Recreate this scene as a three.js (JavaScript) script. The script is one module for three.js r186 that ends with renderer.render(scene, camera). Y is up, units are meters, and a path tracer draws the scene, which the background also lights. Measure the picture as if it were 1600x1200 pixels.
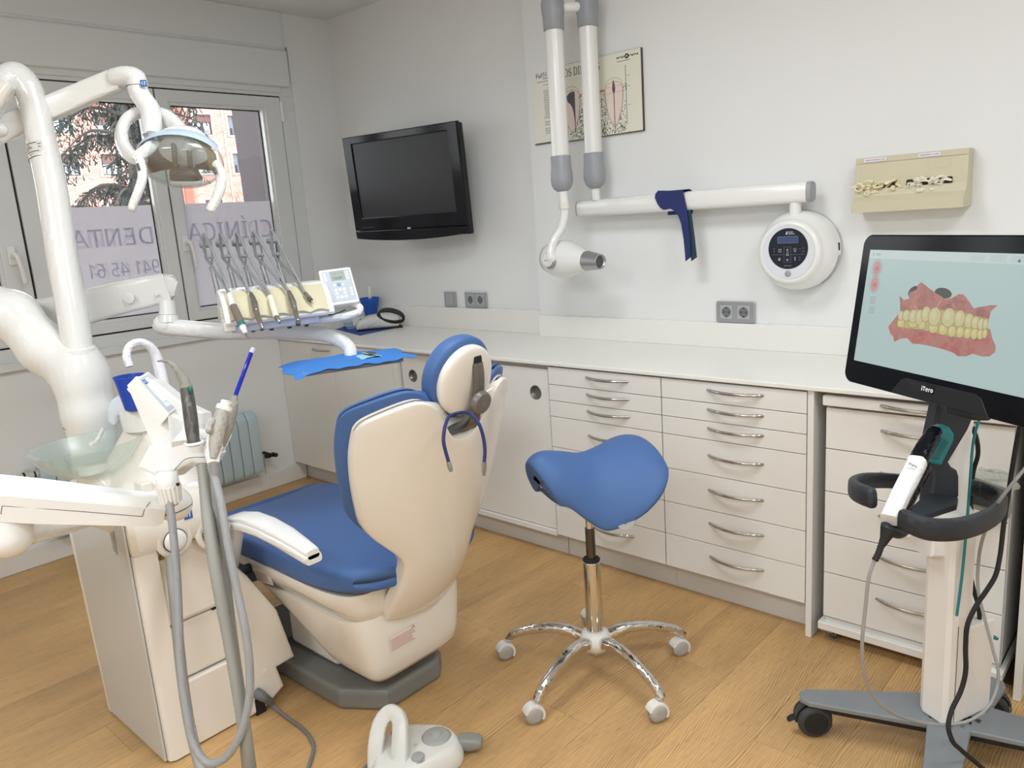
// turn faces the right way round after a mirroring change of axes
function flip(g) { const q = g.index ? g.toNonIndexed() : g; for (const k of ['position', 'normal', 'uv']) { const a = q.attributes[k]; if (!a) continue; const n = a.itemSize, s = a.array; for (let i = 0; i < a.count; i += 3) for (let j = 0; j < n; j++) { const x = s[(i + 1) * n + j]; s[(i + 1) * n + j] = s[(i + 2) * n + j]; s[(i + 2) * n + j] = x; } } return q; }
import * as THREE from 'three';
import { RoundedBoxGeometry } from 'three/addons/geometries/RoundedBoxGeometry.js';
import { mergeGeometries, mergeVertices, toCreasedNormals } from 'three/addons/utils/BufferGeometryUtils.js';
import { MarchingCubes } from 'three/addons/objects/MarchingCubes.js';
import { RectAreaLightUniformsLib } from 'three/addons/lights/RectAreaLightUniformsLib.js';

// ---------- camera, sky, lights, exposure ----------
const scene = new THREE.Scene();
const camera = new THREE.PerspectiveCamera(52.583, 1600 / 1200, 0.05, 200);
camera.position.set(3.845, 1.38, 2.77);
camera.rotation.order = 'YXZ';
camera.rotation.set(THREE.MathUtils.degToRad(-12.007), THREE.MathUtils.degToRad(42.944), THREE.MathUtils.degToRad(-4.024));
scene.add(camera);
const renderer = new THREE.WebGLRenderer({ antialias: true });
renderer.toneMapping = THREE.LinearToneMapping;
renderer.toneMappingExposure = 1.0;
renderer.shadowMap.enabled = true;
renderer.shadowMap.type = THREE.PCFSoftShadowMap;
scene.background = new THREE.Color().setRGB(3.5, 3.65, 3.8);      // bright overcast
RectAreaLightUniformsLib.init();
// ceiling panels out of view, the last pair added as fill: [x, z, width, depth, intensity]
const PANELS = [[2.45, 1.6, 0.6, 0.6, 13], [4.15, 1.6, 0.6, 0.6, 15], [2.45, 3.7, 0.6, 0.6, 24], [4.3, 3.7, 0.6, 0.6, 24]];
const PANEL_TINT = new THREE.Color().setRGB(0.93, 0.985, 1.03);
const CEIL = 2.53;

// ---------- helpers ----------
const V = (x, y, z) => new THREE.Vector3(x, y, z);
const A = (p) => new THREE.Vector3(p[0], p[1], p[2]);
let seed = 12345;
const rnd = () => { seed = (seed * 1664525 + 1013904223) >>> 0; return seed / 4294967296; };
const rr = (a, b) => a + (b - a) * rnd();
const deg = THREE.MathUtils.degToRad;
const used = new Map();
function numbered(n) { const k = used.get(n) || 0; used.set(n, k + 1); return k ? n + '_' + String(k).padStart(3, '0') : n; }
function norm(g) { // keep position, normal, uv only, non-indexed
  let q = g.index ? g.toNonIndexed() : g.clone();
  for (const k of Object.keys(q.attributes)) if (!['position', 'normal', 'uv'].includes(k)) q.deleteAttribute(k);
  if (!q.attributes.normal) q.computeVertexNormals();
  if (!q.attributes.uv) q.setAttribute('uv', new THREE.BufferAttribute(new Float32Array(q.attributes.position.count * 2), 2));
  q.morphAttributes = {};
  return q;
}
function join(gs) { return Array.isArray(gs) ? (gs.length > 1 ? mergeGeometries(gs.map(norm)) : gs[0]) : gs; }
function obj(name, gs, mat, parent = scene) {
  const m = new THREE.Mesh(join(gs), mat);
  m.name = parent === scene ? numbered(name) : name;
  m.castShadow = m.receiveShadow = true;
  parent.add(m); return m;
}
// a mesh whose geometry is given in world coordinates, hung under a parent group
function wobj(name, gs, mat, parent) {
  const m = obj(name, gs, mat, parent);
  if (parent !== scene) { parent.updateWorldMatrix(true, false); const g = m.geometry.clone(); g.applyMatrix4(parent.matrixWorld.clone().invert()); m.geometry = g; }
  return m;
}
function tag(o, label, category, group) { o.userData.label = label; if (category) o.userData.category = category; if (group) o.userData.group = group; return o; }
function thing(name, label, category, pos = [0, 0, 0], turn = 0, group) {
  const o = new THREE.Group(); o.name = numbered(name); scene.add(o);
  o.position.set(...pos); o.rotation.y = turn; tag(o, label, category, group); o.updateMatrixWorld(true); return o;
}
function sub(name, parent, pos = [0, 0, 0]) { const o = new THREE.Group(); o.name = name; o.position.set(...pos); parent.add(o); return o; }
function struct(o) { o.userData.kind = 'structure'; return o; }
function stuff(o) { o.userData.kind = 'stuff'; return o; }
// box by centre
function bx(w, h, d, x = 0, y = 0, z = 0, r = 0.003, seg = 2) {
  const rad = Math.min(r, w * 0.49, h * 0.49, d * 0.49);
  const g = r > 0 ? new RoundedBoxGeometry(w, h, d, seg, rad) : new THREE.BoxGeometry(w, h, d);
  g.translate(x, y, z); return g;
}
// box by extents
const bb = (x0, x1, y0, y1, z0, z1, r = 0.002) => bx(x1 - x0, y1 - y0, z1 - z0, (x0 + x1) / 2, (y0 + y1) / 2, (z0 + z1) / 2, r);
const mv = (g, x, y, z) => { g.translate(x, y, z); return g; };
function rot(g, rx = 0, ry = 0, rz = 0) { g.applyMatrix4(new THREE.Matrix4().makeRotationFromEuler(new THREE.Euler(rx, ry, rz, 'YXZ'))); return g; }
// rotate geometry so that +y points along d
function along(g, d) { g.applyQuaternion(new THREE.Quaternion().setFromUnitVectors(V(0, 1, 0), d.clone().normalize())); return g; }
function cyl(r, a, b, r2 = r, seg = 20) { // cylinder between two points
  const p = A(a), q = A(b), d = q.clone().sub(p); const g = new THREE.CylinderGeometry(r2, r, d.length(), seg);
  along(g, d); const m = p.add(q).multiplyScalar(0.5); g.translate(m.x, m.y, m.z); return g;
}
const sph = (r, x, y, z, sx = 1, sy = 1, sz = 1, n = 20) => { const g = new THREE.SphereGeometry(r, n, Math.round(n * 0.7)); g.scale(sx, sy, sz); g.translate(x, y, z); return g; };
function lathe(prof, seg = 32) { return new THREE.LatheGeometry(prof.map((p) => new THREE.Vector2(Math.max(p[0], 1e-5), p[1])), seg); }
function ext(pts, depth, bevel = 0.003, holes = [], seg = 2) { // pts = [[x,y]..] or a Shape, extruded along z from 0 to depth
  const s = pts instanceof THREE.Shape ? pts : new THREE.Shape(pts.map((p) => new THREE.Vector2(p[0], p[1])));
  for (const h of holes) s.holes.push(h instanceof THREE.Path ? h : new THREE.Path(h.map((p) => new THREE.Vector2(p[0], p[1]))));
  const b = Math.min(bevel, depth * 0.45);
  const g = new THREE.ExtrudeGeometry(s, { depth: depth - 2 * b, bevelEnabled: b > 0, bevelThickness: b, bevelSize: b, bevelOffset: -b, bevelSegments: seg, curveSegments: 20 });
  g.translate(0, 0, b); return g;
}
function rrect(w, h, r, cx = 0, cy = 0) { // rounded rectangle Shape
  const s = new THREE.Shape(), x = cx - w / 2, y = cy - h / 2;
  s.moveTo(x + r, y); s.lineTo(x + w - r, y); s.absarc(x + w - r, y + r, r, -Math.PI / 2, 0); s.lineTo(x + w, y + h - r); s.absarc(x + w - r, y + h - r, r, 0, Math.PI / 2);
  s.lineTo(x + r, y + h); s.absarc(x + r, y + h - r, r, Math.PI / 2, Math.PI); s.lineTo(x, y + r); s.absarc(x + r, y + r, r, Math.PI, 1.5 * Math.PI); return s;
}
// closed rings of equal count -> skin with caps
function loft(rings, closed = true, caps = true, smooth = true, crease = 0.9) {
  const n = rings[0].length, pos = [], idx = [], uv = [];
  rings.forEach((r, i) => r.forEach((p, j) => { pos.push(p.x, p.y, p.z); uv.push(j / n, i / (rings.length - 1)); }));
  const m = closed ? n : n - 1;
  for (let i = 0; i < rings.length - 1; i++) for (let j = 0; j < m; j++) {
    const a = i * n + j, b = i * n + (j + 1) % n, c = a + n, d = b + n; idx.push(a, b, d, a, d, c);
  }
  if (caps) for (const [i, flip] of [[0, 1], [rings.length - 1, 0]]) {
    const c = rings[i].reduce((s, p) => s.add(p), V(0, 0, 0)).multiplyScalar(1 / n), k = pos.length / 3; pos.push(c.x, c.y, c.z); uv.push(0.5, 0.5);
    for (let j = 0; j < n; j++) { const a = i * n + j, b = i * n + (j + 1) % n; flip ? idx.push(k, b, a) : idx.push(k, a, b); }
  }
  let g = new THREE.BufferGeometry(); g.setAttribute('position', new THREE.Float32BufferAttribute(pos, 3)); g.setAttribute('uv', new THREE.Float32BufferAttribute(uv, 2)); g.setIndex(idx);
  g.computeVertexNormals();
  if (crease < 3) g = toCreasedNormals(g, crease);
  return g;
}
// smooth curve through points
function spline(pts, n) { const c = new THREE.CatmullRomCurve3(pts.map(A), false, 'centripetal'); return c.getSpacedPoints(n); }
// tube with changing radius; o.flat = [sx, sy] section scale along (side, up); o.raw keeps the polyline
function tube(pts, r, o = {}) {
  const N = o.n || Math.max(12, pts.length * 8), R = o.seg || 14;
  const c = new THREE.CatmullRomCurve3(pts.map(A), false, o.type || 'centripetal');
  const P = [], rad = [];
  for (let i = 0; i <= N; i++) { const t = i / N; P.push(c.getPoint(t)); if (Array.isArray(r)) { const u = t * (r.length - 1), k = Math.min(Math.floor(u), r.length - 2), w = u - k; rad.push(r[k] * (1 - w) + r[k + 1] * w); } else rad.push(r); }
  const rings = []; let up = o.up ? A(o.up) : null, side = null;
  for (let i = 0; i <= N; i++) {
    const t = P[Math.min(i + 1, N)].clone().sub(P[Math.max(i - 1, 0)]).normalize();
    if (up) side = V(0, 0, 0).crossVectors(t, up).normalize();
    else if (!side) { side = V(0, 0, 0).crossVectors(t, Math.abs(t.y) < 0.9 ? V(0, 1, 0) : V(1, 0, 0)).normalize(); }
    else side.sub(t.clone().multiplyScalar(side.dot(t))).normalize();
    const nn = V(0, 0, 0).crossVectors(side, t).normalize(), [fx, fy] = o.flat || [1, 1], q = o.sq || 1;
    const ring = [];
    for (let j = 0; j < R; j++) { const a = -j / R * Math.PI * 2, ca = Math.cos(a), sa = Math.sin(a), e = (v) => Math.sign(v) * Math.pow(Math.abs(v), q); ring.push(P[i].clone().addScaledVector(side, e(ca) * rad[i] * fx).addScaledVector(nn, e(sa) * rad[i] * fy)); }
    rings.push(ring);
  }
  if (o.round) { // rounded ends
    const cap = (k, dir) => { const out = [], c0 = P[k], t = P[Math.min(k + 1, N)].clone().sub(P[Math.max(k - 1, 0)]).normalize().multiplyScalar(dir); for (const [s, h] of [[0.94, 0.35], [0.77, 0.64], [0.5, 0.87], [0.15, 0.99]]) out.push(rings[k].map((p) => c0.clone().add(p.clone().sub(c0).multiplyScalar(s)).addScaledVector(t, h * rad[k] * (o.round === true ? 1 : o.round)))); return out; };
    const s = cap(0, -1).reverse(), e = cap(N, 1); rings.unshift(...s); rings.push(...e);
  }
  return loft(rings, true, true, true, o.crease || 0.8);
}
// super-ellipse ring in a frame
function oval(c, u, w, ru, rw, n = 32, e = 1, phase = 0) { const out = []; for (let j = 0; j < n; j++) { const a = j / n * 2 * Math.PI + phase, f = (v) => Math.sign(v) * Math.pow(Math.abs(v), e); out.push(c.clone().addScaledVector(u, f(Math.cos(a)) * ru).addScaledVector(w, f(Math.sin(a)) * rw)); } return out; }
function orient(g, pos, yaw, pitch = 0, roll = 0) { g.applyMatrix4(new THREE.Matrix4().makeRotationFromEuler(new THREE.Euler(pitch, yaw, roll, 'YXZ')).setPosition(...pos)); return g; }
// marching cubes skin over tapered capsules: bones = [[a, b, ra, rb], ...]
function blob(bones, cell, k = 0.02, pad = 0.03) {
  const bb3 = new THREE.Box3();
  const B = bones.map(([a, b, ra, rb]) => { const p = A(a), q = A(b); bb3.expandByPoint(p.clone().addScalar(ra)); bb3.expandByPoint(p.clone().addScalar(-ra)); bb3.expandByPoint(q.clone().addScalar(rb)); bb3.expandByPoint(q.clone().addScalar(-rb)); return [p, q, ra, rb, q.clone().sub(p)]; });
  bb3.expandByScalar(pad); const c = bb3.getCenter(V(0, 0, 0)), s = bb3.getSize(V(0, 0, 0)), half = Math.max(s.x, s.y, s.z) / 2;
  const res = Math.min(96, Math.ceil(half * 2 / cell)); const mc = new MarchingCubes(res, new THREE.MeshBasicMaterial(), false, false, 400000); mc.isolation = 0;
  const p = V(0, 0, 0), d = V(0, 0, 0);
  for (let z = 0; z < res; z++) for (let y = 0; y < res; y++) for (let x = 0; x < res; x++) {
    p.set((x - res / 2) / (res / 2) * half + c.x, (y - res / 2) / (res / 2) * half + c.y, (z - res / 2) / (res / 2) * half + c.z);
    let f = 1e9; for (const [a, , ra, rb, ab] of B) { d.copy(p).sub(a); const t = Math.max(0, Math.min(1, d.dot(ab) / Math.max(ab.lengthSq(), 1e-9))); const v = d.addScaledVector(ab, -t).length() - (ra + (rb - ra) * t); const h = Math.max(k - Math.abs(f - v), 0) / k; f = Math.min(f, v) - h * h * k / 4; }
    mc.field[x + y * res + z * res * res] = -f;
  }
  mc.update(); const n = mc.count ?? mc.geometry.drawRange.count; const g = new THREE.BufferGeometry();
  g.setAttribute('position', new THREE.BufferAttribute(mc.positionArray.slice(0, n * 3), 3));
  g.scale(half, half, half); g.translate(c.x, c.y, c.z);
  let w = mergeVertices(g, 1e-5); w.computeVertexNormals(); return w;
}

// ---------- materials ----------
const M = {};
const std = (hex, rough = 0.5, metal = 0, o = {}) => new THREE.MeshStandardMaterial({ color: hex, roughness: rough, metalness: metal, ...o });
const phy = (hex, rough = 0.5, metal = 0, o = {}) => new THREE.MeshPhysicalMaterial({ color: hex, roughness: rough, metalness: metal, ...o });
function canvasTex(w, h, draw) { const c = document.createElement('canvas'); c.width = w; c.height = h; const x = c.getContext('2d'); draw(x, w, h); const t = new THREE.CanvasTexture(c); t.colorSpace = THREE.SRGBColorSpace; t.magFilter = THREE.LinearFilter; t.anisotropy = 8; return t; }
// value noise
const hash = (x, y) => { let h = (x * 374761393 + y * 668265263) | 0; h = Math.imul(h ^ (h >>> 13), 1274126177); return ((h ^ (h >>> 16)) >>> 0) / 4294967296; };
function noise(x, y) { const xi = Math.floor(x), yi = Math.floor(y), fx = x - xi, fy = y - yi, u = fx * fx * (3 - 2 * fx), v = fy * fy * (3 - 2 * fy); return (hash(xi, yi) * (1 - u) + hash(xi + 1, yi) * u) * (1 - v) + (hash(xi, yi + 1) * (1 - u) + hash(xi + 1, yi + 1) * u) * v; }
const fbm = (x, y, o = 4) => { let s = 0, a = 0.5; for (let i = 0; i < o; i++) { s += a * noise(x, y); x *= 2.03; y *= 2.03; a *= 0.5; } return s; };
function bumpTex(w, h, f) { const d = new Uint8Array(w * h * 4); for (let y = 0; y < h; y++) for (let x = 0; x < w; x++) { const v = Math.max(0, Math.min(255, f(x / w, y / h) * 255)); const i = (y * w + x) * 4; d[i] = d[i + 1] = d[i + 2] = v; d[i + 3] = 255; } const t = new THREE.DataTexture(d, w, h); t.wrapS = t.wrapT = THREE.RepeatWrapping; t.magFilter = THREE.LinearFilter; t.needsUpdate = true; return t; }
M.wall = std('#e9eae9', 0.85);
M.ceiling = std('#e4e5e4', 0.9);
M.trim = std('#e4e2dc', 0.45);
M.pvc = phy('#dfe2e2', 0.32);
M.lam = phy('#e9e7e2', 0.38);
M.lamEdge = std('#dad8d3', 0.5);
M.top = phy('#efede7', 0.26);
M.gap = std('#2a2926', 0.8);
M.unit = phy('#efefec', 0.22, 0, { clearcoat: 0.25, clearcoatRoughness: 0.15 });
M.cream = phy('#ece6dc', 0.2, 0, { clearcoat: 0.4, clearcoatRoughness: 0.1 });
M.vinyl = phy('#4a6a9f', 0.5, 0, { specularIntensity: 0.6 });
M.chrome = std('#d8d6d2', 0.09, 1);
M.steel = std('#bdbab5', 0.28, 1);
M.alu = std('#b9bcc0', 0.36, 0.9);
M.black = phy('#0b0d12', 0.14, 0, { specularIntensity: 0.6 });
M.blackMatte = std('#17191c', 0.6);
M.rubber = std('#1d1d1e', 0.75);
M.greyBase = std('#7f807c', 0.5);
M.greyPlast = std('#9fa2a8', 0.42);
M.greyHose = std('#8f9090', 0.55);
M.greyDark = std('#55575a', 0.5);
M.glass = new THREE.MeshPhysicalMaterial({ color: 0xffffff, roughness: 0, transmission: 1, thickness: 0, ior: 1.45 });

// ---------- the room ----------
{
  const RX = 5.3, RZ = 4.7, T = 0.22;
  // left wall with the window opening (z 0.225..2.42, y 0.925..2.36)
  struct(obj('wall_left', [bb(-T, 0, 0, 0.925, -0.3, RZ + T, 0), bb(-T, 0, 2.36, CEIL, -0.3, RZ + T, 0), bb(-T, 0, 0.925, 2.36, -0.3, 0.225, 0), bb(-T, 0, 0.925, 2.36, 2.42, RZ + T, 0)], M.wall));
  // back wall: its left part lies a little deeper
  struct(obj('wall_back', [bb(-T, 1.482, 0, CEIL, -0.3, -0.055, 0), bb(1.482, RX + T, 0, CEIL, -0.3, 0, 0)], M.wall));
  struct(obj('wall_right', bb(RX, RX + T, 0, CEIL, 0, RZ, 0), M.wall));
  struct(obj('wall_front', bb(0, RX + T, 0, CEIL, RZ, RZ + T, 0), M.wall));
  struct(obj('ceiling', bb(-T, RX + T, CEIL, CEIL + 0.2, -0.3, RZ + T, 0), M.ceiling));
  struct(obj('baseboard_left', bb(0, 0.016, 0, 0.092, 0.447, RZ, 0.004), M.trim));
  struct(obj('baseboard_front', bb(0.02, RX, 0, 0.092, RZ - 0.016, RZ, 0.004), M.trim));
  struct(obj('baseboard_right', bb(RX - 0.016, RX, 0, 0.092, 0.7, RZ - 0.02, 0.004), M.trim));
  // floor of oak boards along the window wall
  const floor = struct(obj('floor', bb(-T, RX + T, -0.2, -0.012, -0.3, RZ + T, 0), std('#6a5238', 0.8)));
  const wood = [0, 1, 2, 3].map((k) => {
    const w = 384, h = 2048, d = new Uint8Array(w * h * 4), b = new Uint8Array(w * h * 4);
    for (let y = 0; y < h; y++) for (let x = 0; x < w; x++) {
      const u = x / w * 0.19 * 1.0, v = y / h * 1.28, K = k * 31.7;
      // cathedral rings: distance to a wandering pith line
      const c = 0.095 + 0.07 * (noise(v * 1.3 + K, 3.1) - 0.5) + 0.05 * (k - 1.5) * 0.5, warp = 0.03 * (fbm(u * 16 + K, v * 2.6, 4) - 0.45);
      const ring = Math.abs(u - c) * 1.0 + warp + 0.055 * noise(v * 2.1 + K, 9.7);
      const s = Math.sin(ring * 900 + 5 * noise(u * 30, v * 5 + K)), rings = Math.pow(0.5 + 0.5 * s, 2.2);
      const fine = fbm(u * 900 + K, v * 26, 3), pores = Math.pow(noise(u * 1500 + K, v * 34), 6), big = fbm(u * 8 + K, v * 1.7 + K, 3), dust = hash(x + k * 999, y);
      let t = 1.0 - 0.13 * rings * (0.35 + 1.1 * noise(u * 22 + K, v * 3)) - 0.2 * (fine - 0.45) - 0.22 * pores + 0.2 * (big - 0.47) + 0.03 * (dust - 0.5);
      const kx = u - (0.05 + 0.1 * hash(k, 5)), ky = (v - (0.3 + 0.6 * hash(k, 8))) * 0.35, kn = Math.exp(-(kx * kx + ky * ky) / 0.00006); t -= 0.1 * kn * hash(k, 77);
      const i = (y * w + x) * 4; d[i] = Math.min(255, 212 * t); d[i + 1] = Math.min(255, 172 * t - 2 + 3 * (t - 0.9)); d[i + 2] = Math.min(255, 120 * t - 4); d[i + 3] = 255;
      b[i] = b[i + 1] = b[i + 2] = 255 * (0.7 - 0.4 * pores - 0.15 * rings); b[i + 3] = 255;
    }
    const mk = (a, cs) => { const q = new THREE.DataTexture(a, w, h); if (cs) q.colorSpace = THREE.SRGBColorSpace; q.wrapS = q.wrapT = THREE.RepeatWrapping; q.magFilter = THREE.LinearFilter; q.anisotropy = 8; q.needsUpdate = true; return q; };
    const map = mk(d, true), bump = mk(b, false);
    return [1, 0.98, 1.012].map((g) => new THREE.MeshStandardMaterial({ map, bumpMap: bump, bumpScale: 0.0004, roughness: 0.46, color: new THREE.Color().setRGB(g * 0.98, g * 0.98, g * 0.97) }));
  });
  const W = 0.19, L = 1.28, gap = 0.0007, geos = new Map();
  const plankGeo = (len) => {
    const key = len.toFixed(3); if (geos.has(key)) return geos.get(key);
    const g = new THREE.BoxGeometry(W - gap, 0.0118, len - gap), uv = g.attributes.uv, p = g.attributes.position;
    for (let i = 0; i < uv.count; i++) uv.setXY(i, p.getX(i) / W + 0.5, p.getZ(i) / L + 0.5);
    geos.set(key, g); return g;
  };
  const cols = Math.ceil(RX / W);
  for (let i = 0; i < cols; i++) {
    let z = 0.43 - [0, 0.43, 0.86, 0.21, 0.64, 1.07][i % 6];
    while (z < RZ) {
      const a = Math.max(z, -0.05), e = Math.min(z + L, RZ); if (e - a > 0.05) {
        const m = obj('plank', plankGeo(Math.round((e - a) * 1000) / 1000), wood[Math.floor(rnd() * 4)][Math.floor(rnd() * 3)], floor);
        m.position.set(Math.min(i * W + W / 2, RX), -0.006, (a + e) / 2); if (rnd() < 0.5) m.rotation.y = Math.PI;
      }
      z += L;
    }
  }
  // unseen ceiling panels that light the room; the pair behind the camera is fill
  PANELS.forEach(([x, z, w, d, I], i) => {
    const t = thing('unseen_ceiling_light', ['unseen square white ceiling panel placed to light the saddle stool and drawers', 'unseen square white ceiling panel placed to light the scanner cart side', 'unseen square white ceiling panel added as fill behind the camera, window side', 'unseen square white ceiling panel added as fill behind the camera, door side'][i], 'lamp', [x, CEIL, z]);
    obj('frame', [bx(w + 0.04, 0.03, 0.02, 0, -0.015, d / 2 + 0.01), bx(w + 0.04, 0.03, 0.02, 0, -0.015, -d / 2 - 0.01), bx(0.02, 0.03, d, w / 2 + 0.01, -0.015, 0), bx(0.02, 0.03, d, -w / 2 - 0.01, -0.015, 0)], M.unit, t);
    obj('diffuser', bx(w, 0.012, d, 0, -0.012, 0, 0), new THREE.MeshStandardMaterial({ color: '#ffffff', emissive: PANEL_TINT, emissiveIntensity: 2.2, roughness: 0.6 }), t);
    const l = new THREE.RectAreaLight(PANEL_TINT, I, w, d); l.position.set(0, -0.024, 0); l.rotation.x = -Math.PI / 2; t.add(l);
  });
}

// ---------- window ----------
{
  const win = new THREE.Group(); win.name = 'window_1'; scene.add(win); struct(win); win.userData.label = 'white plastic three-leaf window with frosted lower panes';
  const z0 = 0.225, z1 = 2.42, y0 = 0.925, y1 = 2.2;
  obj('frame', [bb(-0.1, -0.004, y0, y0 + 0.052, z0, z1), bb(-0.1, -0.004, 2.105, y1, z0, z1), bb(-0.1, -0.004, y0 + 0.052, 2.105, z0, 0.305), bb(-0.1, -0.004, y0 + 0.052, 2.105, 2.335, z1), bb(-0.1, -0.03, y0 + 0.052, 2.105, 1.63, 1.67), bb(-0.1, -0.03, y0 + 0.052, 2.105, 0.972, 1.006)], M.pvc, win);
  obj('inner_groove', [bb(-0.03, -0.012, y0 + 0.045, y0 + 0.06, 0.3, 2.34, 0), bb(-0.03, -0.012, 2.095, 2.11, 0.3, 2.34, 0), bb(-0.029, -0.0125, 0.97, 2.1, 0.98, 1.0, 0), bb(-0.029, -0.0125, 0.97, 2.1, 1.64, 1.662, 0)], M.gap, win);
  const filmTex = (draw) => canvasTex(1024, 1024, (c, w, h) => { c.fillStyle = '#e3e1e6'; c.fillRect(0, 0, w, h); c.save(); c.translate(w, 0); c.scale(-1, 1); draw(c, w, h); c.restore(); });
  // [z right, z left, glass right, glass left, film print]; the print reads from the street, so it is mirrored in here
  const ink = '#b9b6c8';
  const text = (c, s, x, y, size, W) => { c.save(); c.fillStyle = ink; c.font = size + 'px sans-serif'; c.textBaseline = 'alphabetic'; const m = c.measureText(s).width; c.translate(x, y); c.scale(W / m, 1); c.fillText(s, 0, 0); c.restore(); };
  const leaves = [
    [0.314, 0.9845, 0.42, 0.915, (c, w, h) => { text(c, 'CLÍNICA', 15, 372, 250, 1000); }, 'right'],
    [0.9925, 1.646, 1.066, 1.552, (c, w, h) => { text(c, 'DENTAL', 15, 362, 225, 940); text(c, '941 45 61 00', 15, 640, 180, 940); }, 'mid'],
    [1.656, 2.33, 1.765, 2.25, (c) => { text(c, 'LINA', 60, 360, 200, 0.01); }, 'left'],
  ];
  for (const [a, b, g0, g1, draw, side] of leaves) {
    const s = sub('sash', win); const gy0 = 1.045, gy1 = 2.03;
    const ring = (za, zb, ya, yb, zc, zd, yc, yd, xa, xb, bev) => { const g = ext([[za, ya], [zb, ya], [zb, yb], [za, yb]], xb - xa, bev, [[[zc, yc], [zd, yc], [zd, yd], [zc, yd]]]); g.applyMatrix4(new THREE.Matrix4().makeBasis(V(0, 0, 1), V(0, 1, 0), V(1, 0, 0))); g.translate(xa, 0, 0); return flip(g); };
    obj('leaf_frame', [ring(a, b, 0.985, 2.098, g0 - 0.012, g1 + 0.012, gy0 - 0.012, gy1 + 0.012, -0.055, 0.004, 0.004), ring(g0 - 0.014, g1 + 0.014, gy0 - 0.014, gy1 + 0.014, g0, g1, gy0, gy1, -0.05, -0.006, 0.003)], M.pvc, s);
    obj('gasket', ring(g0 - 0.004, g1 + 0.004, gy0 - 0.004, gy1 + 0.004, g0 + 0.005, g1 - 0.005, gy0 + 0.005, gy1 - 0.005, -0.042, -0.036, 0), M.rubber, s);
    obj('pane', bb(-0.046, -0.040, gy0 - 0.01, gy1 + 0.01, g0 - 0.01, g1 + 0.01, 0), M.glass, s);
    const fm = new THREE.MeshPhysicalMaterial({ map: filmTex(draw), roughness: 1, transmission: 0.42, thickness: 0, side: THREE.DoubleSide });
    const pl = new THREE.BoxGeometry(g1 - g0, 1.563 - gy0, 0.0006); pl.rotateY(Math.PI / 2); pl.translate(-0.0385, (1.563 + gy0) / 2, (g0 + g1) / 2);
    obj('frosted_film', pl, fm, s);
    if (side !== 'mid') {
      const hz = side === 'right' ? g1 + 0.034 : g0 - 0.052, hy = 1.375;
      obj('handle', [bb(0.004, 0.014, hy - 0.045, hy + 0.035, hz - 0.016, hz + 0.016, 0.004), cyl(0.011, [0.01, hy - 0.003, hz], [0.045, hy - 0.003, hz]), tube([[0.04, hy + 0.004, hz], [0.052, hy - 0.004, hz - 0.004], [0.055, hy - 0.04, hz - 0.012], [0.05, hy - 0.12, hz - 0.02]], 0.0095, { flat: [1.2, 0.8], round: true })], M.unit, s);
    }
    if (side === 'right') obj('hinge', [cyl(0.008, [0.007, 2.075, a - 0.006], [0.007, 1.975, a - 0.006]), cyl(0.009, [0.007, 1.99, a - 0.006], [0.007, 1.978, a - 0.006])], M.unit, s);
  }
  struct(obj('windowsill', [bb(-0.02, 0.03, 0.884, 0.922, 0.2, 2.5, 0.004), bb(-0.1, 0.004, 0.908, 0.93, 0.225, 2.42, 0.002)], M.pvc));
  // shutter box over the window
  const sb = struct(obj('trim_1', [bb(-0.1, 0.028, 2.15, 2.34, 0.243, 2.6, 0.014), bb(-0.1, 0.018, 2.352, CEIL, 0.255, 2.6, 0.004), bb(-0.1, 0.013, 2.335, 2.357, 0.25, 2.6, 0.001), bb(-0.06, 0.005, 2.122, 2.155, 0.3, 2.5, 0.004)], M.pvc));
  sb.userData.label = 'roller shutter box above the window';
}

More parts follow.
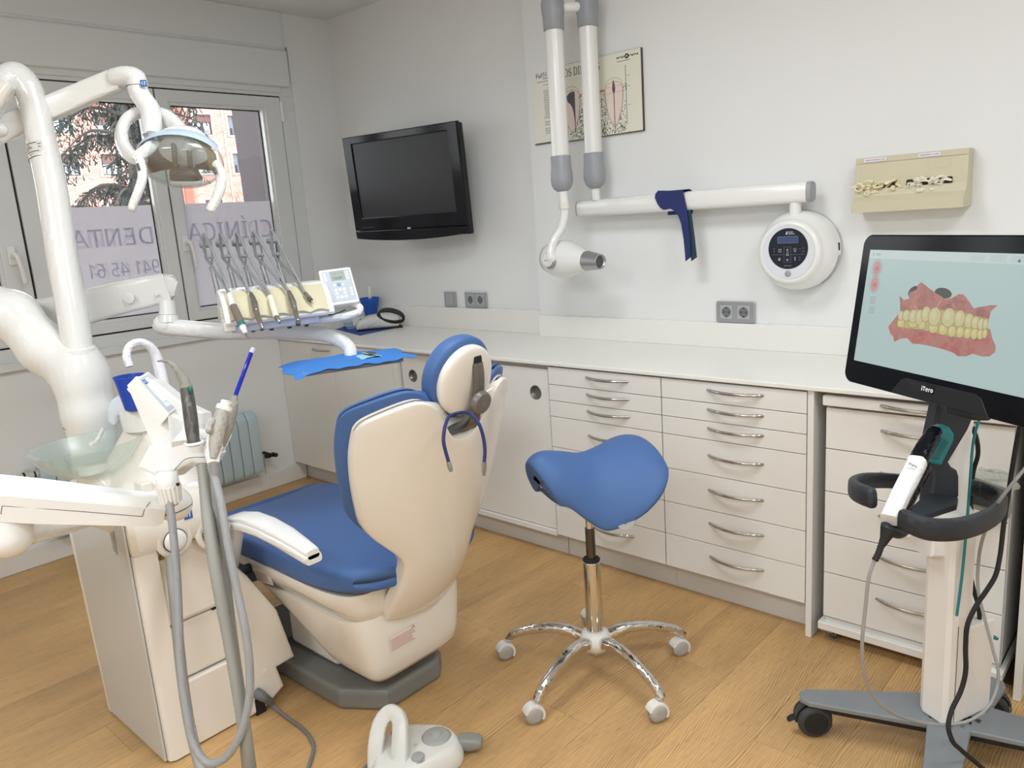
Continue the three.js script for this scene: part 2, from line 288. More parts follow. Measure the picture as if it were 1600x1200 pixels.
// ---------- outside the window ----------
{
  struct(obj('ground', bb(-120, -0.3, -1.4, -1.0, -80, 60, 0), std('#8d8b86', 0.9)));
  const pillar = struct(obj('pillar', bb(-0.72, -0.34, -0.99, 3.2, -0.6, 0.195, 0.004), std('#4b4143', 0.6))); pillar.userData.label = 'dark brown stone cladding of the facade just outside the window';
  const b = thing('apartment_building', 'pink brick apartment block with cream window frames across the street', 'building', [-48.815, 0, -15.62], deg(80.1));
  const brick = canvasTex(512, 512, (c, w, h) => {
    c.fillStyle = '#e6bcb2'; c.fillRect(0, 0, w, h);
    const rows = 32, ch = h / rows;
    for (let r = 0; r < rows; r++) for (let k = -1; k < 9; k++) { const x = (k + (r % 2) / 2) * 64, t = 0.9 + 0.2 * hash(r, k % 8), q = hash(k % 8 + 50, r); c.fillStyle = `rgb(${Math.round((q < 0.14 ? 214 : 234) * t)},${Math.round((q < 0.14 ? 156 : 172) * t)},${Math.round((q < 0.14 ? 143 : 158) * t)})`; c.fillRect(x + 1, r * ch + 1, 62, ch - 2.5); }
  });
  brick.wrapS = brick.wrapT = THREE.RepeatWrapping; brick.repeat.set(1 / 2.2, 1 / 2.6);
  const mb = new THREE.MeshStandardMaterial({ map: brick, roughness: 0.9 });
  const cream = std('#efe6d2', 0.7), dark = std('#4a4745', 0.6), shutter = std('#8d6a66', 0.7), pane = phy('#8c96a2', 0.1, 0.1), curtain = std('#d8d8dc', 0.9), red = std('#c07a68', 0.8);
  const shape = new THREE.Shape([[-16, -1], [10.7, -1], [10.7, 10.7], [-16, 10.7]].map((p) => new THREE.Vector2(...p)));
  const wins = []; // x0, y0, shutter share, kind
  for (const y of [-0.9 + 1.2, 2.72, 5.74, 8.23]) for (const x of [-10.1, -7.6, -5.1, -2.75, -0.5, 1.9, 7.85]) wins.push([x, y]);
  wins.push([10.1, 8.2], [10.1, 5.72], [5.3, 8.9]);
  const holes = wins.map(([x, y]) => { const w = x > 10 ? 0.5 : 1.16; return new THREE.Path([[x, y], [x + w, y], [x + w, y + 1.28], [x, y + 1.28]].map((p) => new THREE.Vector2(...p))); });
  shape.holes.push(...holes);
  const wg = new THREE.ExtrudeGeometry(shape, { depth: 0.35, bevelEnabled: false }); wg.translate(0, 0, -0.35);
  obj('brick_wall', [wg], mb, b);
  obj('inner_wall', bb(-16, 10.7, -1, 10.7, -6, -0.36, 0), dark, b);
  wins.forEach(([x, y], i) => {
    const w = x > 10 ? 0.5 : 1.16, h = 1.28, f = 0.1, sh = 0.32 + 0.3 * hash(i, 3);
    const fr = obj('window_frame', ext([[x - f, y - f], [x + w + f, y - f], [x + w + f, y + h + f], [x - f, y + h + f]], 0.1, 0.01, [[[x, y], [x + w, y], [x + w, y + h], [x, y + h]]], 1), cream, b);
    fr.position.z = -0.02;
    obj('sash', [bb(x, x + 0.06, y, y + h, -0.2, -0.16, 0), bb(x + w - 0.06, x + w, y, y + h, -0.2, -0.16, 0), bb(x, x + w, y, y + 0.07, -0.2, -0.16, 0), bb(x + w / 2 - 0.05, x + w / 2 + 0.05, y, y + h * (1 - sh), -0.2, -0.15, 0)], dark, fr);
    obj('pane', bb(x, x + w, y, y + h, -0.23, -0.21, 0), pane, fr);
    if (w > 1) { obj('roller_shutter', bb(x, x + w, y + h * (1 - sh), y + h, -0.14, -0.1, 0), shutter, fr); obj('curtain', [bb(x + 0.1, x + w * 0.42, y + 0.1, y + h * (1 - sh) - 0.04, -0.208, -0.206, 0), bb(x + w * 0.58, x + w - 0.1, y + 0.1, y + h * (1 - sh) - 0.04, -0.208, -0.206, 0)], curtain, fr); }
  });
  obj('downpipe', cyl(0.06, [9.78, -1, 0.08], [9.78, 10.6, 0.08], 0.06, 8), cream, b);
  obj('eaves', [bb(-16, 2.2, 10.05, 10.2, -0.3, 0.7, 0.02), bb(-16, 2.2, 9.75, 10.05, 0.0, 0.25, 0.02)], red, b);
  obj('roof', ext([[-16, 10.7], [10.7, 10.7], [9, 13], [-14, 13]], 6, 0.05), red, b).position.z = -6;
  obj('corner_column', bb(6.6, 7.1, -1, 10.6, 0, 0.3, 0.02), red, b);

  // cedar: trunk, limbs, hanging needle sprays
  const needle = std('#3f4b48', 0.85), bark = std('#5a5350', 0.9);
  function sprays(parent, list, size, seedK) {
    seed = seedK; const g = new THREE.ConeGeometry(0.02, 0.2, 4, 1); g.translate(0, -0.09, 0);
    const m = new THREE.InstancedMesh(g, needle, list.length); const o = new THREE.Object3D(), c = new THREE.Color();
    list.forEach((p, i) => { o.position.set(...p); o.rotation.set(rr(-0.9, 0.9), rr(0, 6.28), rr(-0.9, 0.9)); o.scale.setScalar(size * rr(0.6, 1.25)); o.updateMatrix(); m.setMatrixAt(i, o.matrix); const t = rr(0.6, 1.25); m.setColorAt(i, c.setRGB(t, t * rr(0.95, 1.1), t)); });
    m.name = 'needles'; m.castShadow = m.receiveShadow = true; stuff(m); parent.add(m); return m;
  }
  function cedar(label, base, h, limbs, density, seedK, size = 1) {
    const t = thing('cedar_tree', label, 'tree', base); seed = seedK;
    obj('trunk', tube([[0, 0, 0], [0.05, h * 0.35, 0.03], [-0.04, h * 0.7, 0], [0, h, 0]], [0.22, 0.17, 0.1, 0.03], { seg: 8 }), bark, t);
    const list = [];
    for (const [y, len, ang, droop] of limbs) {
      const dx = Math.cos(ang) * len, dz = Math.sin(ang) * len, pts = [[0, y, 0], [dx * 0.5, y + 0.1 * len, dz * 0.5], [dx, y - droop, dz]];
      obj('limb', tube(pts, [0.06, 0.035, 0.012], { seg: 6, n: 10 }), bark, t);
      const c = new THREE.CatmullRomCurve3(pts.map(A)), n = Math.round(density * len * 130);
      for (let i = 0; i < n; i++) { const u = 0.12 + 0.88 * rnd(), p = c.getPoint(u); const hang = rnd() * rnd() * (0.35 + 0.55 * u); list.push([p.x + rr(-0.14, 0.14), p.y - hang + rr(-0.05, 0.08), p.z + rr(-0.14, 0.14)]); }
    }
    sprays(t, list, size, seedK + 5); return t;
  }
  // across the street side: u = along the picture (towards -z, slightly -x)
  const L = []; seed = 77;
  for (let i = 0; i < 46; i++) L.push([3.2 + i * 0.12, rr(0.5, 1.0), rr(0, 6.28), rr(0.1, 0.45)]);
  for (const y of [3.7, 3.75, 4.95, 5.05, 5.6, 6.0]) L.push([y, 1.7, 1.95 + rr(-0.2, 0.2), 0.5]);
  for (const y of [4.8, 5.1, 5.5, 5.9]) L.push([y, 1.8, -1.15 + rr(-0.2, 0.2), 0.15]);
  cedar('tall dark cedar with drooping branches in front of the brick block', [-17.15, -1, -6.15], 8.6, L, 1, 4242, 1);
  const L2 = []; seed = 99; for (let i = 0; i < 16; i++) L2.push([1.4 + i * 0.17, rr(0.6, 1.25), rr(0, 6.28), rr(0.0, 0.3)]);
  cedar('lower dark evergreen at the left beside the lamp pole, outside', [-17.8, -1, -2.75], 4.3, L2, 1.3, 555, 1);
  // bare shrub in front of the right part of the block
  const s = thing('bare_tree', 'leafless orange-brown tree outside, seen low in the right window leaf', 'tree', [-15.3, -1, -9.05]); seed = 31;
  const twig = std('#9a6b4c', 0.9), gs = [];
  function branch(p, d, len, r, k) { const q = [p[0] + d[0] * len, p[1] + d[1] * len, p[2] + d[2] * len], m = [(p[0] + q[0]) / 2 + rr(-0.05, 0.05) * len, (p[1] + q[1]) / 2, (p[2] + q[2]) / 2 + rr(-0.08, 0.08) * len]; gs.push(tube([p, m, q], [r, r * 0.6], { seg: 5, n: 4 })); if (k > 0) for (let i = 0; i < 4; i++) { const e = [d[0] + rr(-0.8, 0.8), Math.max(0.1, d[1] + rr(-0.35, 0.25)), d[2] + rr(-0.8, 0.8)], n = Math.hypot(...e), u = rr(0.45, 1); branch([p[0] + d[0] * len * u, p[1] + d[1] * len * u, p[2] + d[2] * len * u], e.map((v) => v / n), len * rr(0.5, 0.75), r * 0.5, k - 1); } }
  branch([0, 0, 0], [0, 1, 0], 1.9, 0.05, 4);
  obj('branches', gs, twig, s);
}

// ---------- fitted cabinets along the back wall ----------
{
  const F = 0.505;                                                    // front plane
  // bow handle of length l, bar bulging out and a little down; origin at its middle on the front
  const bow = (l, proj = 0.03) => tube([[-l / 2, 0, 0], [-l * 0.36, 0, proj * 0.5], [-l * 0.18, 0, proj * 0.87], [0, 0, proj], [l * 0.18, 0, proj * 0.87], [l * 0.36, 0, proj * 0.5], [l / 2, 0, 0]], 0.0052, { n: 28, seg: 8, round: true });
  const bowR = bow(0.19), bowL = bow(0.185);
  const top = thing('worktop', 'long white laminate worktop running over all the cabinets', 'worktop', [0, 0.815, 0]);
  obj('worktop_board', bb(0.001, 1.993, 0, 0.0145, -0.054, 0.515, 0.003), M.top, top);
  obj('worktop_board', bb(1.9945, 4.35, 0, 0.0145, 0.001, 0.515, 0.003), M.top, top);
  const up = thing('splashback', 'white upstand board standing on the worktop against the wall', 'splashback', [0, 0.8295, 0]);
  obj('upstand_board', bb(0.001, 1.481, 0, 0.112, -0.054, -0.034, 0.002), M.top, up);
  obj('upstand_board', bb(1.4825, 4.35, 0, 0.098, 0.001, 0.017, 0.002), M.top, up);

  const kick = (x0, x1, t) => obj('plinth', bb(x0, x1, 0, 0.105, 0.418, 0.4345, 0.001), M.lamEdge, t);
  // corner cupboard with two doors
  const cc = thing('corner_cupboard', 'plain white corner cupboard with two doors beside the radiator wall', 'cupboard', [0.002, 0, 0]);
  obj('carcass', [bb(0, 0.018, 0.105, 0.812, 0.003, 0.484), bb(0.977, 0.995, 0.105, 0.812, 0.003, 0.484), bb(0.018, 0.977, 0.105, 0.123, 0, 0.484), bb(0.018, 0.977, 0.794, 0.812, 0.003, 0.484), bb(0.018, 0.977, 0.123, 0.794, 0, 0.012)], M.lam, cc);
  kick(0, 0.995, cc);
  for (const [a, b, h] of [[0.001, 0.497, 0.4], [0.5, 0.972, 0.86]]) {
    const d = obj('door', bb(a, b, 0.108, 0.811, 0.486, F, 0.0015), M.lam, cc);
    const k = obj('handle', bow(0.15, 0.032), M.steel, d); k.position.set(h, 0.782, F);
  }
  obj('end_post', bb(0.975, 1.0, 0.105, 0.812, 0.45, F, 0.001), M.lam, cc);
  // cupboard with two sliding doors
  const sc = thing('sliding_door_cupboard', 'white cupboard with two sliding doors and round recessed pulls behind the treatment chair', 'cupboard', [1.004, 0, 0]);
  obj('carcass', [bb(0, 0.018, 0.105, 0.812, 0.003, 0.44), bb(0.905, 0.922, 0.105, 0.812, 0.003, 0.44), bb(0, 0.922, 0.105, 0.128, 0, F), bb(0.018, 0.905, 0.79, 0.812, 0.003, 0.47), bb(0.018, 0.905, 0.12, 0.794, 0, 0.012)], M.lam, sc);
  kick(0, 0.922, sc);
  for (const [a, b, zf, px] of [[0.012, 0.475, 0.482, 0.088], [0.455, 0.919, 0.497, 0.851]]) {
    const cy = 0.697, r = 0.0245;
    const hole = new THREE.Path(); hole.absarc(px, cy, r, 0, Math.PI * 2, false);
    const s = new THREE.Shape([[a, 0.132], [b, 0.132], [b, 0.795], [a, 0.795]].map((p) => new THREE.Vector2(p[0], p[1]))); s.holes.push(hole);
    const g = new THREE.ExtrudeGeometry(s, { depth: 0.014, bevelEnabled: false, curveSegments: 24 }); g.translate(0, 0, zf - 0.014);
    const d = obj('sliding_door', g, M.lam, sc);
    const cup = lathe([[0.0001, -0.011], [0.017, -0.011], [0.0195, -0.009], [0.0235, 0.0005], [0.0265, 0.0022], [0.029, 0.0015], [0.0295, 0]], 32); rot(cup, Math.PI / 2, 0, 0); const k = obj('round_pull', cup, std('#7d7c78', 0.35, 0.7), d); k.position.set(px, cy, zf);
  }
  // two stacks of drawers
  const ys = [0.814, 0.739, 0.675, 0.611, 0.486, 0.36, 0.238, 0.113];
  function drawers(name, label, x0, x1, hx, handleG) {
    const t = thing(name, label, 'drawer unit', [x0, 0, 0]), w = x1 - x0;
    obj('carcass', [bb(0, 0.016, 0.105, 0.812, 0.003, 0.484), bb(w - 0.016, w, 0.105, 0.812, 0.003, 0.484), bb(0.016, w - 0.016, 0.105, 0.121, 0, 0.484), bb(0.016, w - 0.016, 0.796, 0.812, 0.003, 0.484), bb(0.016, w - 0.016, 0.121, 0.796, 0, 0.012)], M.lamEdge, t);
    kick(0, w, t);
    for (let i = 0; i < 7; i++) {
      const hi = ys[i] - (i ? 0.0012 : 0.006), lo = ys[i + 1] + 0.0012;
      const d = obj('drawer', bb(0.0015, w - 0.0015, lo, hi, 0.486, F, 0.0012), M.lam, t);
      const k = obj('handle', handleG, M.steel, d); k.position.set(hx - x0, [0.783, 0.717, 0.652, 0.557, 0.435, 0.314, 0.191][i], F - 0.001);
    }
    return t;
  }
  drawers('drawer_unit', 'white seven-drawer unit next to the sliding doors, partly behind the saddle stool', 1.93, 2.4365, 2.208, bowL);
  drawers('drawer_unit', 'white seven-drawer unit with bow handles next to the open trolley bay', 2.4375, 2.946, 2.71, bowR);
  const p1 = thing('side_panel', 'narrow white upright panel carrying the worktop between drawers and trolley', 'panel', [2.9475, 0, 0]); obj('board', bb(0, 0.019, 0.001, 0.8148, 0.002, F, 0.001), M.lam, p1);
  const p2 = thing('side_panel', 'white upright panel carrying the worktop right of the trolley', 'panel', [3.519, 0, 0]); obj('board', bb(0, 0.019, 0.001, 0.8148, 0.002, F, 0.001), M.lam, p2);
  // drawer trolley on castors
  const t = thing('drawer_trolley', 'white six-drawer trolley on castors under the worktop behind the scanner cart', 'drawer trolley', [2.99, 0, 0.02]);
  const W = 0.498, D = 0.47;
  obj('carcass', [bb(0.006, 0.022, 0.07, 0.772, 0.003, D - 0.02), bb(W - 0.022, W - 0.006, 0.07, 0.772, 0.003, D - 0.02), bb(0.006, W - 0.006, 0.07, 0.086, 0, D - 0.02), bb(0.006, W - 0.006, 0.08, 0.772, 0, 0.012)], M.lamEdge, t);
  const lid = obj('top_drawer', bb(0, W, 0.771, 0.803, 0, D + 0.012, 0.004), M.lam, t); { const k = obj('handle', bow(0.19), M.steel, lid); k.position.set(0.262, 0.789, D + 0.011); }
  obj('base_board', bb(-0.004, W + 0.004, 0.04, 0.066, 0, D + 0.014, 0.003), M.lam, t);
  const ty = [0.765, 0.636, 0.5, 0.365, 0.233, 0.083];
  for (let i = 0; i < 5; i++) { const d = obj('drawer', bb(0.008, W - 0.008, ty[i + 1] + 0.0015, ty[i] - 0.0015, D - 0.018, D, 0.0012), M.lam, t); const k = obj('handle', bow(0.19), M.steel, d); k.position.set(0.262, [0.712, 0.585, 0.452, 0.324, 0.187][i], D - 0.001); }
  obj('ledge', bb(0.012, W - 0.012, 0.066, 0.079, 0, D - 0.006, 0.002), M.lamEdge, t);
  for (const [x, z] of [[0.03, 0.44], [W - 0.03, 0.44], [0.03, 0.06], [W - 0.03, 0.06]]) {
    const c = obj('castor', [bx(0.05, 0.004, 0.045, x, 0.0385, z, 0.001), bx(0.004, 0.03, 0.026, x - 0.011, 0.025, z, 0.001), bx(0.004, 0.03, 0.026, x + 0.011, 0.025, z, 0.001), bx(0.04, 0.003, 0.022, x - 0.012, 0.034, z + 0.024, 0.001)], M.alu, t);
    obj('wheel', cyl(0.0185, [x - 0.009, 0.0187, z], [x + 0.009, 0.0187, z], 0.0185, 24), M.greyDark, c);
  }
}

// ---------- things on the back wall ----------
{
  // television: its front faces the room, turned a little, on a bracket
  const tv = thing('television', 'black flat television tilted on a wall bracket in the corner', 'television', [0.77, 1.3, -0.054]);
  {
    const m = new THREE.Matrix4().makeRotationFromEuler(new THREE.Euler(deg(3.75), deg(6.1), deg(-0.6), 'YXZ')).setPosition(0, 0.274, 0.216);
    const put = (g) => (Array.isArray(g) ? g : [g]).map((q) => { q.applyMatrix4(m); return q; });
    const W = 0.773, H = 0.475, up = 0.03;   // bezel panel above the speaker bar
    obj('bezel', put([ext([[-W / 2, -H / 2], [W / 2, -H / 2], [W / 2, H / 2], [-W / 2, H / 2]], 0.024, 0.004, [[[-0.325, -0.173], [0.325, -0.173], [0.325, 0.2], [-0.325, 0.2]]])].map((g) => mv(g, 0, up, -0.024))), M.black, tv);
    obj('screen', put(bx(0.66, 0.386, 0.004, 0, up + 0.013, -0.008, 0)), phy('#1a1b1d', 0.42), tv);
    const bar = new THREE.Shape(); bar.moveTo(-W / 2, 0.052); bar.lineTo(W / 2, 0.052); bar.lineTo(W / 2 - 0.005, 0.016); bar.quadraticCurveTo(0, -0.022, -W / 2 + 0.005, 0.012); bar.closePath();
    obj('speaker_bar', put(mv(ext(bar, 0.03, 0.004), 0, -0.262, -0.028)), M.black, tv);
    obj('back_housing', put([bx(W - 0.01, H + 0.04, 0.03, 0, up - 0.025, -0.039, 0.008), loft([oval(V(0, up - 0.02, -0.05), V(1, 0, 0), V(0, 1, 0), 0.36, 0.235, 32, 0.4), oval(V(0, up - 0.02, -0.09), V(1, 0, 0), V(0, 1, 0), 0.3, 0.19, 32, 0.4)], true, true, true, 0.5)]), M.blackMatte, tv);
    obj('logo', put(bx(0.022, 0.008, 0.001, 0.005, -0.208 + 0.001, 0.0005, 0)), std('#c9ccd2', 0.4, 0.5), tv);
    obj('status_line', put(bx(0.09, 0.0015, 0.001, -0.285, -0.193, 0.0003, 0)), std('#55585c', 0.4), tv);
    obj('bracket', [bx(0.16, 0.22, 0.012, 0, 0.274, 0.007), bx(0.05, 0.06, 0.1, 0, 0.274, 0.06), ...put([bx(0.2, 0.2, 0.012, 0, 0.02, -0.096)])], M.greyDark, tv);
  }

  // switch and sockets
  const plateM = M.alu, faceM = std('#c3c6c9', 0.4, 0.6), holeM = std('#6f7275', 0.5), pinM = M.rubber;
  const frame = (w, h) => ext(rrect(w, h, 0.008), 0.009, 0.003, [], 2);
  const sw = thing('light_switch', 'square silver light switch on the wall under the television', 'switch', [0.82, 0.985, -0.054]);
  obj('plate', frame(0.088, 0.083), plateM, sw); { const r = bx(0.045, 0.052, 0.006, 0, 0, 0.0105, 0.002); rot(r, 0.05, 0, 0); obj('rocker', r, faceM, sw); }
  function socket(name, label, pos, w) {
    const t = thing('double_socket', label, 'socket', pos, 0, 'silver double sockets');
    obj('plate', frame(w, 0.083), plateM, t);
    for (const sx of [-0.0355, 0.0355]) {
      const hole = new THREE.Path(); hole.absarc(0, 0, 0.0195, 0, Math.PI * 2, false);
      const i = obj('insert', mv(ext(rrect(0.05, 0.052, 0.003), 0.004, 0.001, [hole]), sx, 0, 0.0085), faceM, t);
      obj('recess', mv(rot(new THREE.CylinderGeometry(0.0193, 0.0193, 0.002, 28), Math.PI / 2, 0, 0), sx, 0, 0.0098), holeM, i);
      obj('contacts', [cyl(0.0028, [sx - 0.0095, 0, 0.0105], [sx - 0.0095, 0, 0.0115]), cyl(0.0028, [sx + 0.0095, 0, 0.0105], [sx + 0.0095, 0, 0.0115]), bx(0.006, 0.004, 0.003, sx, 0.0175, 0.0115, 0.0005), bx(0.006, 0.004, 0.003, sx, -0.0175, 0.0115, 0.0005)], pinM, i);
    }
  }
  socket('double_socket', 'silver double socket beside the light switch under the television', [1.011, 0.985, -0.054], 0.157);
  socket('double_socket', 'silver double socket above the splashback under the control unit', [2.468, 0.97, 0.001], 0.16);

  // leaflet and tooth chart
  const leaf = thing('product_leaflet', 'narrow cream leaflet with a column of text behind the white arms', 'leaflet', [1.6, 1.69, 0.001]);
  const lw = 0.165, lh = 0.3;
  const paper = canvasTex(512, 930, (c, w, h) => {
    c.fillStyle = '#eceadf'; c.fillRect(0, 0, w, h); c.fillStyle = '#2b3c8c'; c.font = 'bold 78px sans-serif'; c.fillText('Ful', 70, 88); c.fillStyle = '#7f86bd'; c.fillText('fil', 190, 88); c.fillStyle = '#333'; c.fillRect(190, 104, 90, 8); c.fillRect(90, 140, 200, 6); c.fillRect(190, 185, 260, 5);
    seed = 8; c.fillStyle = '#555'; for (let i = 0; i < 26; i++) { if (i === 21 || i === 17) continue; c.fillRect(190 + rr(-8, 8), 260 + i * 22, 150 + rr(0, 90), 6); }
  });
  obj('sheet', bx(lw, lh, 0.002, 0, 0.155, 0.002, 0), [M.trim, M.trim, M.trim, M.trim, new THREE.MeshStandardMaterial({ map: paper, roughness: 0.7 }), M.trim], leaf);
  obj('lower_edge', bx(lw, 0.006, 0.006, 0, 0.003, 0.004, 0.001), M.greyDark, leaf);
  const chart = thing('tooth_chart', 'cream anatomical chart of tooth sections hung behind the folded arms', 'poster', [1.883, 1.684, 0.001]);
  const cw = 0.408, chh = 0.31;
  const print = canvasTex(1024, 778, (c, w, h) => {
    c.fillStyle = '#e8e6d6'; c.fillRect(0, 0, w, h); c.fillStyle = '#14161a'; c.save(); c.translate(8, 122); c.font = '112px serif'; c.scale(520 / c.measureText('LOS DIENTES').width, 1); c.fillText('LOS DIENTES', 0, 0); c.restore();
    c.beginPath(); c.arc(862, 48, 24, 0, 7); c.fill(); for (let i = 0; i < 13; i++) c.fillRect(740 + i * 20, 40 + 3 * (i % 2), 14, 18 - 4 * (i % 3)); c.fillStyle = '#e8e6d6'; c.fillRect(852, 40, 8, 16); c.fillRect(864, 40, 8, 16); c.fillStyle = '#333'; c.fillRect(740, 84, 160, 5);
    seed = 17;
    const bone = (x0, x1, y0, y1) => { c.fillStyle = '#23231f'; for (let i = 0; i < 420; i++) { const x = rr(x0, x1), y = y0 + (y1 - y0) * Math.sqrt(rnd()); c.beginPath(); c.ellipse(x, y, rr(2, 7), rr(2, 6), rr(0, 3), 0, 7); c.fill(); } };
    const tooth = (x, r, kind) => {
      bone(x - r - 70, x + r + 70, 300, 770);
      c.fillStyle = '#e6e3c8'; c.strokeStyle = '#7d7a6a'; c.lineWidth = 3; c.beginPath(); c.moveTo(x - r, 340); c.bezierCurveTo(x - r - 20, 190, x + r + 20, 190, x + r, 340); c.closePath(); c.fill(); c.stroke();
      c.fillStyle = '#ecd9cf'; c.beginPath(); c.moveTo(x - r, 340); c.bezierCurveTo(x - r, 240, x + r, 240, x + r, 340); c.bezierCurveTo(x + r, 540, x + 30, 690, x, 690); c.bezierCurveTo(x - 30, 690, x - r, 540, x - r, 340); c.fill(); c.stroke();
      c.strokeStyle = '#8f8c8c'; c.lineWidth = 6; c.beginPath(); c.moveTo(x - r - 8, 345); c.bezierCurveTo(x - r - 5, 560, x - 40, 706, x, 706); c.bezierCurveTo(x + 40, 706, x + r + 5, 560, x + r + 8, 345); c.stroke();
      c.fillStyle = '#55505a'; c.beginPath(); if (kind) { c.moveTo(x, 240); c.bezierCurveTo(x - 26, 330, x - 22, 350, x - 5, 380); c.lineTo(x - 4, 735); c.lineTo(x + 4, 735); c.lineTo(x + 5, 380); c.bezierCurveTo(x + 22, 350, x + 26, 330, x, 240); } else { c.moveTo(x - 60, 320); c.quadraticCurveTo(x, 260, x + 50, 290); c.quadraticCurveTo(x + 48, 420, x + 44, 720); c.lineTo(x + 36, 720); c.quadraticCurveTo(x + 40, 450, x - 20, 400); c.quadraticCurveTo(x - 60, 380, x - 60, 320); } c.fill();
      c.strokeStyle = '#c8626a'; c.lineWidth = 12; for (const s of [-1, 1]) { c.beginPath(); c.arc(x + s * (r + 26), 350, 22, Math.PI, 2 * Math.PI); c.stroke(); }
    };
    tooth(140, 112, 0); tooth(410, 96, 1); tooth(690, 108, 1);
    c.fillStyle = '#e8e6d6'; c.fillRect(828, 200, 190, 570); c.fillStyle = '#8f8f8d'; c.fillRect(836, 130, 9, 570); c.fillStyle = '#2d7f86'; c.fillRect(834, 300, 14, 66); c.fillStyle = '#666'; for (const y of [230, 330, 510]) c.fillRect(856, y, 36, 4);
    c.strokeStyle = '#b88'; c.lineWidth = 3; for (const y of [306, 366]) { c.beginPath(); c.moveTo(600, y + 10); c.lineTo(834, y); c.stroke(); }
  });
  obj('board', bx(cw, chh, 0.01, 0, chh / 2, 0.006, 0.001), std('#4a3f3b', 0.6), chart);
  obj('print', bx(cw - 0.004, chh - 0.004, 0.001, -0.001, chh / 2 + 0.001, 0.0118, 0), [M.trim, M.trim, M.trim, M.trim, new THREE.MeshStandardMaterial({ map: print, roughness: 0.5 }), M.trim], chart);

  // dental x-ray: rail, control unit, folded double arm, tube head
  const xr = thing('dental_xray', 'white wall-mounted dental x-ray with folded double arm, rail and round control unit', 'x-ray unit', [2.725, 1.2, 0.001]);
  const at = (x, y, z) => [x - 2.725, y - 1.2, z - 0.001];
  {
    const Y = V(0, 1, 0), Z = V(0, 0, 1);
    const rings = [[1.802, 0.92], [1.806, 1], [2.77, 1], [2.774, 0.96]].map(([x, s]) => oval(A(at(x, 1.399, 0.078)), Z, Y, 0.028 * s, 0.0345 * s, 36, 0.62));
    obj('rail', loft(rings), M.unit, xr);
    obj('rail_cap', loft([[2.774, 0.99], [2.784, 1.0], [2.789, 0.9], [2.79, 0.6]].map(([x, s]) => oval(A(at(x, 1.399, 0.078)), Z, Y, 0.0285 * s, 0.035 * s, 36, 0.62))), M.greyPlast, xr);
    obj('rail_cap', loft([[1.802, 0.95], [1.797, 0.9], [1.796, 0.6]].map(([x, s]) => oval(A(at(x, 1.399, 0.078)), Z, Y, 0.028 * s, 0.0345 * s, 36, 0.62)).reverse()), M.greyPlast, xr);
    obj('wall_bracket', [bx(0.12, 0.05, 0.054, ...at(2.25, 1.399, 0.027))], M.unit, xr);
    const body = lathe([[0.001, 0], [0.136, 0], [0.138, 0.006], [0.138, 0.05], [0.132, 0.075], [0.119, 0.098], [0.112, 0.103], [0.111, 0.112], [0.108, 0.122], [0.1, 0.128], [0.093, 0.1285], [0.0925, 0.126], [0.001, 0.126]], 64); rot(body, Math.PI / 2, 0, 0);
    const cu = obj('control_unit', body, M.unit, xr);
    obj('seam', rot(mv(new THREE.TorusGeometry(0.1381, 0.0012, 6, 64), 0, 0, 0.012), 0, 0, 0), M.greyPlast, cu);
    obj('side_vent', Array.from({ length: 10 }, (_, i) => { const a = -0.18 - i * 0.085; return orient(bx(0.004, 0.011, 0.012, 0, 0, 0, 0.001), [Math.cos(a) * 0.1375, Math.sin(a) * 0.1375, 0.028], 0, 0, a); }), M.greyPlast, cu);
    obj('power_switch', orient(bx(0.005, 0.026, 0.009, 0, 0, 0, 0.001), [0.1375, 0.01, 0.034], 0, 0, 0.05), M.rubber, cu);
    obj('face_plate', mv(rot(new THREE.CylinderGeometry(0.0915, 0.0915, 0.002, 48), Math.PI / 2, 0, 0), 0, 0, 0.1275), std('#dfe3ea', 0.35), cu);
    const disc = canvasTex(512, 512, (c, w) => {
      c.fillStyle = '#1b212e'; c.fillRect(0, 0, w, w); c.strokeStyle = '#9aa0ac'; c.lineWidth = 3; c.fillStyle = '#43507c'; c.fillRect(122, 104, 262, 82); c.strokeRect(122, 104, 262, 82);
      c.fillStyle = '#cfd3da'; c.beginPath(); c.moveTo(222, 78); c.lineTo(240, 40); c.lineTo(250, 40); c.lineTo(250, 78); c.fill(); c.font = 'bold 22px sans-serif'; c.fillText('DÜRR', 262, 58); c.fillText('DENTAL', 262, 80);
      c.strokeStyle = '#77808f'; c.strokeRect(206, 236, 88, 190); c.beginPath(); c.moveTo(40, 330); c.lineTo(206, 330); c.moveTo(294, 330); c.lineTo(470, 330); c.stroke();
      c.lineWidth = 6; c.strokeStyle = '#d5d8de'; c.beginPath(); c.moveTo(236, 282); c.lineTo(250, 262); c.lineTo(264, 282); c.moveTo(236, 386); c.lineTo(250, 406); c.lineTo(264, 386); c.moveTo(240, 300); c.lineTo(262, 300); c.stroke();
      c.lineWidth = 4; c.strokeRect(136, 262, 30, 34); c.strokeRect(236, 322, 28, 18); c.beginPath(); c.arc(346, 270, 16, 0, 7); c.moveTo(346, 286); c.lineTo(352, 304); c.moveTo(340, 360); c.lineTo(348, 404); c.moveTo(356, 360); c.lineTo(352, 404); c.stroke(); c.fillRect(130, 372, 30, 6); c.fillRect(132, 388, 26, 14);
      c.fillStyle = '#8f96a3'; for (const [x, y] of [[66, 254], [66, 284], [400, 260], [444, 250], [444, 290], [396, 366], [396, 396]]) c.fillRect(x, y, 20, 5); for (let i = 0; i < 9; i++) c.fillRect(206 + i * 11, 466, 7, 9);
    });
    const dg = new THREE.CircleGeometry(0.0695, 48); obj('display', mv(rot(new THREE.CylinderGeometry(0.0695, 0.0695, 0.0016, 48), Math.PI / 2, 0, 0), 0, 0.013, 0.1287), M.black, cu);
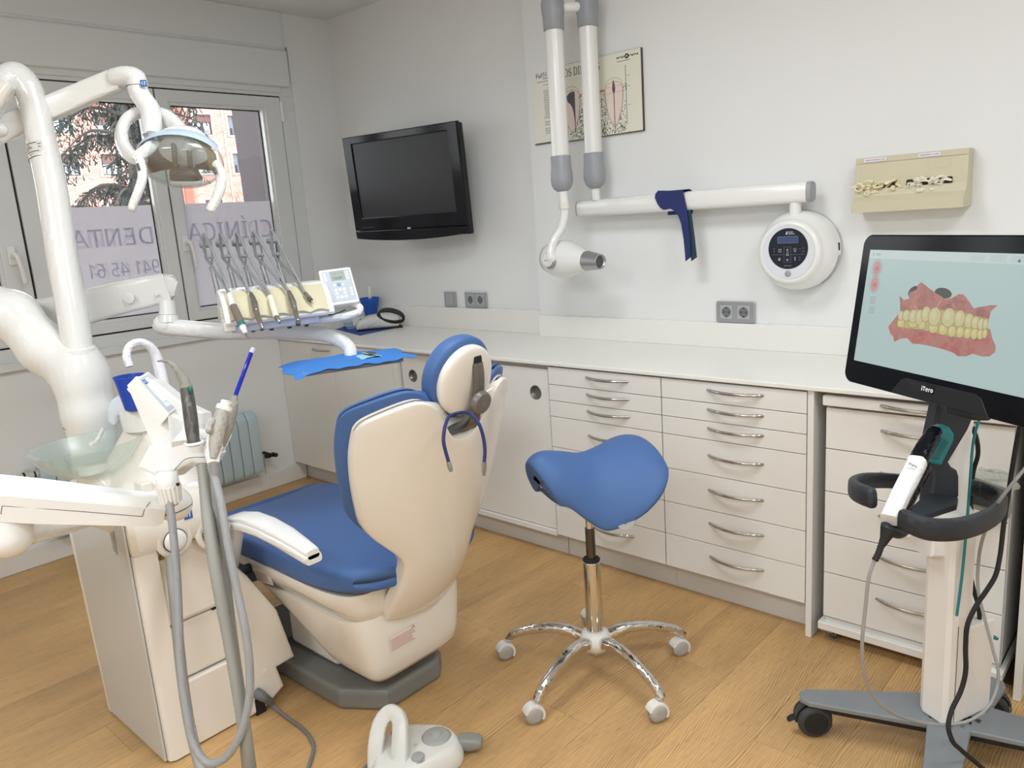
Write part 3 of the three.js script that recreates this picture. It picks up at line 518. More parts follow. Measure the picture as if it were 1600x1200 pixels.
    obj('display_print', mv(dg, 0, 0.013, 0.1297), new THREE.MeshStandardMaterial({ map: disc, roughness: 0.2 }), cu);
    obj('button', [mv(rot(lathe([[0.0001, 0.004], [0.008, 0.0035], [0.0115, 0.001], [0.0118, 0]], 24), Math.PI / 2, 0, 0), 0, -0.073, 0.1285)], M.greyPlast, cu);
    obj('stem', [cyl(0.02, at(2.727, 1.3, 0.075), at(2.727, 1.372, 0.075), 0.019, 28), cyl(0.0205, at(2.727, 1.357, 0.075), at(2.727, 1.3585, 0.075), 0.0205, 28)], M.unit, xr);
    // inner arm over the rail, outer arm in front
    function arm(x, z, yb, yt) {
      obj('arm', tube([at(x, yb + 0.09, z), at(x, yt - 0.09, z)], 0.0325, { n: 2, seg: 32, sq: 0.75, up: [0, 0, 1] }), M.unit, xr);
      for (const [y0, y1, s] of [[yb, yb + 0.105, 1], [yt, yt - 0.105, -1]]) {
        const R = [[-0.042, 0.004], [-0.038, 0.02], [-0.027, 0.032], [-0.012, 0.0395], [0.006, 0.0425], [0.03, 0.0415], [0.06, 0.0385], [0.1, 0.0378], [0.102, 0.036]].map(([dy, r]) => oval(A(at(x, y0 + s * (dy + 0.04), z)), V(1, 0, 0), V(0, 0, s), r, r * 0.97, 32, 0.75));
        obj('joint_cover', loft(R, true, true, true, 1.2), M.greyPlast, xr);
      }
    }
    arm(1.9, 0.098, 1.475, 2.235); arm(1.822, 0.215, 1.47, 2.225);
    obj('arm_axle', [cyl(0.019, at(1.9, 2.17, 0.098), at(1.822, 2.165, 0.215), 0.019, 24)], M.unit, xr);
    obj('arm_post', [cyl(0.017, at(1.897, 1.43, 0.09), at(1.9, 1.5, 0.096), 0.0175, 24)], M.unit, xr);
    obj('drop_tube', [cyl(0.0175, at(1.829, 1.415, 0.217), at(1.824, 1.5, 0.215), 0.0175, 24), tube([at(1.829, 1.42, 0.217), at(1.828, 1.375, 0.218), at(1.82, 1.325, 0.235), at(1.802, 1.28, 0.262), at(1.8, 1.235, 0.285), at(1.806, 1.205, 0.29)], [0.0165, 0.0165, 0.0165, 0.017, 0.0185, 0.02], { n: 40, seg: 20, round: 0.7 })], M.unit, xr);
    obj('collar', cyl(0.0205, at(1.8295, 1.402, 0.217), at(1.8275, 1.428, 0.2165), 0.0205, 28), M.cream, xr);
    // tube head, axis towards +x and a little outwards
    const hd = sub('tube_head', xr, at(1.8, 1.2, 0.205)); hd.rotation.set(0, deg(-9), deg(-3));
    const prof = [[0.001, -0.087], [0.05, -0.0865], [0.058, -0.083], [0.064, -0.07], [0.0735, -0.04], [0.0775, -0.01], [0.0765, 0.02], [0.069, 0.055], [0.057, 0.09], [0.046, 0.122], [0.0425, 0.138], [0.04, 0.139]];
    const hg = lathe(prof, 48); hg.rotateZ(-Math.PI / 2); obj('housing', hg, M.unit, hd);
    const cg = lathe([[0.04, 0.132], [0.0405, 0.14], [0.03, 0.215], [0.029, 0.2165], [0.0265, 0.2165], [0.0255, 0.205], [0.001, 0.205]], 40); cg.rotateZ(-Math.PI / 2); obj('cone', cg, M.alu, hd);
    const eg = lathe([[0.001, 0.206], [0.025, 0.2065]], 32); eg.rotateZ(-Math.PI / 2); obj('cone_opening', eg, M.greyDark, hd);
    const bgx = lathe([[0.051, -0.0875], [0.057, -0.088], [0.06, -0.083], [0.061, -0.075], [0.058, -0.075]], 40); bgx.rotateZ(-Math.PI / 2); obj('back_ring', bgx, M.greyPlast, hd);
    obj('yoke', [mv(rot(lathe([[0.001, 0.013], [0.022, 0.0125], [0.027, 0.009], [0.028, 0]], 32), Math.PI / 2, 0, 0), 0.0, 0.002, 0.086)], M.unit, hd);
    obj('hub_ring', [mv(rot(lathe([[0.027, 0.009], [0.0335, 0.008], [0.036, 0.003], [0.036, -0.008]], 32), Math.PI / 2, 0, 0), 0.0, 0.002, 0.074)], M.greyPlast, hd);
    const lg = canvasTex(128, 128, (c) => { c.fillStyle = '#efefec'; c.fillRect(0, 0, 128, 128); c.fillStyle = '#2c3a55'; c.beginPath(); c.moveTo(34, 76); c.lineTo(50, 46); c.lineTo(54, 76); c.fill(); c.font = '14px sans-serif'; c.fillText('DÜRR', 58, 60); c.fillText('DENTAL', 58, 75); });
    obj('emblem', mv(new THREE.CircleGeometry(0.017, 28), 0.0, 0.002, 0.0995), new THREE.MeshStandardMaterial({ map: lg, roughness: 0.3 }), hd);
  }
  // thyroid collar hung over the rail
  const col = thing('protective_collar', 'navy blue protective collar hanging over the white rail', 'collar', [2.15, 1.2, 0.1]);
  {
    const navy = phy('#1c2a66', 0.6, 0, { sheen: 0.3 }), green = std('#1d3f46', 0.6);
    const f = [[2.195, 1.434, 0.115], [2.192, 1.419, 0.115], [2.203, 1.395, 0.115], [2.216, 1.379, 0.115], [2.23, 1.371, 0.115], [2.247, 1.373, 0.115], [2.258, 1.375, 0.115], [2.277, 1.364, 0.115], [2.293, 1.344, 0.115], [2.304, 1.315, 0.115], [2.313, 1.255, 0.115], [2.317, 1.207, 0.115], [2.319, 1.175, 0.115], [2.341, 1.19, 0.115], [2.34, 1.242, 0.115], [2.334, 1.325, 0.115], [2.327, 1.373, 0.115], [2.317, 1.42, 0.115], [2.312, 1.437, 0.115], [2.207, 1.445, 0.115]].map((p) => [p[0] - 2.15, p[1] - 1.2]);
    obj('front_layer', mv(ext(f, 0.007, 0.0015), 0, 0, 0.009), navy, col);
    const b = [[2.321, 1.366, 0.1], [2.34, 1.364, 0.1], [2.353, 1.265, 0.1], [2.361, 1.188, 0.1], [2.338, 1.174, 0.1], [2.334, 1.241, 0.1], [2.325, 1.325, 0.1]].map((p) => [p[0] - 2.15, p[1] - 1.2]);
    obj('back_layer', mv(ext(b, 0.006, 0.0012), 0, 0, 0.0), green, col);
    const x0 = f[19][0], x1 = f[18][0];
    obj('fold', [loft([[0.016, 0.233], [0.012, 0.2375], [0.002, 0.2385], [-0.03, 0.2395], [-0.05, 0.232], [-0.054, 0.21], [-0.052, 0.15]].map(([z, y]) => [V(x0, y - 0.0, z - 0.0), V(x1 + 0.004, y, z), V(x1 + 0.004, y + 0.003, z - 0.003), V(x0, y + 0.003, z - 0.003)]), true, true, true, 0.6)], navy, col);
  }
  // glove dispenser
  const gd = thing('glove_dispenser', 'beige wall dispenser with latex gloves sticking out of two slots', 'dispenser', [3.085, 1.32, 0.001]);
  {
    const beige = std('#cfc7ac', 0.5), W = 0.325;
    // side profile: z, y
    const side = [[0, 0], [0.1, 0], [0.102, 0.034], [0.078, 0.05], [0.066, 0.075], [0.062, 0.155], [0.062, 0.172], [0, 0.172]];
    const prof = new THREE.Shape(side.map((p) => new THREE.Vector2(...p)));
    const g = new THREE.ExtrudeGeometry(prof, { depth: W - 0.006, bevelEnabled: true, bevelThickness: 0.003, bevelSize: 0.002, bevelOffset: -0.002, bevelSegments: 2 }); g.translate(0, 0, -W / 2 + 0.003);
    g.rotateY(-Math.PI / 2); obj('housing', g, beige, gd); // local x -> z, z -> -x
    obj('lid_line', bx(W - 0.004, 0.0012, 0.0015, 0, 0.154, 0.0622, 0), std('#9b947c', 0.7), gd);
    const tilt = Math.atan2(0.012, 0.08);
    for (const [cx, w] of [[-0.09, 0.118], [0.058, 0.13]]) obj('slot', orient(ext(rrect(w, 0.02, 0.004), 0.002, 0), [cx, 0.083, 0.0648], 0, -0.05, 0), std('#3a3322', 0.9), gd);
    const lab = (s, w) => new THREE.MeshStandardMaterial({ map: canvasTex(512, 64, (c) => { c.fillStyle = '#eeecee'; c.fillRect(0, 0, 512, 64); c.fillStyle = '#3a3c92'; c.font = 'bold 38px sans-serif'; const m = c.measureText(s).width; c.save(); c.translate(24, 46); c.scale(460 / m, 1); c.fillText(s, 0, 0); c.restore(); }), roughness: 0.6 });
    obj('label_strip', bx(0.068, 0.0105, 0.001, -0.103, 0.163, 0.0635, 0), lab('GUANTES MEDIANOS LATEX'), gd); obj('label_strip', bx(0.062, 0.0105, 0.001, 0.055, 0.163, 0.0635, 0), lab('PEQUEÑOS LATEX'), gd);
    obj('embossed_plate', bx(0.06, 0.026, 0.0012, 0.085, 0.135, 0.0637, 0.001), beige, gd);
    const latex = std('#e9e0bf', 0.6), latex2 = std('#e6e1d2', 0.6);
    function crumple(n, x0, x1, out, m, s) { seed = s; const gs = []; for (let i = 0; i < n; i++) { const x = rr(x0, x1), pts = []; let p = [x, rr(0.074, 0.088), 0.058]; for (let k = 0; k < 5; k++) { pts.push(p.slice()); p = [p[0] + rr(-0.02, 0.02), Math.max(0.058, Math.min(0.095, p[1] + rr(-0.013, 0.01))), Math.min(0.075 + out, Math.max(0.06, p[2] + rr(-0.004, 0.014)))]; } gs.push(tube(pts, [rr(0.003, 0.006), rr(0.005, 0.009), rr(0.003, 0.007), 0.003], { seg: 8, n: 14, flat: [1.3, 0.6], round: true })); } return gs; }
    obj('glove', crumple(22, -0.15, -0.04, 0.022, latex, 5), latex, gd); obj('glove', crumple(15, 0.005, 0.115, 0.008, latex2, 9), latex2, gd);
    const ring = new THREE.TorusGeometry(0.012, 0.0028, 8, 24); ring.translate(-0.145, 0.08, 0.084); obj('glove_cuff', [ring, mv(new THREE.TorusGeometry(0.007, 0.002, 8, 20), -0.118, 0.06, 0.088)], latex, gd);
  }
}

// cushion-like body: centre sheet P(u,v) (u,v in -1..1), normal N, thickness to back and front, rim power
function pillow(P, N, tb, tf, o = {}) {
  const nu = o.nu || 36, nv = o.nv || 30, ku = o.ku || 4, kv = o.kv || 4, rings = [];
  const rim = (a, k) => Math.pow(Math.max(0, 1 - Math.pow(Math.abs(a), k)), 1 / k);
  const f2 = (f, u, v) => (typeof f === 'function' ? f(u, v) : f);
  for (let j = 0; j <= nv; j++) {
    const v = o.v0 !== undefined ? o.v0 + (o.v1 - o.v0) * j / nv : Math.sin((j / nv - 0.5) * Math.PI), rv = o.openV ? 1 : rim(v, kv), ring = [];
    for (let i = 0; i <= nu; i++) { const u = Math.sin((i / nu - 0.5) * Math.PI); const p = P(u, v), n = typeof N === 'function' ? N(u, v) : N; ring.push(p.clone().addScaledVector(n, f2(tb, u, v) * rim(u, ku) * rv)); }
    for (let i = nu; i >= 0; i--) { const u = Math.sin((i / nu - 0.5) * Math.PI); const p = P(u, v), n = typeof N === 'function' ? N(u, v) : N; ring.push(p.clone().addScaledVector(n, -f2(tf, u, v) * rim(u, ku) * rv - 1e-5)); }
    rings.push(ring);
  }
  return o.flip ? flip(loft(rings.reverse(), true, true, true, o.crease || 3.2).toNonIndexed()) : loft(rings, true, true, true, o.crease || 3.2);
}
function lerpT(tab, x) { // smooth table look-up
  const n = tab.length; if (x <= tab[0][0]) return tab[0][1]; if (x >= tab[n - 1][0]) return tab[n - 1][1];
  let i = 0; while (x > tab[i + 1][0]) i++;
  const h = tab[i + 1][0] - tab[i][0], t = (x - tab[i][0]) / h, d = (k) => { const a = Math.max(0, k - 1), b = Math.min(n - 1, k + 1); return (tab[b][1] - tab[a][1]) / (tab[b][0] - tab[a][0]); };
  const m0 = d(i) * h, m1 = d(i + 1) * h, t2 = t * t, t3 = t2 * t;
  return (2 * t3 - 3 * t2 + 1) * tab[i][1] + (t3 - 2 * t2 + t) * m0 + (-2 * t3 + 3 * t2) * tab[i + 1][1] + (t3 - t2) * m1;
}

// ---------- treatment chair (head end towards +x) ----------
{
  const zc = 1.475, ch = thing('treatment_chair', 'blue and cream dental treatment chair seen from behind its backrest', 'dental chair', [1.95, 0, zc]);
  // floor base
  obj('base_plate', mv(rot(ext([[-0.55, -0.2], [0.08, -0.185], [0.165, -0.13], [0.205, -0.1], [0.205, 0.1], [0.165, 0.145], [-0.12, 0.2], [-0.55, 0.2]], 0.066, 0.014, [], 3), -Math.PI / 2, 0, 0), 0, 0.001, 0), M.greyBase, ch);
  obj('base_tread', mv(rot(ext([[-0.3, -0.128], [0.115, -0.1], [0.115, 0.1], [-0.3, 0.16]], 0.012, 0.003, [], 2), -Math.PI / 2, 0, 0), 0, 0.062, 0), std('#55524e', 0.35), ch);
  // lift housing under the seat
  const X = V(1, 0, 0), Z = V(0, 0, 1), Y = V(0, 1, 0);
  const rows = [[0.33, -0.33, 0.25, 0.212], [0.3, -0.26, 0.256, 0.205], [0.26, -0.19, 0.259, 0.195], [0.22, -0.12, 0.26, 0.185], [0.18, -0.055, 0.258, 0.176], [0.145, 0.0, 0.252, 0.166], [0.125, 0.045, 0.238, 0.15], [0.119, 0.075, 0.215, 0.128]];
  const lower = rows.map(([y, x0, x1, hz]) => oval(V((x0 + x1) / 2, y, 0), X, Z, (x1 - x0) / 2, hz, 56, 0.32));
  obj('lift_housing', loft(lower.reverse(), true, true, true, 1.0), M.cream, ch);
  obj('lift_column', [bx(0.26, 0.3, 0.24, -0.14, 0.22, 0, 0.02), bx(0.3, 0.05, 0.3, -0.22, 0.3, 0, 0.012)], M.cream, ch);
  // seat shell
  const shellRows = [[0.312, -0.03, 0.235, 0.16], [0.33, -0.14, 0.25, 0.195], [0.36, -0.29, 0.262, 0.222], [0.39, -0.5, 0.268, 0.236], [0.412, -0.52, 0.272, 0.243], [0.422, -0.52, 0.272, 0.24]];
  obj('seat_shell', loft(shellRows.map(([y, x0, x1, hz]) => oval(V((x0 + x1) / 2, y, 0), X, Z, (x1 - x0) / 2, hz, 56, 0.3)), true, true, true, 1.0), M.cream, ch);
  // warning stickers
  const sticker = (w, h, tri) => new THREE.MeshStandardMaterial({ roughness: 0.4, map: canvasTex(256, Math.round(256 * h / w), (c, W, H) => { c.fillStyle = '#ece5dc'; c.fillRect(0, 0, W, H); c.fillStyle = '#b5736c'; for (let y = tri ? 26 : 6; y < H - 8; y += 13) c.fillRect(8, y, W - 16 - 60 * hash(y, 2), 5); if (tri) { c.strokeStyle = '#8a4b46'; c.lineWidth = 4; c.beginPath(); c.moveTo(W - 60, 22); c.lineTo(W - 46, 2); c.lineTo(W - 32, 22); c.closePath(); c.stroke(); } }) });
  obj('warning_sticker', orient(new THREE.PlaneGeometry(0.105, 0.05), [0.2607, 0.237, 0.06], Math.PI / 2), sticker(0.105, 0.05, true), ch);
  obj('warning_sticker', orient(new THREE.PlaneGeometry(0.1, 0.036), [-0.17, 0.372, 0.2335], 0, 0.12, 0.15), sticker(0.1, 0.036), ch);
  // seat cushion and leg rest
  const seatW = [[-1, 0.215], [-0.6, 0.245], [-0.1, 0.25], [0.4, 0.26], [0.75, 0.25], [1, 0.225]];
  obj('seat_cushion', pillow((u, v) => { const w = lerpT(seatW, v), x = -0.09 + v * 0.424 - 0.05 * u * u * u * u * (v > 0 ? v * v : 0); return V(x, 0.452 + 0.012 * v + 0.012 * u * u, u * w); }, Y, 0.048, 0.045, { ku: 5, kv: 5, nu: 44, nv: 40 }), M.vinyl, ch);
  obj('leg_rest', pillow((u, v) => { const a = deg(58), c = v * 0.21 - 0.2; return V(-0.53 + (c + 0.02) * Math.cos(a), 0.44 + (c - 0.0) * Math.sin(a) + 0.02, u * (0.205 + 0.012 * v)); }, V(-Math.sin(deg(58)), Math.cos(deg(58)), 0), 0.03, 0.03, { ku: 5, kv: 5 }), M.vinyl, ch);
  // backrest: local frame s across (z), t up along the back, n to the rear
  const al = deg(20), U = V(Math.sin(al), Math.cos(al), 0), Nn = V(Math.cos(al), -Math.sin(al), 0), O = V(0.3, 0.3, 0);
  const at = (s, t, n) => O.clone().addScaledVector(U, t).addScaledVector(Nn, n).addScaledVector(Z, s);
  // top profile over s / half width
  const topT = [[0, 0.59], [0.08, 0.592], [0.18, 0.61], [0.3, 0.66], [0.42, 0.698], [0.54, 0.708], [0.66, 0.699], [0.8, 0.678], [0.92, 0.655], [0.97, 0.64], [1, 0.622]];
  const wS = [[0, 0.13], [0.05, 0.138], [0.1, 0.138], [0.3, 0.128], [0.37, 0.13], [0.42, 0.15], [0.5, 0.2], [0.56, 0.225], [0.62, 0.235], [0.75, 0.252], [0.88, 0.262], [1, 0.262]];
  const sheet = (grow, n0, low) => (u, v) => { const q = (v + 1) / 2, au = Math.abs(u), Q = low + (1 - low) * q, w = lerpT(wS, Q) + grow, T = lerpT(topT, au) + grow, tb = low ? 0.27 : -0.005, t = tb + (T - tb) * q; const s = u * w + (low ? 0 : -0.02 * Math.max(0, 1 - t / 0.38)), b = 1 - Math.min(1, t / 0.26); return at(s, t, n0 - 1.5 * s * s - 0.045 * b * b); };
  const shell = sheet(0, 0, 0), bl = sheet(0.017, -0.024, 0.4);
  obj('backrest_shell', pillow(shell, Nn, (u, v) => 0.024 - 0.008 * v, (u, v) => 0.022, { ku: 6, kv: 9, nu: 48, nv: 44 }), M.cream, ch);
  obj('backrest_cushion', pillow(bl, Nn, 0.012, 0.026, { ku: 4, kv: 8, nu: 48, nv: 40 }), M.vinyl, ch);
  obj('hinge_cover', [bx(0.08, 0.1, 0.2, 0.2, 0.335, 0, 0.03)], M.blackMatte, ch);
  // headrest
  const hb = deg(16), HU = V(Math.sin(hb), Math.cos(hb), 0), HN = V(Math.cos(hb), -Math.sin(hb), 0), HC = V(0.527, 0.997, -0.008);
  const hp = (r, n, sx = 1) => (u, v) => { const w = Math.sqrt(Math.max(0, 1 - v * v)); const s = u * Math.max(w, 0.02) * r * sx, t = v * r; return HC.clone().addScaledVector(Z, s).addScaledVector(HU, t).addScaledVector(HN, n - 0.6 * s * s); };
  obj('headrest_cushion', pillow(hp(0.108, -0.022, 0.95), HN, 0.022, 0.05, { ku: 3, kv: 3, nu: 36, nv: 32 }), M.vinyl, ch);
  obj('headrest_back', pillow(hp(0.093, 0.0, 0.95), HN, 0.022, 0.02, { ku: 3, kv: 3, nu: 36, nv: 32 }), M.cream, ch);
  const hk = (s, t, n) => HC.clone().addScaledVector(Z, s).addScaledVector(HU, t).addScaledVector(HN, n).toArray();
  const dark = std('#6b6660', 0.4, 0.3);
  obj('headrest_slot', orient(bx(0.03, 0.036, 0.012, 0, 0, 0, 0.006), hk(-0.012, 0.052, 0.019), Math.PI / 2, 0, 0), M.blackMatte, ch);
  const br = obj('headrest_bracket', [tube([hk(-0.012, 0.05, 0.018), hk(-0.012, 0.02, 0.03), hk(-0.011, -0.04, 0.038), hk(-0.008, -0.1, 0.032), hk(-0.004, -0.14, 0.0)], [0.017, 0.016, 0.016, 0.017, 0.02], { flat: [1, 0.5], sq: 0.5, up: HN.toArray(), n: 30 })], dark, ch);
  obj('bracket_foot', [tube([hk(-0.055, -0.13, 0.0), hk(-0.035, -0.1, 0.025), hk(-0.006, -0.055, 0.036)], [0.008, 0.007, 0.006], { n: 14 }), tube([hk(0.045, -0.13, 0.0), hk(0.02, -0.1, 0.028), hk(-0.012, -0.055, 0.036)], [0.008, 0.007, 0.006], { n: 14 }), bx(0.03, 0.022, 0.12, 0.5, 0.875, 0, 0.006)], M.greyDark, ch);
  const kn = lathe([[0.001, 0.017], [0.024, 0.0165], [0.0275, 0.0145], [0.0285, 0.011], [0.03, 0.008], [0.03, 0]], 40); along(kn, HN); const kc = hk(-0.009, -0.042, 0.046); obj('headrest_knob', mv(kn, ...kc), std('#77736d', 0.35, 0.25), ch);
  // armrest on the camera side
  const az = 0.305;
  const pad = (dy, g) => { const r = []; for (const [x, y, w, h] of [[-0.198, 0.545, 0.026, 0.011], [-0.185, 0.56, 0.031, 0.013], [-0.14, 0.588, 0.037, 0.013], [-0.06, 0.604, 0.038, 0.013], [0.03, 0.606, 0.037, 0.013], [0.12, 0.598, 0.034, 0.013], [0.19, 0.586, 0.029, 0.013], [0.235, 0.577, 0.026, 0.012], [0.246, 0.575, 0.023, 0.012]]) r.push(oval(V(x, y + dy, az), Z, Y, w + g, h, 28, 0.45)); return r; };
  obj('armrest_body', loft(pad(-0.006, 0), true, true, true, 0.9), M.unit, ch);
  obj('armrest_pad', loft(pad(0.008, -0.006), true, true, true, 0.9), phy('#f1f1ee', 0.3), ch);
  obj('armrest_post', [loft([[-0.275, 0.33, 0.022], [-0.255, 0.37, 0.027], [-0.215, 0.44, 0.028], [-0.165, 0.54, 0.03], [-0.15, 0.585, 0.03]].map(([x, y, w]) => oval(V(x, y, az), X, Z, w, 0.018, 24, 0.6))), mv(rot(lathe([[0.001, 0.02], [0.025, 0.02], [0.03, 0.015], [0.03, -0.015], [0.025, -0.02], [0.001, -0.02]], 28), Math.PI / 2, 0, 0), -0.268, 0.345, az)], M.unit, ch);
  obj('armrest_pivot', [cyl(0.016, [-0.235, 0.39, 0.24], [-0.235, 0.39, az], 0.016, 24)], M.blackMatte, ch);

  // bib cord round the headrest bracket
  const cord = thing('bib_clip_cord', 'dark blue cord with two metal clips hanging from the headrest of the treatment chair', 'cord', [2.437, 0.894, 1.475]);
  const cb = std('#1f2b63', 0.6);
  const Lc = [[2.555, 0.933, 1.614], [2.568, 0.923, 1.633], [2.573, 0.899, 1.643], [2.578, 0.877, 1.644], [2.585, 0.853, 1.644]], Rc = [[2.584, 0.941, 1.557], [2.604, 0.924, 1.558], [2.614, 0.894, 1.557], [2.62, 0.861, 1.561], [2.621, 0.837, 1.567]];
  wobj('cord', [tube([...Lc.slice().reverse(), [2.531, 0.938, 1.579], [2.531, 0.939, 1.551], [2.561, 0.943, 1.551], ...Rc], 0.0042, { n: 90, seg: 8 })], cb, cord);
  for (const [e, f] of [[Lc[4], [2.592, 0.831, 1.645]], [Rc[4], [2.623, 0.806, 1.574]]]) { const c = wobj('clip', [tube([e, f], [0.006, 0.0065, 0.004], { n: 8, seg: 8, flat: [1, 0.6], sq: 0.6 })], M.steel, cord); }
}

// ---------- saddle stool ----------
{
  const st = thing('saddle_stool', 'blue saddle stool on a chrome five-armed base with white castors', 'stool', [2.523, 0, 1.057]);
  const hub = 0.105;
  // five arms with castors; directions towards the castors
  const R = 0.29;
  const dirs = [0, 1, 2, 3, 4].map((k) => deg(88 + 72 * k));
  const tri = phy('#e3e1db', 0.35), grey = std('#a9a7a2', 0.5);
  dirs.forEach((a) => {
    const c = Math.cos(a), s = Math.sin(a), p = (r, y) => [c * r, y, s * r];
    obj('base_arm', [tube([p(0.03, 0.112), p(0.09, 0.128), p(0.16, 0.124), p(0.225, 0.106), p(0.272, 0.085), p(0.29, 0.066)], [0.02, 0.019, 0.0165, 0.015, 0.0145, 0.013], { n: 40, seg: 18, flat: [0.95, 0.9], sq: 0.8, round: 0.6 })], M.chrome, st);
    const k = sub('castor', st, p(R, 0)), yaw = deg(-30) ; k.rotation.y = yaw;
    obj('castor_stem', cyl(0.0055, [0, 0.045, 0], [0, 0.075, 0]), M.chrome, k);
    for (const sx of [-1, 1]) { const w = lathe([[0.001, 0.0085], [0.012, 0.0085], [0.017, 0.0075], [0.0225, 0.004], [0.0265, 0.0015], [0.0275, -0.002], [0.0275, -0.008], [0.001, -0.008]], 32); w.rotateZ(sx > 0 ? -Math.PI / 2 : Math.PI / 2); obj('castor_wheel', mv(w, sx * 0.0125, 0.0275, 0.014), grey, k); }
    const hood = new THREE.Shape(); hood.absarc(0, 0, 0.0295, deg(-35), deg(160), false); hood.absarc(0, 0, 0.022, deg(160), deg(-35), true); hood.closePath();
    const hg = new THREE.ExtrudeGeometry(hood, { depth: 0.03, bevelEnabled: true, bevelSize: 0.001, bevelThickness: 0.001, bevelSegments: 1, curveSegments: 24 }); hg.translate(0, 0, -0.015); hg.rotateY(Math.PI / 2); hg.translate(0, 0.0275, 0.014); obj('castor_hood', hg, tri, k);
  });
  obj('hub_cover', lathe([[0.001, 0.075], [0.03, 0.075], [0.038, 0.085], [0.045, 0.095], [0.049, 0.108], [0.047, 0.122], [0.04, 0.135], [0.031, 0.142], [0.001, 0.143]], 40), tri, st);
  obj('hub_foot', lathe([[0.001, 0.058], [0.016, 0.058], [0.0185, 0.061], [0.0185, 0.08]], 28), M.steel, st);
  obj('column_tube', lathe([[0.001, 0.13], [0.0262, 0.13], [0.0262, 0.366], [0.025, 0.369], [0.012, 0.369]], 40), M.chrome, st);
  obj('column_collar', lathe([[0.012, 0.367], [0.0245, 0.368], [0.0265, 0.372], [0.024, 0.377], [0.015, 0.379]], 32), M.rubber, st);
  obj('gas_spring', cyl(0.0145, [0, 0.37, 0], [0, 0.472, 0], 0.0145, 28), std('#5b5752', 0.25, 0.8), st);
  obj('spring_rod', cyl(0.0118, [0, 0.47, 0], [0, 0.6, 0], 0.0118, 28), M.chrome, st);
  obj('seat_plate', [bx(0.1, 0.012, 0.14, 0, 0.62, 0, 0.004), bx(0.06, 0.03, 0.08, 0, 0.605, 0, 0.006)], M.greyDark, st);
  // seat: rider faces along local -z; sheet saddle-shaped
  const seat = sub('seat', st, [0, 0.55, 0]); seat.rotation.y = deg(159);
  const P = (u, v) => {
    const q = (v + 1) / 2;                                      // 0 nose .. 1 rear
    const w = lerpT([[0, 0.085], [0.12, 0.1], [0.3, 0.125], [0.5, 0.155], [0.7, 0.188], [0.88, 0.19], [1, 0.15]], q);
    const z = -0.185 + 0.385 * q, ridge = lerpT([[0, 0.15], [0.1, 0.163], [0.25, 0.15], [0.45, 0.13], [0.7, 0.138], [0.9, 0.152], [1, 0.146]], q);
    const drop = lerpT([[0, 0.105], [0.2, 0.15], [0.4, 0.172], [0.6, 0.155], [0.85, 0.105], [1, 0.05]], q);
    const a = Math.abs(u), bend = 1 - 0.2 * a * a * (1 - 0.6 * q);
    return V(u * w * bend, ridge - drop * Math.pow(a, 1.7), z + 0.05 * a * a * Math.max(0, 1 - 2.2 * q) - 0.03 * a * a * Math.max(0, q - 0.6));
  };
  const Np = (u, v) => { const e = 0.01, U1 = P(Math.min(1, u + e), v).sub(P(Math.max(-1, u - e), v)), V1 = P(u, Math.min(1, v + e)).sub(P(u, Math.max(-1, v - e))); return V1.cross(U1).normalize(); };
  obj('upholstery', pillow(P, Np, 0.026, 0.014, { ku: 4, kv: 4, nu: 60, nv: 50 }), M.vinyl, seat);
  const Q = (u, v) => P(u * 0.9, v * 0.92).addScaledVector(Np(u * 0.9, v * 0.92), -0.017);
  obj('underside_shell', pillow(Q, Np, 0.004, 0.01, { ku: 6, kv: 6, nu: 40, nv: 30 }), M.cream, seat);
  // height lever with its printed tag
  wobj('lever', [tube([[2.562, 0.551, 1.062], [2.619, 0.55, 1.079], [2.66, 0.545, 1.085]], 0.004, { n: 12, seg: 8 })], M.steel, st);
  const tagT = canvasTex(256, 256, (c) => { c.fillStyle = '#a9a9a3'; c.fillRect(0, 0, 256, 256); c.strokeStyle = c.fillStyle = '#1b1b1b'; c.lineWidth = 9; c.beginPath(); c.moveTo(70, 196); c.lineTo(84, 140); c.lineTo(136, 120); c.lineTo(140, 70); c.moveTo(84, 140); c.lineTo(150, 150); c.moveTo(104, 160); c.lineTo(160, 160); c.moveTo(132, 160); c.lineTo(132, 200); c.moveTo(104, 202); c.lineTo(160, 202); c.stroke(); c.beginPath(); c.arc(140, 58, 12, 0, 7); c.fill(); c.beginPath(); c.moveTo(196, 60); c.lineTo(210, 88); c.lineTo(182, 88); c.fill(); c.beginPath(); c.moveTo(196, 134); c.lineTo(210, 106); c.lineTo(182, 106); c.fill(); });
  const tg = sub('lever_tag', st); const tp = [2.67, 0.541, 1.084]; st.updateMatrixWorld(true); tg.position.copy(st.worldToLocal(A(tp))); tg.rotation.set(deg(-14), deg(43), deg(-14), 'YXZ');
  const ov = new THREE.Shape(); ov.absellipse(0, 0, 0.027, 0.031, 0, Math.PI * 2);
  obj('plate', ext(ov, 0.004, 0.0012), std('#a9a9a3', 0.45), tg); obj('pictogram', mv(new THREE.CircleGeometry(0.022, 32), 0, 0, 0.0042), new THREE.MeshStandardMaterial({ map: tagT, roughness: 0.45 }), tg);
}

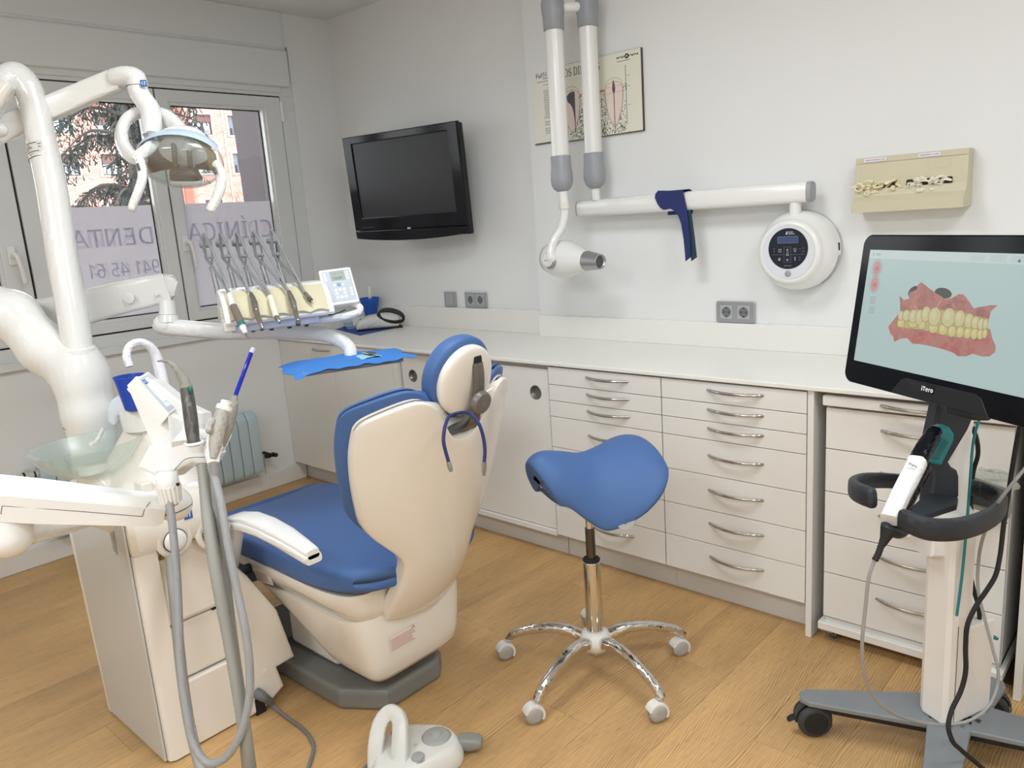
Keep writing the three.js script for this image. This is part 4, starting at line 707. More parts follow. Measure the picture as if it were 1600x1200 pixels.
// prism from a polygon that lies (about) in the upright plane facing yaw/pitch; world points in, pushed back by depth
function facePrism(pts, depth, bevel = 0.003, yaw = deg(42.944), pitch = deg(12.007), holes = []) {
  const q = new THREE.Quaternion().setFromEuler(new THREE.Euler(-pitch, yaw, 0, 'YXZ')), qi = q.clone().invert();
  const loc = pts.map((p) => A(p).applyQuaternion(qi)), z = loc.reduce((s, p) => s + p.z, 0) / loc.length;
  let poly = loc.map((p) => [p.x, p.y]); let area = 0; poly.forEach((p, i) => { const n = poly[(i + 1) % poly.length]; area += p[0] * n[1] - n[0] * p[1]; }); if (area < 0) poly.reverse();
  const g = ext(poly, depth, bevel, holes); g.translate(0, 0, z - depth); g.applyQuaternion(q); return g;
}
const ring3 = (c, n, r, N = 24) => { const a = Math.abs(n.y) < 0.9 ? V(0, 1, 0) : V(1, 0, 0), u = a.clone().cross(n).normalize(), w = n.clone().cross(u).normalize(); return oval(c, u, w, r, r, N); };
// corrugated hose along points
function hose(pts, r, pitch = 0.0052) {
  const c = new THREE.CatmullRomCurve3(pts.map(A), false, 'centripetal'), len = c.getLength(), n = Math.round(len / pitch) * 2, P = c.getSpacedPoints(n), rings = []; let side = null;
  for (let i = 0; i <= n; i++) { const t = P[Math.min(i + 1, n)].clone().sub(P[Math.max(i - 1, 0)]).normalize(); if (!side) side = V(0, 0, 0).crossVectors(t, Math.abs(t.y) < 0.9 ? V(0, 1, 0) : V(1, 0, 0)).normalize(); side.sub(t.clone().multiplyScalar(side.dot(t))).normalize(); const w = V(0, 0, 0).crossVectors(side, t); rings.push(oval(P[i], side, w, i % 2 ? r : r * 0.86, i % 2 ? r : r * 0.86, 12).reverse()); }
  return loft(rings, true, true, true, 3.2);
}
const logoTex = canvasTex(128, 128, (c) => { c.fillStyle = '#2a5fae'; c.fillRect(0, 0, 128, 128); c.strokeStyle = '#eef2f8'; c.lineWidth = 12; c.beginPath(); c.moveTo(34, 30); c.lineTo(34, 62); c.quadraticCurveTo(36, 84, 58, 84); c.moveTo(64, 36); c.lineTo(98, 36); c.lineTo(86, 62); c.lineTo(86, 98); c.stroke(); });
const logoM = new THREE.MeshStandardMaterial({ map: logoTex, roughness: 0.35 });
// key pad print: grey sheet with pale key fields
function keypad(w, h, draw) { return new THREE.MeshStandardMaterial({ roughness: 0.4, map: canvasTex(w, h, (c) => { c.fillStyle = '#bcc3cb'; c.fillRect(0, 0, w, h); const key = (x, y, s = 44) => { c.fillStyle = '#dfe3e6'; c.fillRect(x, y, s, s); c.strokeStyle = '#7b838d'; c.lineWidth = 3; const k = Math.floor(hash(x, y) * 4), m = s / 2; c.beginPath(); if (k === 0) { c.moveTo(x + m - 9, y + m); c.lineTo(x + m + 9, y + m); } else if (k === 1) c.arc(x + m, y + m, 7, 0, 7); else if (k === 2) { c.moveTo(x + m - 8, y + m + 6); c.lineTo(x + m, y + m - 7); c.lineTo(x + m + 8, y + m + 6); } else { c.moveTo(x + m - 8, y + m - 6); c.lineTo(x + m + 8, y + m + 6); c.moveTo(x + m, y + m - 8); c.lineTo(x + m, y + m + 8); } c.stroke(); }; draw(c, key); }) }); }
function logoPaint(c, x, y, s) { c.fillStyle = '#2a5fae'; c.fillRect(x, y, s, s); c.strokeStyle = '#eef2f8'; c.lineWidth = s * 0.1; c.beginPath(); c.moveTo(x + s * 0.26, y + s * 0.24); c.lineTo(x + s * 0.26, y + s * 0.5); c.quadraticCurveTo(x + s * 0.28, y + s * 0.66, x + s * 0.46, y + s * 0.66); c.moveTo(x + s * 0.5, y + s * 0.28); c.lineTo(x + s * 0.78, y + s * 0.28); c.lineTo(x + s * 0.68, y + s * 0.5); c.lineTo(x + s * 0.68, y + s * 0.78); c.stroke(); }

// ---------- radiator ----------
{
  const r = thing('radiator', 'pale blue sectional radiator on the wall under the window', 'radiator', [0.08, 0.14, 1.28]);
  const blue = std('#b9ccd3', 0.4), N = 18, p = 0.0578;
  for (let i = 0; i < N; i++) {
    const z = -0.52 + (i + 0.5) * p;
    const s = obj('section', [loft([[0, 0.03, 0.024], [0.01, 0.037, 0.0272], [0.03, 0.0405, 0.0275], [0.275, 0.0405, 0.0275], [0.305, 0.037, 0.0275], [0.325, 0.028, 0.0268], [0.335, 0.016, 0.025]].map(([y, a, b]) => oval(V(0.0 - (y > 0.3 ? (y - 0.3) * 0.35 : 0), y, z), V(1, 0, 0), V(0, 0, 1), a, b, 32, 0.16)), true, true, true, 0.5), bx(0.002, 0.012, 0.052, 0.0405, 0.275, z, 0.0008), bx(0.002, 0.006, 0.052, 0.0405, 0.06, z, 0.0008)], blue, r);
    if (i === 0 || i === N - 1) obj('end_cap', cyl(0.014, [0, 0.07, z + (i ? 0.025 : -0.036)], [0, 0.07, z + (i ? 0.036 : -0.025)], 0.014, 14), std('#9aa5a8', 0.4, 0.6), s);
  }
  obj('valve', [cyl(0.011, [0, 0.07, -0.556], [0, 0.07, -0.598], 0.011, 14), cyl(0.0135, [0, 0.07, -0.572], [0, 0.07, -0.584], 0.0135, 14), cyl(0.013, [0, 0.07, -0.6], [0.03, 0.07, -0.606], 0.011, 14), cyl(0.009, [-0.08, 0.07, -0.592], [0, 0.07, -0.592], 0.009, 12)], M.blackMatte, r);
  obj('pipe', [cyl(0.008, [-0.07, 0.07, -0.592], [-0.07, -0.135, -0.592], 0.008, 12)], M.trim, r);
  obj('thermostat_valve', [cyl(0.014, [0, 0.292, 0.52], [0, 0.292, 0.56], 0.014, 16), cyl(0.02, [0, 0.292, 0.56], [0.0, 0.292, 0.6], 0.018, 18), cyl(0.012, [0, 0.292, 0.545], [-0.075, 0.292, 0.545], 0.012, 14)], std('#c9c7bd', 0.45), r);
  obj('valve_ring', [cyl(0.0205, [0, 0.292, 0.572], [0, 0.292, 0.58], 0.0205, 18), cyl(0.0145, [0, 0.292, 0.531], [0, 0.292, 0.538], 0.0145, 16)], M.blackMatte, r);
}

// ---------- cuspidor column ----------
const unit = thing('cuspidor_unit', 'white floor-standing dental unit column with a silver side panel left of the chair', 'dental unit', [1.65, 0, 1.97]);
{
  const w = (n, g, m, p = unit) => wobj(n, g, m, p);
  // polygon in a z,y plane, thickness along x
  const plate = (zy, x0, x1, bev = 0.004, holes = []) => { const g = ext(zy.map(([z, y]) => [-z, y]), x1 - x0, bev, holes.map((h) => h.map(([z, y]) => [-z, y]))); g.rotateY(Math.PI / 2); g.translate(x0, 0, 0); return g; };
  w('core', [bb(1.44, 1.79, 0.004, 0.6, 1.83, 2.075, 0.006)], M.cream);
  w('side_panel', [bb(1.436, 1.45, 0.006, 0.57, 1.84, 2.086, 0.003)], M.cream);
  w('front_column', [loft([[0.006, 0], [0.3, 0], [0.6, 0.0]].map(([y]) => [V(1.79, y, 2.088), V(1.83, y, 2.089), V(1.848, y, 2.085), V(1.856, y, 2.072), V(1.856, y, 2.028), V(1.79, y, 2.02)]), true, true, true, 0.7)], M.cream);
  w('glass_panel', [(() => { const g = ext([[1.462, 0.008], [1.838, 0.008], [1.838, 0.69], [1.79, 0.71], [1.432, 0.6]], 0.006, 0.001); g.translate(0, 0, 2.0895); return g; })()], phy('#c9cac6', 0.16, 0.1));
  w('panel_rim', [(() => { const g = ext([[1.448, 0.002], [1.466, 0.004], [1.436, 0.602], [1.404, 0.59]], 0.012, 0.002); g.translate(0, 0, 2.083); return g; })()], M.cream);
  w('panel_grip', [(() => { const g = ext([[1.756, 0.6], [1.776, 0.596], [1.776, 0.67], [1.756, 0.665]], 0.003, 0.0008); g.translate(0, 0, 2.0955); return g; })()], std('#a5a7a4', 0.3, 0.3));
  w('lower_front', [plate([[2.03, 0.004], [2.03, 0.2], [1.86, 0.2], [1.83, 0.02], [1.83, 0.004]], 1.79, 1.838), plate([[2.03, 0.205], [2.03, 0.37], [1.86, 0.37], [1.86, 0.205]], 1.78, 1.828, 0.01)], M.cream);
  w('upper_front', [plate([[2.03, 0.375], [2.03, 0.6], [1.85, 0.6], [1.85, 0.375]], 1.785, 1.842, 0.012)], M.cream);
  w('skirt', [plate([[1.862, 0.006], [1.862, 0.52], [1.845, 0.51], [1.79, 0.43], [1.715, 0.29], [1.68, 0.12], [1.742, 0.115], [1.728, 0.046], [1.8, 0.006]], 1.77, 1.85, 0.01)], M.cream);
  w('slot', [bb(1.8285, 1.8305, 0.366, 0.376, 1.872, 1.9, 0), bb(1.8285, 1.8305, 0.366, 0.376, 1.995, 2.015, 0), bb(1.842, 1.8435, 0.592, 0.6, 1.99, 2.012, 0), plate([[1.828, 0.0], [1.828, 0.05], [1.82, 0.066], [1.808, 0.07], [1.8, 0.06], [1.797, 0.0]], 1.846, 1.8512, 0)], M.blackMatte);
  w('warning_label', [(() => { const g = new THREE.PlaneGeometry(0.022, 0.02); g.rotateY(Math.PI / 2); g.translate(1.8427, 0.575, 2.018); return g; })()], new THREE.MeshStandardMaterial({ roughness: 0.5, map: canvasTex(64, 64, (c) => { c.fillStyle = '#e4ddd2'; c.fillRect(0, 0, 64, 64); c.fillStyle = '#c49a2a'; c.beginPath(); c.moveTo(32, 6); c.lineTo(60, 56); c.lineTo(4, 56); c.fill(); c.strokeStyle = '#222'; c.lineWidth = 4; c.stroke(); c.fillStyle = '#222'; c.fillRect(29, 22, 6, 18); c.fillRect(29, 44, 6, 6); }) }));
  // head block
  const Y0 = 0.6, hd = [[0.6, 0.0, 0], [0.612, 0.006, 0.004], [0.66, 0.008, 0.006], [0.7, 0.004, 0.002], [0.722, -0.008, -0.01], [0.732, -0.03, -0.03]];
  w('head_block', [loft(hd.map(([y, dx, dz]) => { const x1 = 1.858 + dx, z1 = 2.088 + dz * 0.6, z0 = 1.835 - dz, x0 = 1.43 - dx * 0.3; return [V(x0, y, z0), V(x0, y, z1), V(x1 - 0.05, y, z1), V(x1 - 0.018, y, z1 - 0.004), V(x1 - 0.004, y, z1 - 0.018), V(x1, y, z1 - 0.05), V(x1, y, z0 + 0.06), V(x1 - 0.01, y, z0 + 0.02), V(x1 - 0.04, y, z0)]; }), true, true, true, 0.6)], M.cream);
  for (const [z, y] of [[1.982, 0.615], [1.877, 0.598]]) {
    const k = w('socket_knob', [mv(rot(lathe([[0.001, 0.014], [0.014, 0.0135], [0.025, 0.011], [0.029, 0.006], [0.03, 0]], 32), 0, 0, -Math.PI / 2), 1.866, y, z)], M.unit);
    wobj('knob_cove', [mv(rot(lathe([[0.031, 0.0], [0.033, 0.001], [0.042, 0.0035], [0.048, 0.0012], [0.05, 0]], 36), 0, 0, -Math.PI / 2), 1.862, y + 0.004, z)], M.cream, k);
    wobj('gap_ring', [mv(rot(new THREE.TorusGeometry(0.0305, 0.0011, 8, 40), 0, Math.PI / 2, 0), 1.868, y, z)], M.gap, k);
  }
  w('emblem', [(() => { const g = new THREE.PlaneGeometry(0.023, 0.024); g.rotateY(Math.PI / 2); g.translate(1.8675, 0.672, 1.938); return g; })()], logoM);
  // support body that carries bowl, cup and arms
  w('bowl_support', [loft([[0.725, 1.66, 1.935, 0.14, 0.085], [0.76, 1.64, 1.93, 0.12, 0.075], [0.8, 1.63, 1.925, 0.105, 0.065], [0.85, 1.645, 1.91, 0.09, 0.055], [0.89, 1.65, 1.9, 0.07, 0.05], [0.9, 1.65, 1.9, 0.06, 0.042]].map(([y, x, z, a, b]) => oval(V(x, y, z), V(0.8, 0, -0.6), V(0.6, 0, 0.8), a, b, 32, 0.75)), true, true, true, 1.2), loft([[0.715, 1.54, 2.02, 0.11, 0.06], [0.77, 1.56, 2.04, 0.06, 0.05], [0.79, 1.565, 2.05, 0.04, 0.04]].map(([y, x, z, a, b]) => oval(V(x, y, z), V(1, 0, 0), V(0, 0, 1), a, b, 28)), true, true, true, 1.2), bx(0.05, 0.03, 0.03, 1.74, 0.742, 1.99, 0.004)], M.cream);
  // cup stand beside the bowl
  w('cup_stand', [loft([[0.88, 0.048], [0.91, 0.052], [0.938, 0.053], [0.943, 0.047]].map(([y, r]) => oval(A([1.648, 0.935, 1.941]).setY(y), V(1, 0, 0), V(0, 0, 1), r, r * 0.8, 28)), true, true, true, 0.8)], M.unit);
  w('spout_guard', [tube([[1.593, 0.911, 1.985], [1.604, 0.939, 1.981], [1.628, 0.954, 1.968], [1.67, 0.954, 1.957]], [0.02, 0.024, 0.026, 0.02], { n: 24, flat: [0.6, 1.1], round: 0.7 })], phy('#e6eefa', 0.2));
  w('cup_filler', [tube([[1.677, 1.06, 1.948], [1.668, 1.089, 1.948], [1.661, 1.111, 1.934], [1.656, 1.119, 1.908], [1.656, 1.109, 1.884], [1.653, 1.082, 1.866], [1.656, 1.038, 1.862], [1.671, 0.976, 1.866], [1.695, 0.916, 1.875]], [0.0105, 0.0105, 0.0105, 0.0105, 0.011, 0.0135, 0.016, 0.017, 0.018], { n: 60, seg: 20 })], phy('#edeef4', 0.2));
  // bowl
  const gl = new THREE.MeshPhysicalMaterial({ color: '#f0f6f4', roughness: 0.28, transmission: 0.9, thickness: 0, ior: 1.4 });
  const bg = lathe([[0.001, -0.088], [0.05, -0.087], [0.075, -0.08], [0.105, -0.06], [0.132, -0.032], [0.148, -0.008], [0.153, 0.0], [0.1515, 0.003], [0.148, 0.002], [0.142, -0.01], [0.126, -0.034], [0.1, -0.058], [0.072, -0.076], [0.048, -0.082], [0.001, -0.083]], 64);
  bg.scale(0.94, 0.98, 0.94); rot(bg, deg(2), 0, deg(2)); mv(bg, 1.597, 0.862, 2.063); w('glass_bowl', [bg], gl);
  w('bowl_drain', [mv(lathe([[0.001, -0.079], [0.03, -0.078], [0.034, -0.081]], 28), 1.597, 0.862, 2.063)], M.unit);
  w('rinse_nozzle', [tube([[1.533, 0.875, 1.996], [1.575, 0.856, 2.032], [1.586, 0.855, 2.05]], 0.006, { seg: 10 })], M.unit);
  // stalk, swept branch and pole socket
  w('stalk', [blob([[[1.34, 0.62, 1.97], [1.338, 0.904, 1.96], 0.066, 0.066], [[1.338, 0.904, 1.96], [1.326, 1.001, 1.957], 0.066, 0.069], [[1.322, 1.011, 1.957], [1.257, 1.096, 2.021], 0.066, 0.064], [[1.257, 1.096, 2.021], [1.201, 1.202, 2.07], 0.064, 0.062], [[1.201, 1.202, 2.07], [1.097, 1.267, 2.148], 0.062, 0.06], [[1.097, 1.267, 2.148], [0.959, 1.295, 2.241], 0.06, 0.058], [[1.337, 0.993, 1.962], [1.346, 1.069, 1.959], 0.056, 0.047], [[1.34, 0.62, 1.97], [1.5, 0.6, 1.97], 0.06, 0.06]], 0.0125, 0.05)], M.unit);
  w('stalk_seam', [mv(rot(new THREE.TorusGeometry(0.0665, 0.0014, 8, 48), Math.PI / 2, 0, 0), ...[1.336, 0.861, 1.967])], M.gap);
  w('pole_socket', [cyl(0.05, [1.349, 1.062, 1.96], [1.347, 1.087, 1.96], 0.049, 36)], M.unit);
  // feet
  w('foot_cap', [mv(rot(new THREE.CylinderGeometry(0.008, 0.008, 0.003, 20), 0, 0, Math.PI / 2), 1.8395, 0.06, 2.0), mv(rot(new THREE.CylinderGeometry(0.009, 0.009, 0.003, 20), 0, 0, Math.PI / 2), 1.8515, 0.12, 1.78)], M.cream);
}
// cup
{
  const c = thing('plastic_cup', 'translucent blue plastic cup standing beside the rinse bowl', 'cup', [1.698, 0.946, 1.961]);
  const m = new THREE.MeshPhysicalMaterial({ color: '#2f62d8', roughness: 0.18, transmission: 0.45, thickness: 0.001, ior: 1.4 });
  const hC = 0.092; obj('cup_wall', lathe([[0.001, 0.001], [0.024, 0.001], [0.0255, 0.004], [0.04, hC - 0.002], [0.042, hC - 0.001], [0.042, hC + 0.001], [0.0395, hC + 0.001], [0.0385, hC - 0.002], [0.024, 0.006], [0.001, 0.004]], 40), m, c);
}

// ---------- operating lamp on its pole ----------
const lamp = thing('operating_lamp', 'white dental operating lamp on a curved pole and jointed arm by the window', 'lamp', [1.35, 1.085, 1.958]);
{
  const w = (n, g, m, p = lamp) => wobj(n, g, m, p);
  w('pole', [tube([[1.35, 1.07, 1.962], [1.327, 1.213, 1.949], [1.293, 1.362, 1.938], [1.255, 1.549, 1.919], [1.22, 1.69, 1.911], [1.19, 1.803, 1.906], [1.18, 1.861, 1.912], [1.167, 1.888, 1.93], [1.168, 1.868, 1.964], [1.16, 1.825, 1.997], [1.158, 1.72, 2.071], [1.155, 1.649, 2.122]], [0.0425, 0.0425, 0.0425, 0.042, 0.0405, 0.0395, 0.039, 0.039, 0.039, 0.04, 0.041, 0.042], { n: 110, seg: 28 })], M.unit);
  w('transformer_cover', [tube([[1.243, 1.85, 1.982], [1.232, 1.806, 2.019], [1.219, 1.703, 2.089]], [0.03, 0.04, 0.044], { n: 20, flat: [1, 0.7], sq: 0.55 })], M.cream);
  w('pole_seam', [(() => { const a = A([1.23, 1.641, 1.916]), b = A([1.227, 1.651, 1.915]), n = a.clone().sub(b).normalize(), g = new THREE.TorusGeometry(0.0412, 0.0009, 6, 40); g.applyQuaternion(new THREE.Quaternion().setFromUnitVectors(V(0, 0, 1), n)); return mv(g, a.x, a.y, a.z); })()], M.gap);
  const plateT = canvasTex(256, 128, (c) => { c.fillStyle = '#dcdcd6'; c.fillRect(0, 0, 256, 128); c.fillStyle = '#3b3b3b'; for (const [x, y, l] of [[12, 14, 180], [12, 40, 90], [12, 60, 120], [12, 82, 60], [12, 102, 200], [200, 30, 40], [204, 60, 30]]) c.fillRect(x, y, l, 8); });
  { const g = new THREE.CylinderGeometry(0.0418, 0.0418, 0.036, 24, 1, true, -0.75, 1.5); const n = A([1.22, 1.69, 1.911]).sub(A([1.233, 1.634, 1.915])); const yaw = deg(30); g.rotateY(yaw); along(g, n); w('rating_plate', [mv(g, ...[1.224, 1.669, 1.913])], new THREE.MeshStandardMaterial({ map: plateT, roughness: 0.5, side: THREE.DoubleSide })); }
  // arm
  w('arm', [tube([[1.148, 1.662, 2.126], [1.123, 1.737, 1.987], [1.222, 1.811, 1.831], [1.346, 1.865, 1.714]], [0.036, 0.035, 0.033, 0.031], { n: 20, seg: 28, sq: 0.35, flat: [0.75, 1], up: [0, 1, 0] })], M.unit);
  w('arm_knuckle', [(() => { const p = [1.155, 1.653, 2.122]; return mv(new THREE.CylinderGeometry(0.05, 0.05, 0.1, 32), ...p); })(), sph(0.021, ...[1.194, 1.73, 2.007])], M.unit);
  w('elbow', [tube([[1.348, 1.868, 1.726], [1.373, 1.87, 1.709], [1.399, 1.866, 1.693], [1.413, 1.857, 1.683]], [0.0265, 0.0285, 0.0285, 0.027], { n: 16, seg: 24, round: 0.5 }), tube([[1.407, 1.869, 1.685], [1.41, 1.85, 1.687], [1.412, 1.839, 1.689]], [0.026, 0.0295, 0.0295], { n: 10, seg: 28, round: 0.4 }), tube([[1.412, 1.837, 1.689], [1.416, 1.824, 1.69], [1.432, 1.793, 1.683], [1.447, 1.766, 1.677], [1.454, 1.729, 1.682], [1.458, 1.692, 1.688]], [0.028, 0.028, 0.0285, 0.029, 0.0285, 0.027], { n: 36, seg: 26 })], M.unit);
  w('elbow_seam', [mv(rot(new THREE.TorusGeometry(0.0288, 0.0009, 6, 36), Math.PI / 2, 0, 0), ...[1.412, 1.838, 1.689])], M.gap);
  w('emblem', [orient(bx(0.017, 0.019, 0.0015, 0, 0, 0, 0), [1.454, 1.839, 1.688], deg(43 + 20), 0, 0)], logoM);
  // ring yoke around the neck
  w('yoke', [tube([[1.552, 1.618, 1.763], [1.534, 1.619, 1.778], [1.494, 1.637, 1.782], [1.447, 1.673, 1.774], [1.411, 1.71, 1.755], [1.387, 1.745, 1.725], [1.386, 1.764, 1.693], [1.396, 1.77, 1.668]], [0.016, 0.017, 0.0185, 0.0195, 0.02, 0.02, 0.0195, 0.018], { n: 60, seg: 20, flat: [0.8, 1.1], sq: 0.7, round: 0.5 }), tube([[1.419, 1.764, 1.648], [1.457, 1.745, 1.633], [1.502, 1.712, 1.628], [1.55, 1.679, 1.635], [1.602, 1.651, 1.65]], [0.018, 0.02, 0.0205, 0.02, 0.017], { n: 40, seg: 20, flat: [0.8, 1.1], sq: 0.7, round: 0.5 })], M.unit);
  w('yoke_fork', [tube([[1.544, 1.615, 1.785], [1.556, 1.629, 1.77], [1.573, 1.647, 1.749], [1.57, 1.66, 1.733]], [0.014, 0.015, 0.015, 0.012], { n: 20, seg: 16, flat: [0.7, 1.1], sq: 0.6, round: 0.5 })], M.unit);
  // head
  const hd = sub('lamp_head', lamp); lamp.updateMatrixWorld(true); hd.position.copy(lamp.worldToLocal(A([1.579, 1.607, 1.671]))); hd.rotation.set(deg(38), deg(46), deg(-5), 'YXZ'); hd.updateMatrixWorld(true);
  const a = 0.114, b = 0.082; // half width, half height
  const bowl = (rows, al, be) => loft(rows.map(([z, s, dy]) => oval(V(0, dy || 0, z), V(1, 0, 0), V(0, 1, 0), al * s, be * s, 48, 0.9)), true, false, true, 2);
  const clear = new THREE.MeshPhysicalMaterial({ color: '#eef4f4', roughness: 0.06, transmission: 0.86, thickness: 0, ior: 1.5 });
  obj('clear_cover', loft([[0.0, 1.0], [0.012, 0.985], [0.026, 0.93], [0.04, 0.8], [0.05, 0.6], [0.056, 0.35], [0.058, 0.02]].map(([z, s]) => oval(V(0, 0, z), V(1, 0, 0), V(0, 1, 0), a * s, b * s, 48, 0.95)), true, false, true, 2), clear, hd);
  obj('clear_rim', loft([[0.004, 1.0], [0.008, 1.03], [0.0, 1.045], [-0.008, 1.03], [-0.004, 0.99]].map(([z, s]) => oval(V(0, 0, z), V(1, 0, 0), V(0, 1, 0), a * s, b * s, 48, 0.95)), true, false, true, 2), clear, hd);
  obj('clear_body', loft([[0.0, 1.0], [-0.02, 0.97], [-0.045, 0.86]].map(([z, s]) => oval(V(0, 0, z), V(1, 0, 0), V(0, 1, 0), a * s, b * s, 48, 0.95)), true, false, true, 2), clear, hd);
  const amber = std('#c98a2c', 0.12, 0.9), mirror = std('#d9c79a', 0.1, 0.9);
  for (const s of [-1, 1]) {
    const rows = []; for (let i = 0; i <= 6; i++) { const t = i / 6, row = []; for (let k = 0; k <= 8; k++) { const q = k / 8; row.push(V(s * (0.022 + 0.078 * t), -0.055 + 0.11 * q * (1 - 0.25 * t) + 0.014 * t, -0.05 + 0.045 * t * t + 0.05 * (q - 0.5) * (q - 0.5))); } rows.push(row); }
    obj('reflector', loft(rows, false, false, true, 3), new THREE.MeshStandardMaterial({ color: s < 0 ? '#cf9a45' : '#c9a64a', roughness: 0.14, metalness: 0.85, side: THREE.DoubleSide }), hd);
  }
  obj('inner_plate', [bx(0.06, 0.12, 0.004, 0, 0, -0.052, 0.001)], std('#e4e2dc', 0.25, 0.2), hd);
  obj('bulb_post', [tube([[-0.02, 0.04, -0.045], [-0.02, -0.02, 0.0]], 0.0075, { n: 4, seg: 12 }), tube([[0.022, 0.045, -0.045], [0.022, -0.018, 0.0]], 0.0075, { n: 4, seg: 12 })], std('#6d5a26', 0.25, 0.7), hd);
  obj('bulb_holder', [loft([[0.0, 0.024, 0.014], [-0.006, 0.04, 0.018], [-0.02, 0.044, 0.016], [-0.024, 0.046, 0.014]].map(([dy, w1, d1]) => oval(V(0.002, -0.02 + dy * 1.4, 0.008), V(1, 0, 0), V(0, 0, 1), w1, d1, 28, 0.5)), true, true, true, 0.8)], std('#6d5443', 0.4), hd);
  obj('bulb_shield', [bx(0.09, 0.014, 0.036, 0.002, -0.06, 0.008, 0.006)], M.unit, hd);
  obj('visor', [loft([[-0.05, 0.9, 0.0], [-0.03, 1.0, 0.004], [-0.002, 1.06, 0.008], [0.012, 1.05, 0.008]].map(([z, s, dy]) => { const r = []; for (let i = 0; i <= 24; i++) { const t = deg(22 + 136 * i / 24); r.push(V(Math.cos(t) * a * s, Math.sin(t) * b * s + dy, z)); } return r; }), false, false, true, 3)], new THREE.MeshPhysicalMaterial({ color: '#c3d6e6', roughness: 0.25, side: THREE.DoubleSide }), hd);
  obj('back_dome', [loft([[-0.035, 0.7], [-0.05, 0.72], [-0.07, 0.62], [-0.09, 0.46], [-0.103, 0.26], [-0.108, 0.04]].map(([z, s]) => oval(V(0.006, 0.022, z), V(1, 0, 0), V(0, 1, 0), a * s * 0.9, b * s * 1.0, 36, 0.85)), true, true, true, 1.2)], M.unit, hd);
  w('neck_block', [tube([[1.468, 1.698, 1.692], [1.472, 1.672, 1.696], [1.49, 1.641, 1.701]], [0.018, 0.02, 0.02], { n: 8, seg: 20, sq: 0.5 })], M.greyPlast);
  // grips
  w('handle', [tube([[1.571, 1.614, 1.787], [1.589, 1.588, 1.792], [1.604, 1.559, 1.801], [1.611, 1.525, 1.819], [1.602, 1.488, 1.837], [1.601, 1.476, 1.842]], [0.0145, 0.0155, 0.0165, 0.016, 0.0145, 0.013], { n: 40, seg: 20, flat: [0.75, 1.1], sq: 0.6, round: 0.5 })], M.unit);
  w('handle', [tube([[1.702, 1.591, 1.631], [1.712, 1.57, 1.628], [1.718, 1.544, 1.629], [1.716, 1.51, 1.641], [1.707, 1.475, 1.659], [1.703, 1.462, 1.667]], [0.0105, 0.0125, 0.014, 0.014, 0.013, 0.012], { n: 40, seg: 20, flat: [0.75, 1.1], sq: 0.6, round: 0.5 })], M.unit);
  w('handle_window', [tube([[1.596, 1.596, 1.804], [1.609, 1.579, 1.807]], 0.0045, { n: 6, seg: 10, round: 0.6 }), tube([[1.714, 1.576, 1.645], [1.721, 1.56, 1.646]], 0.0045, { n: 6, seg: 10, round: 0.6 })], M.greyDark);
}

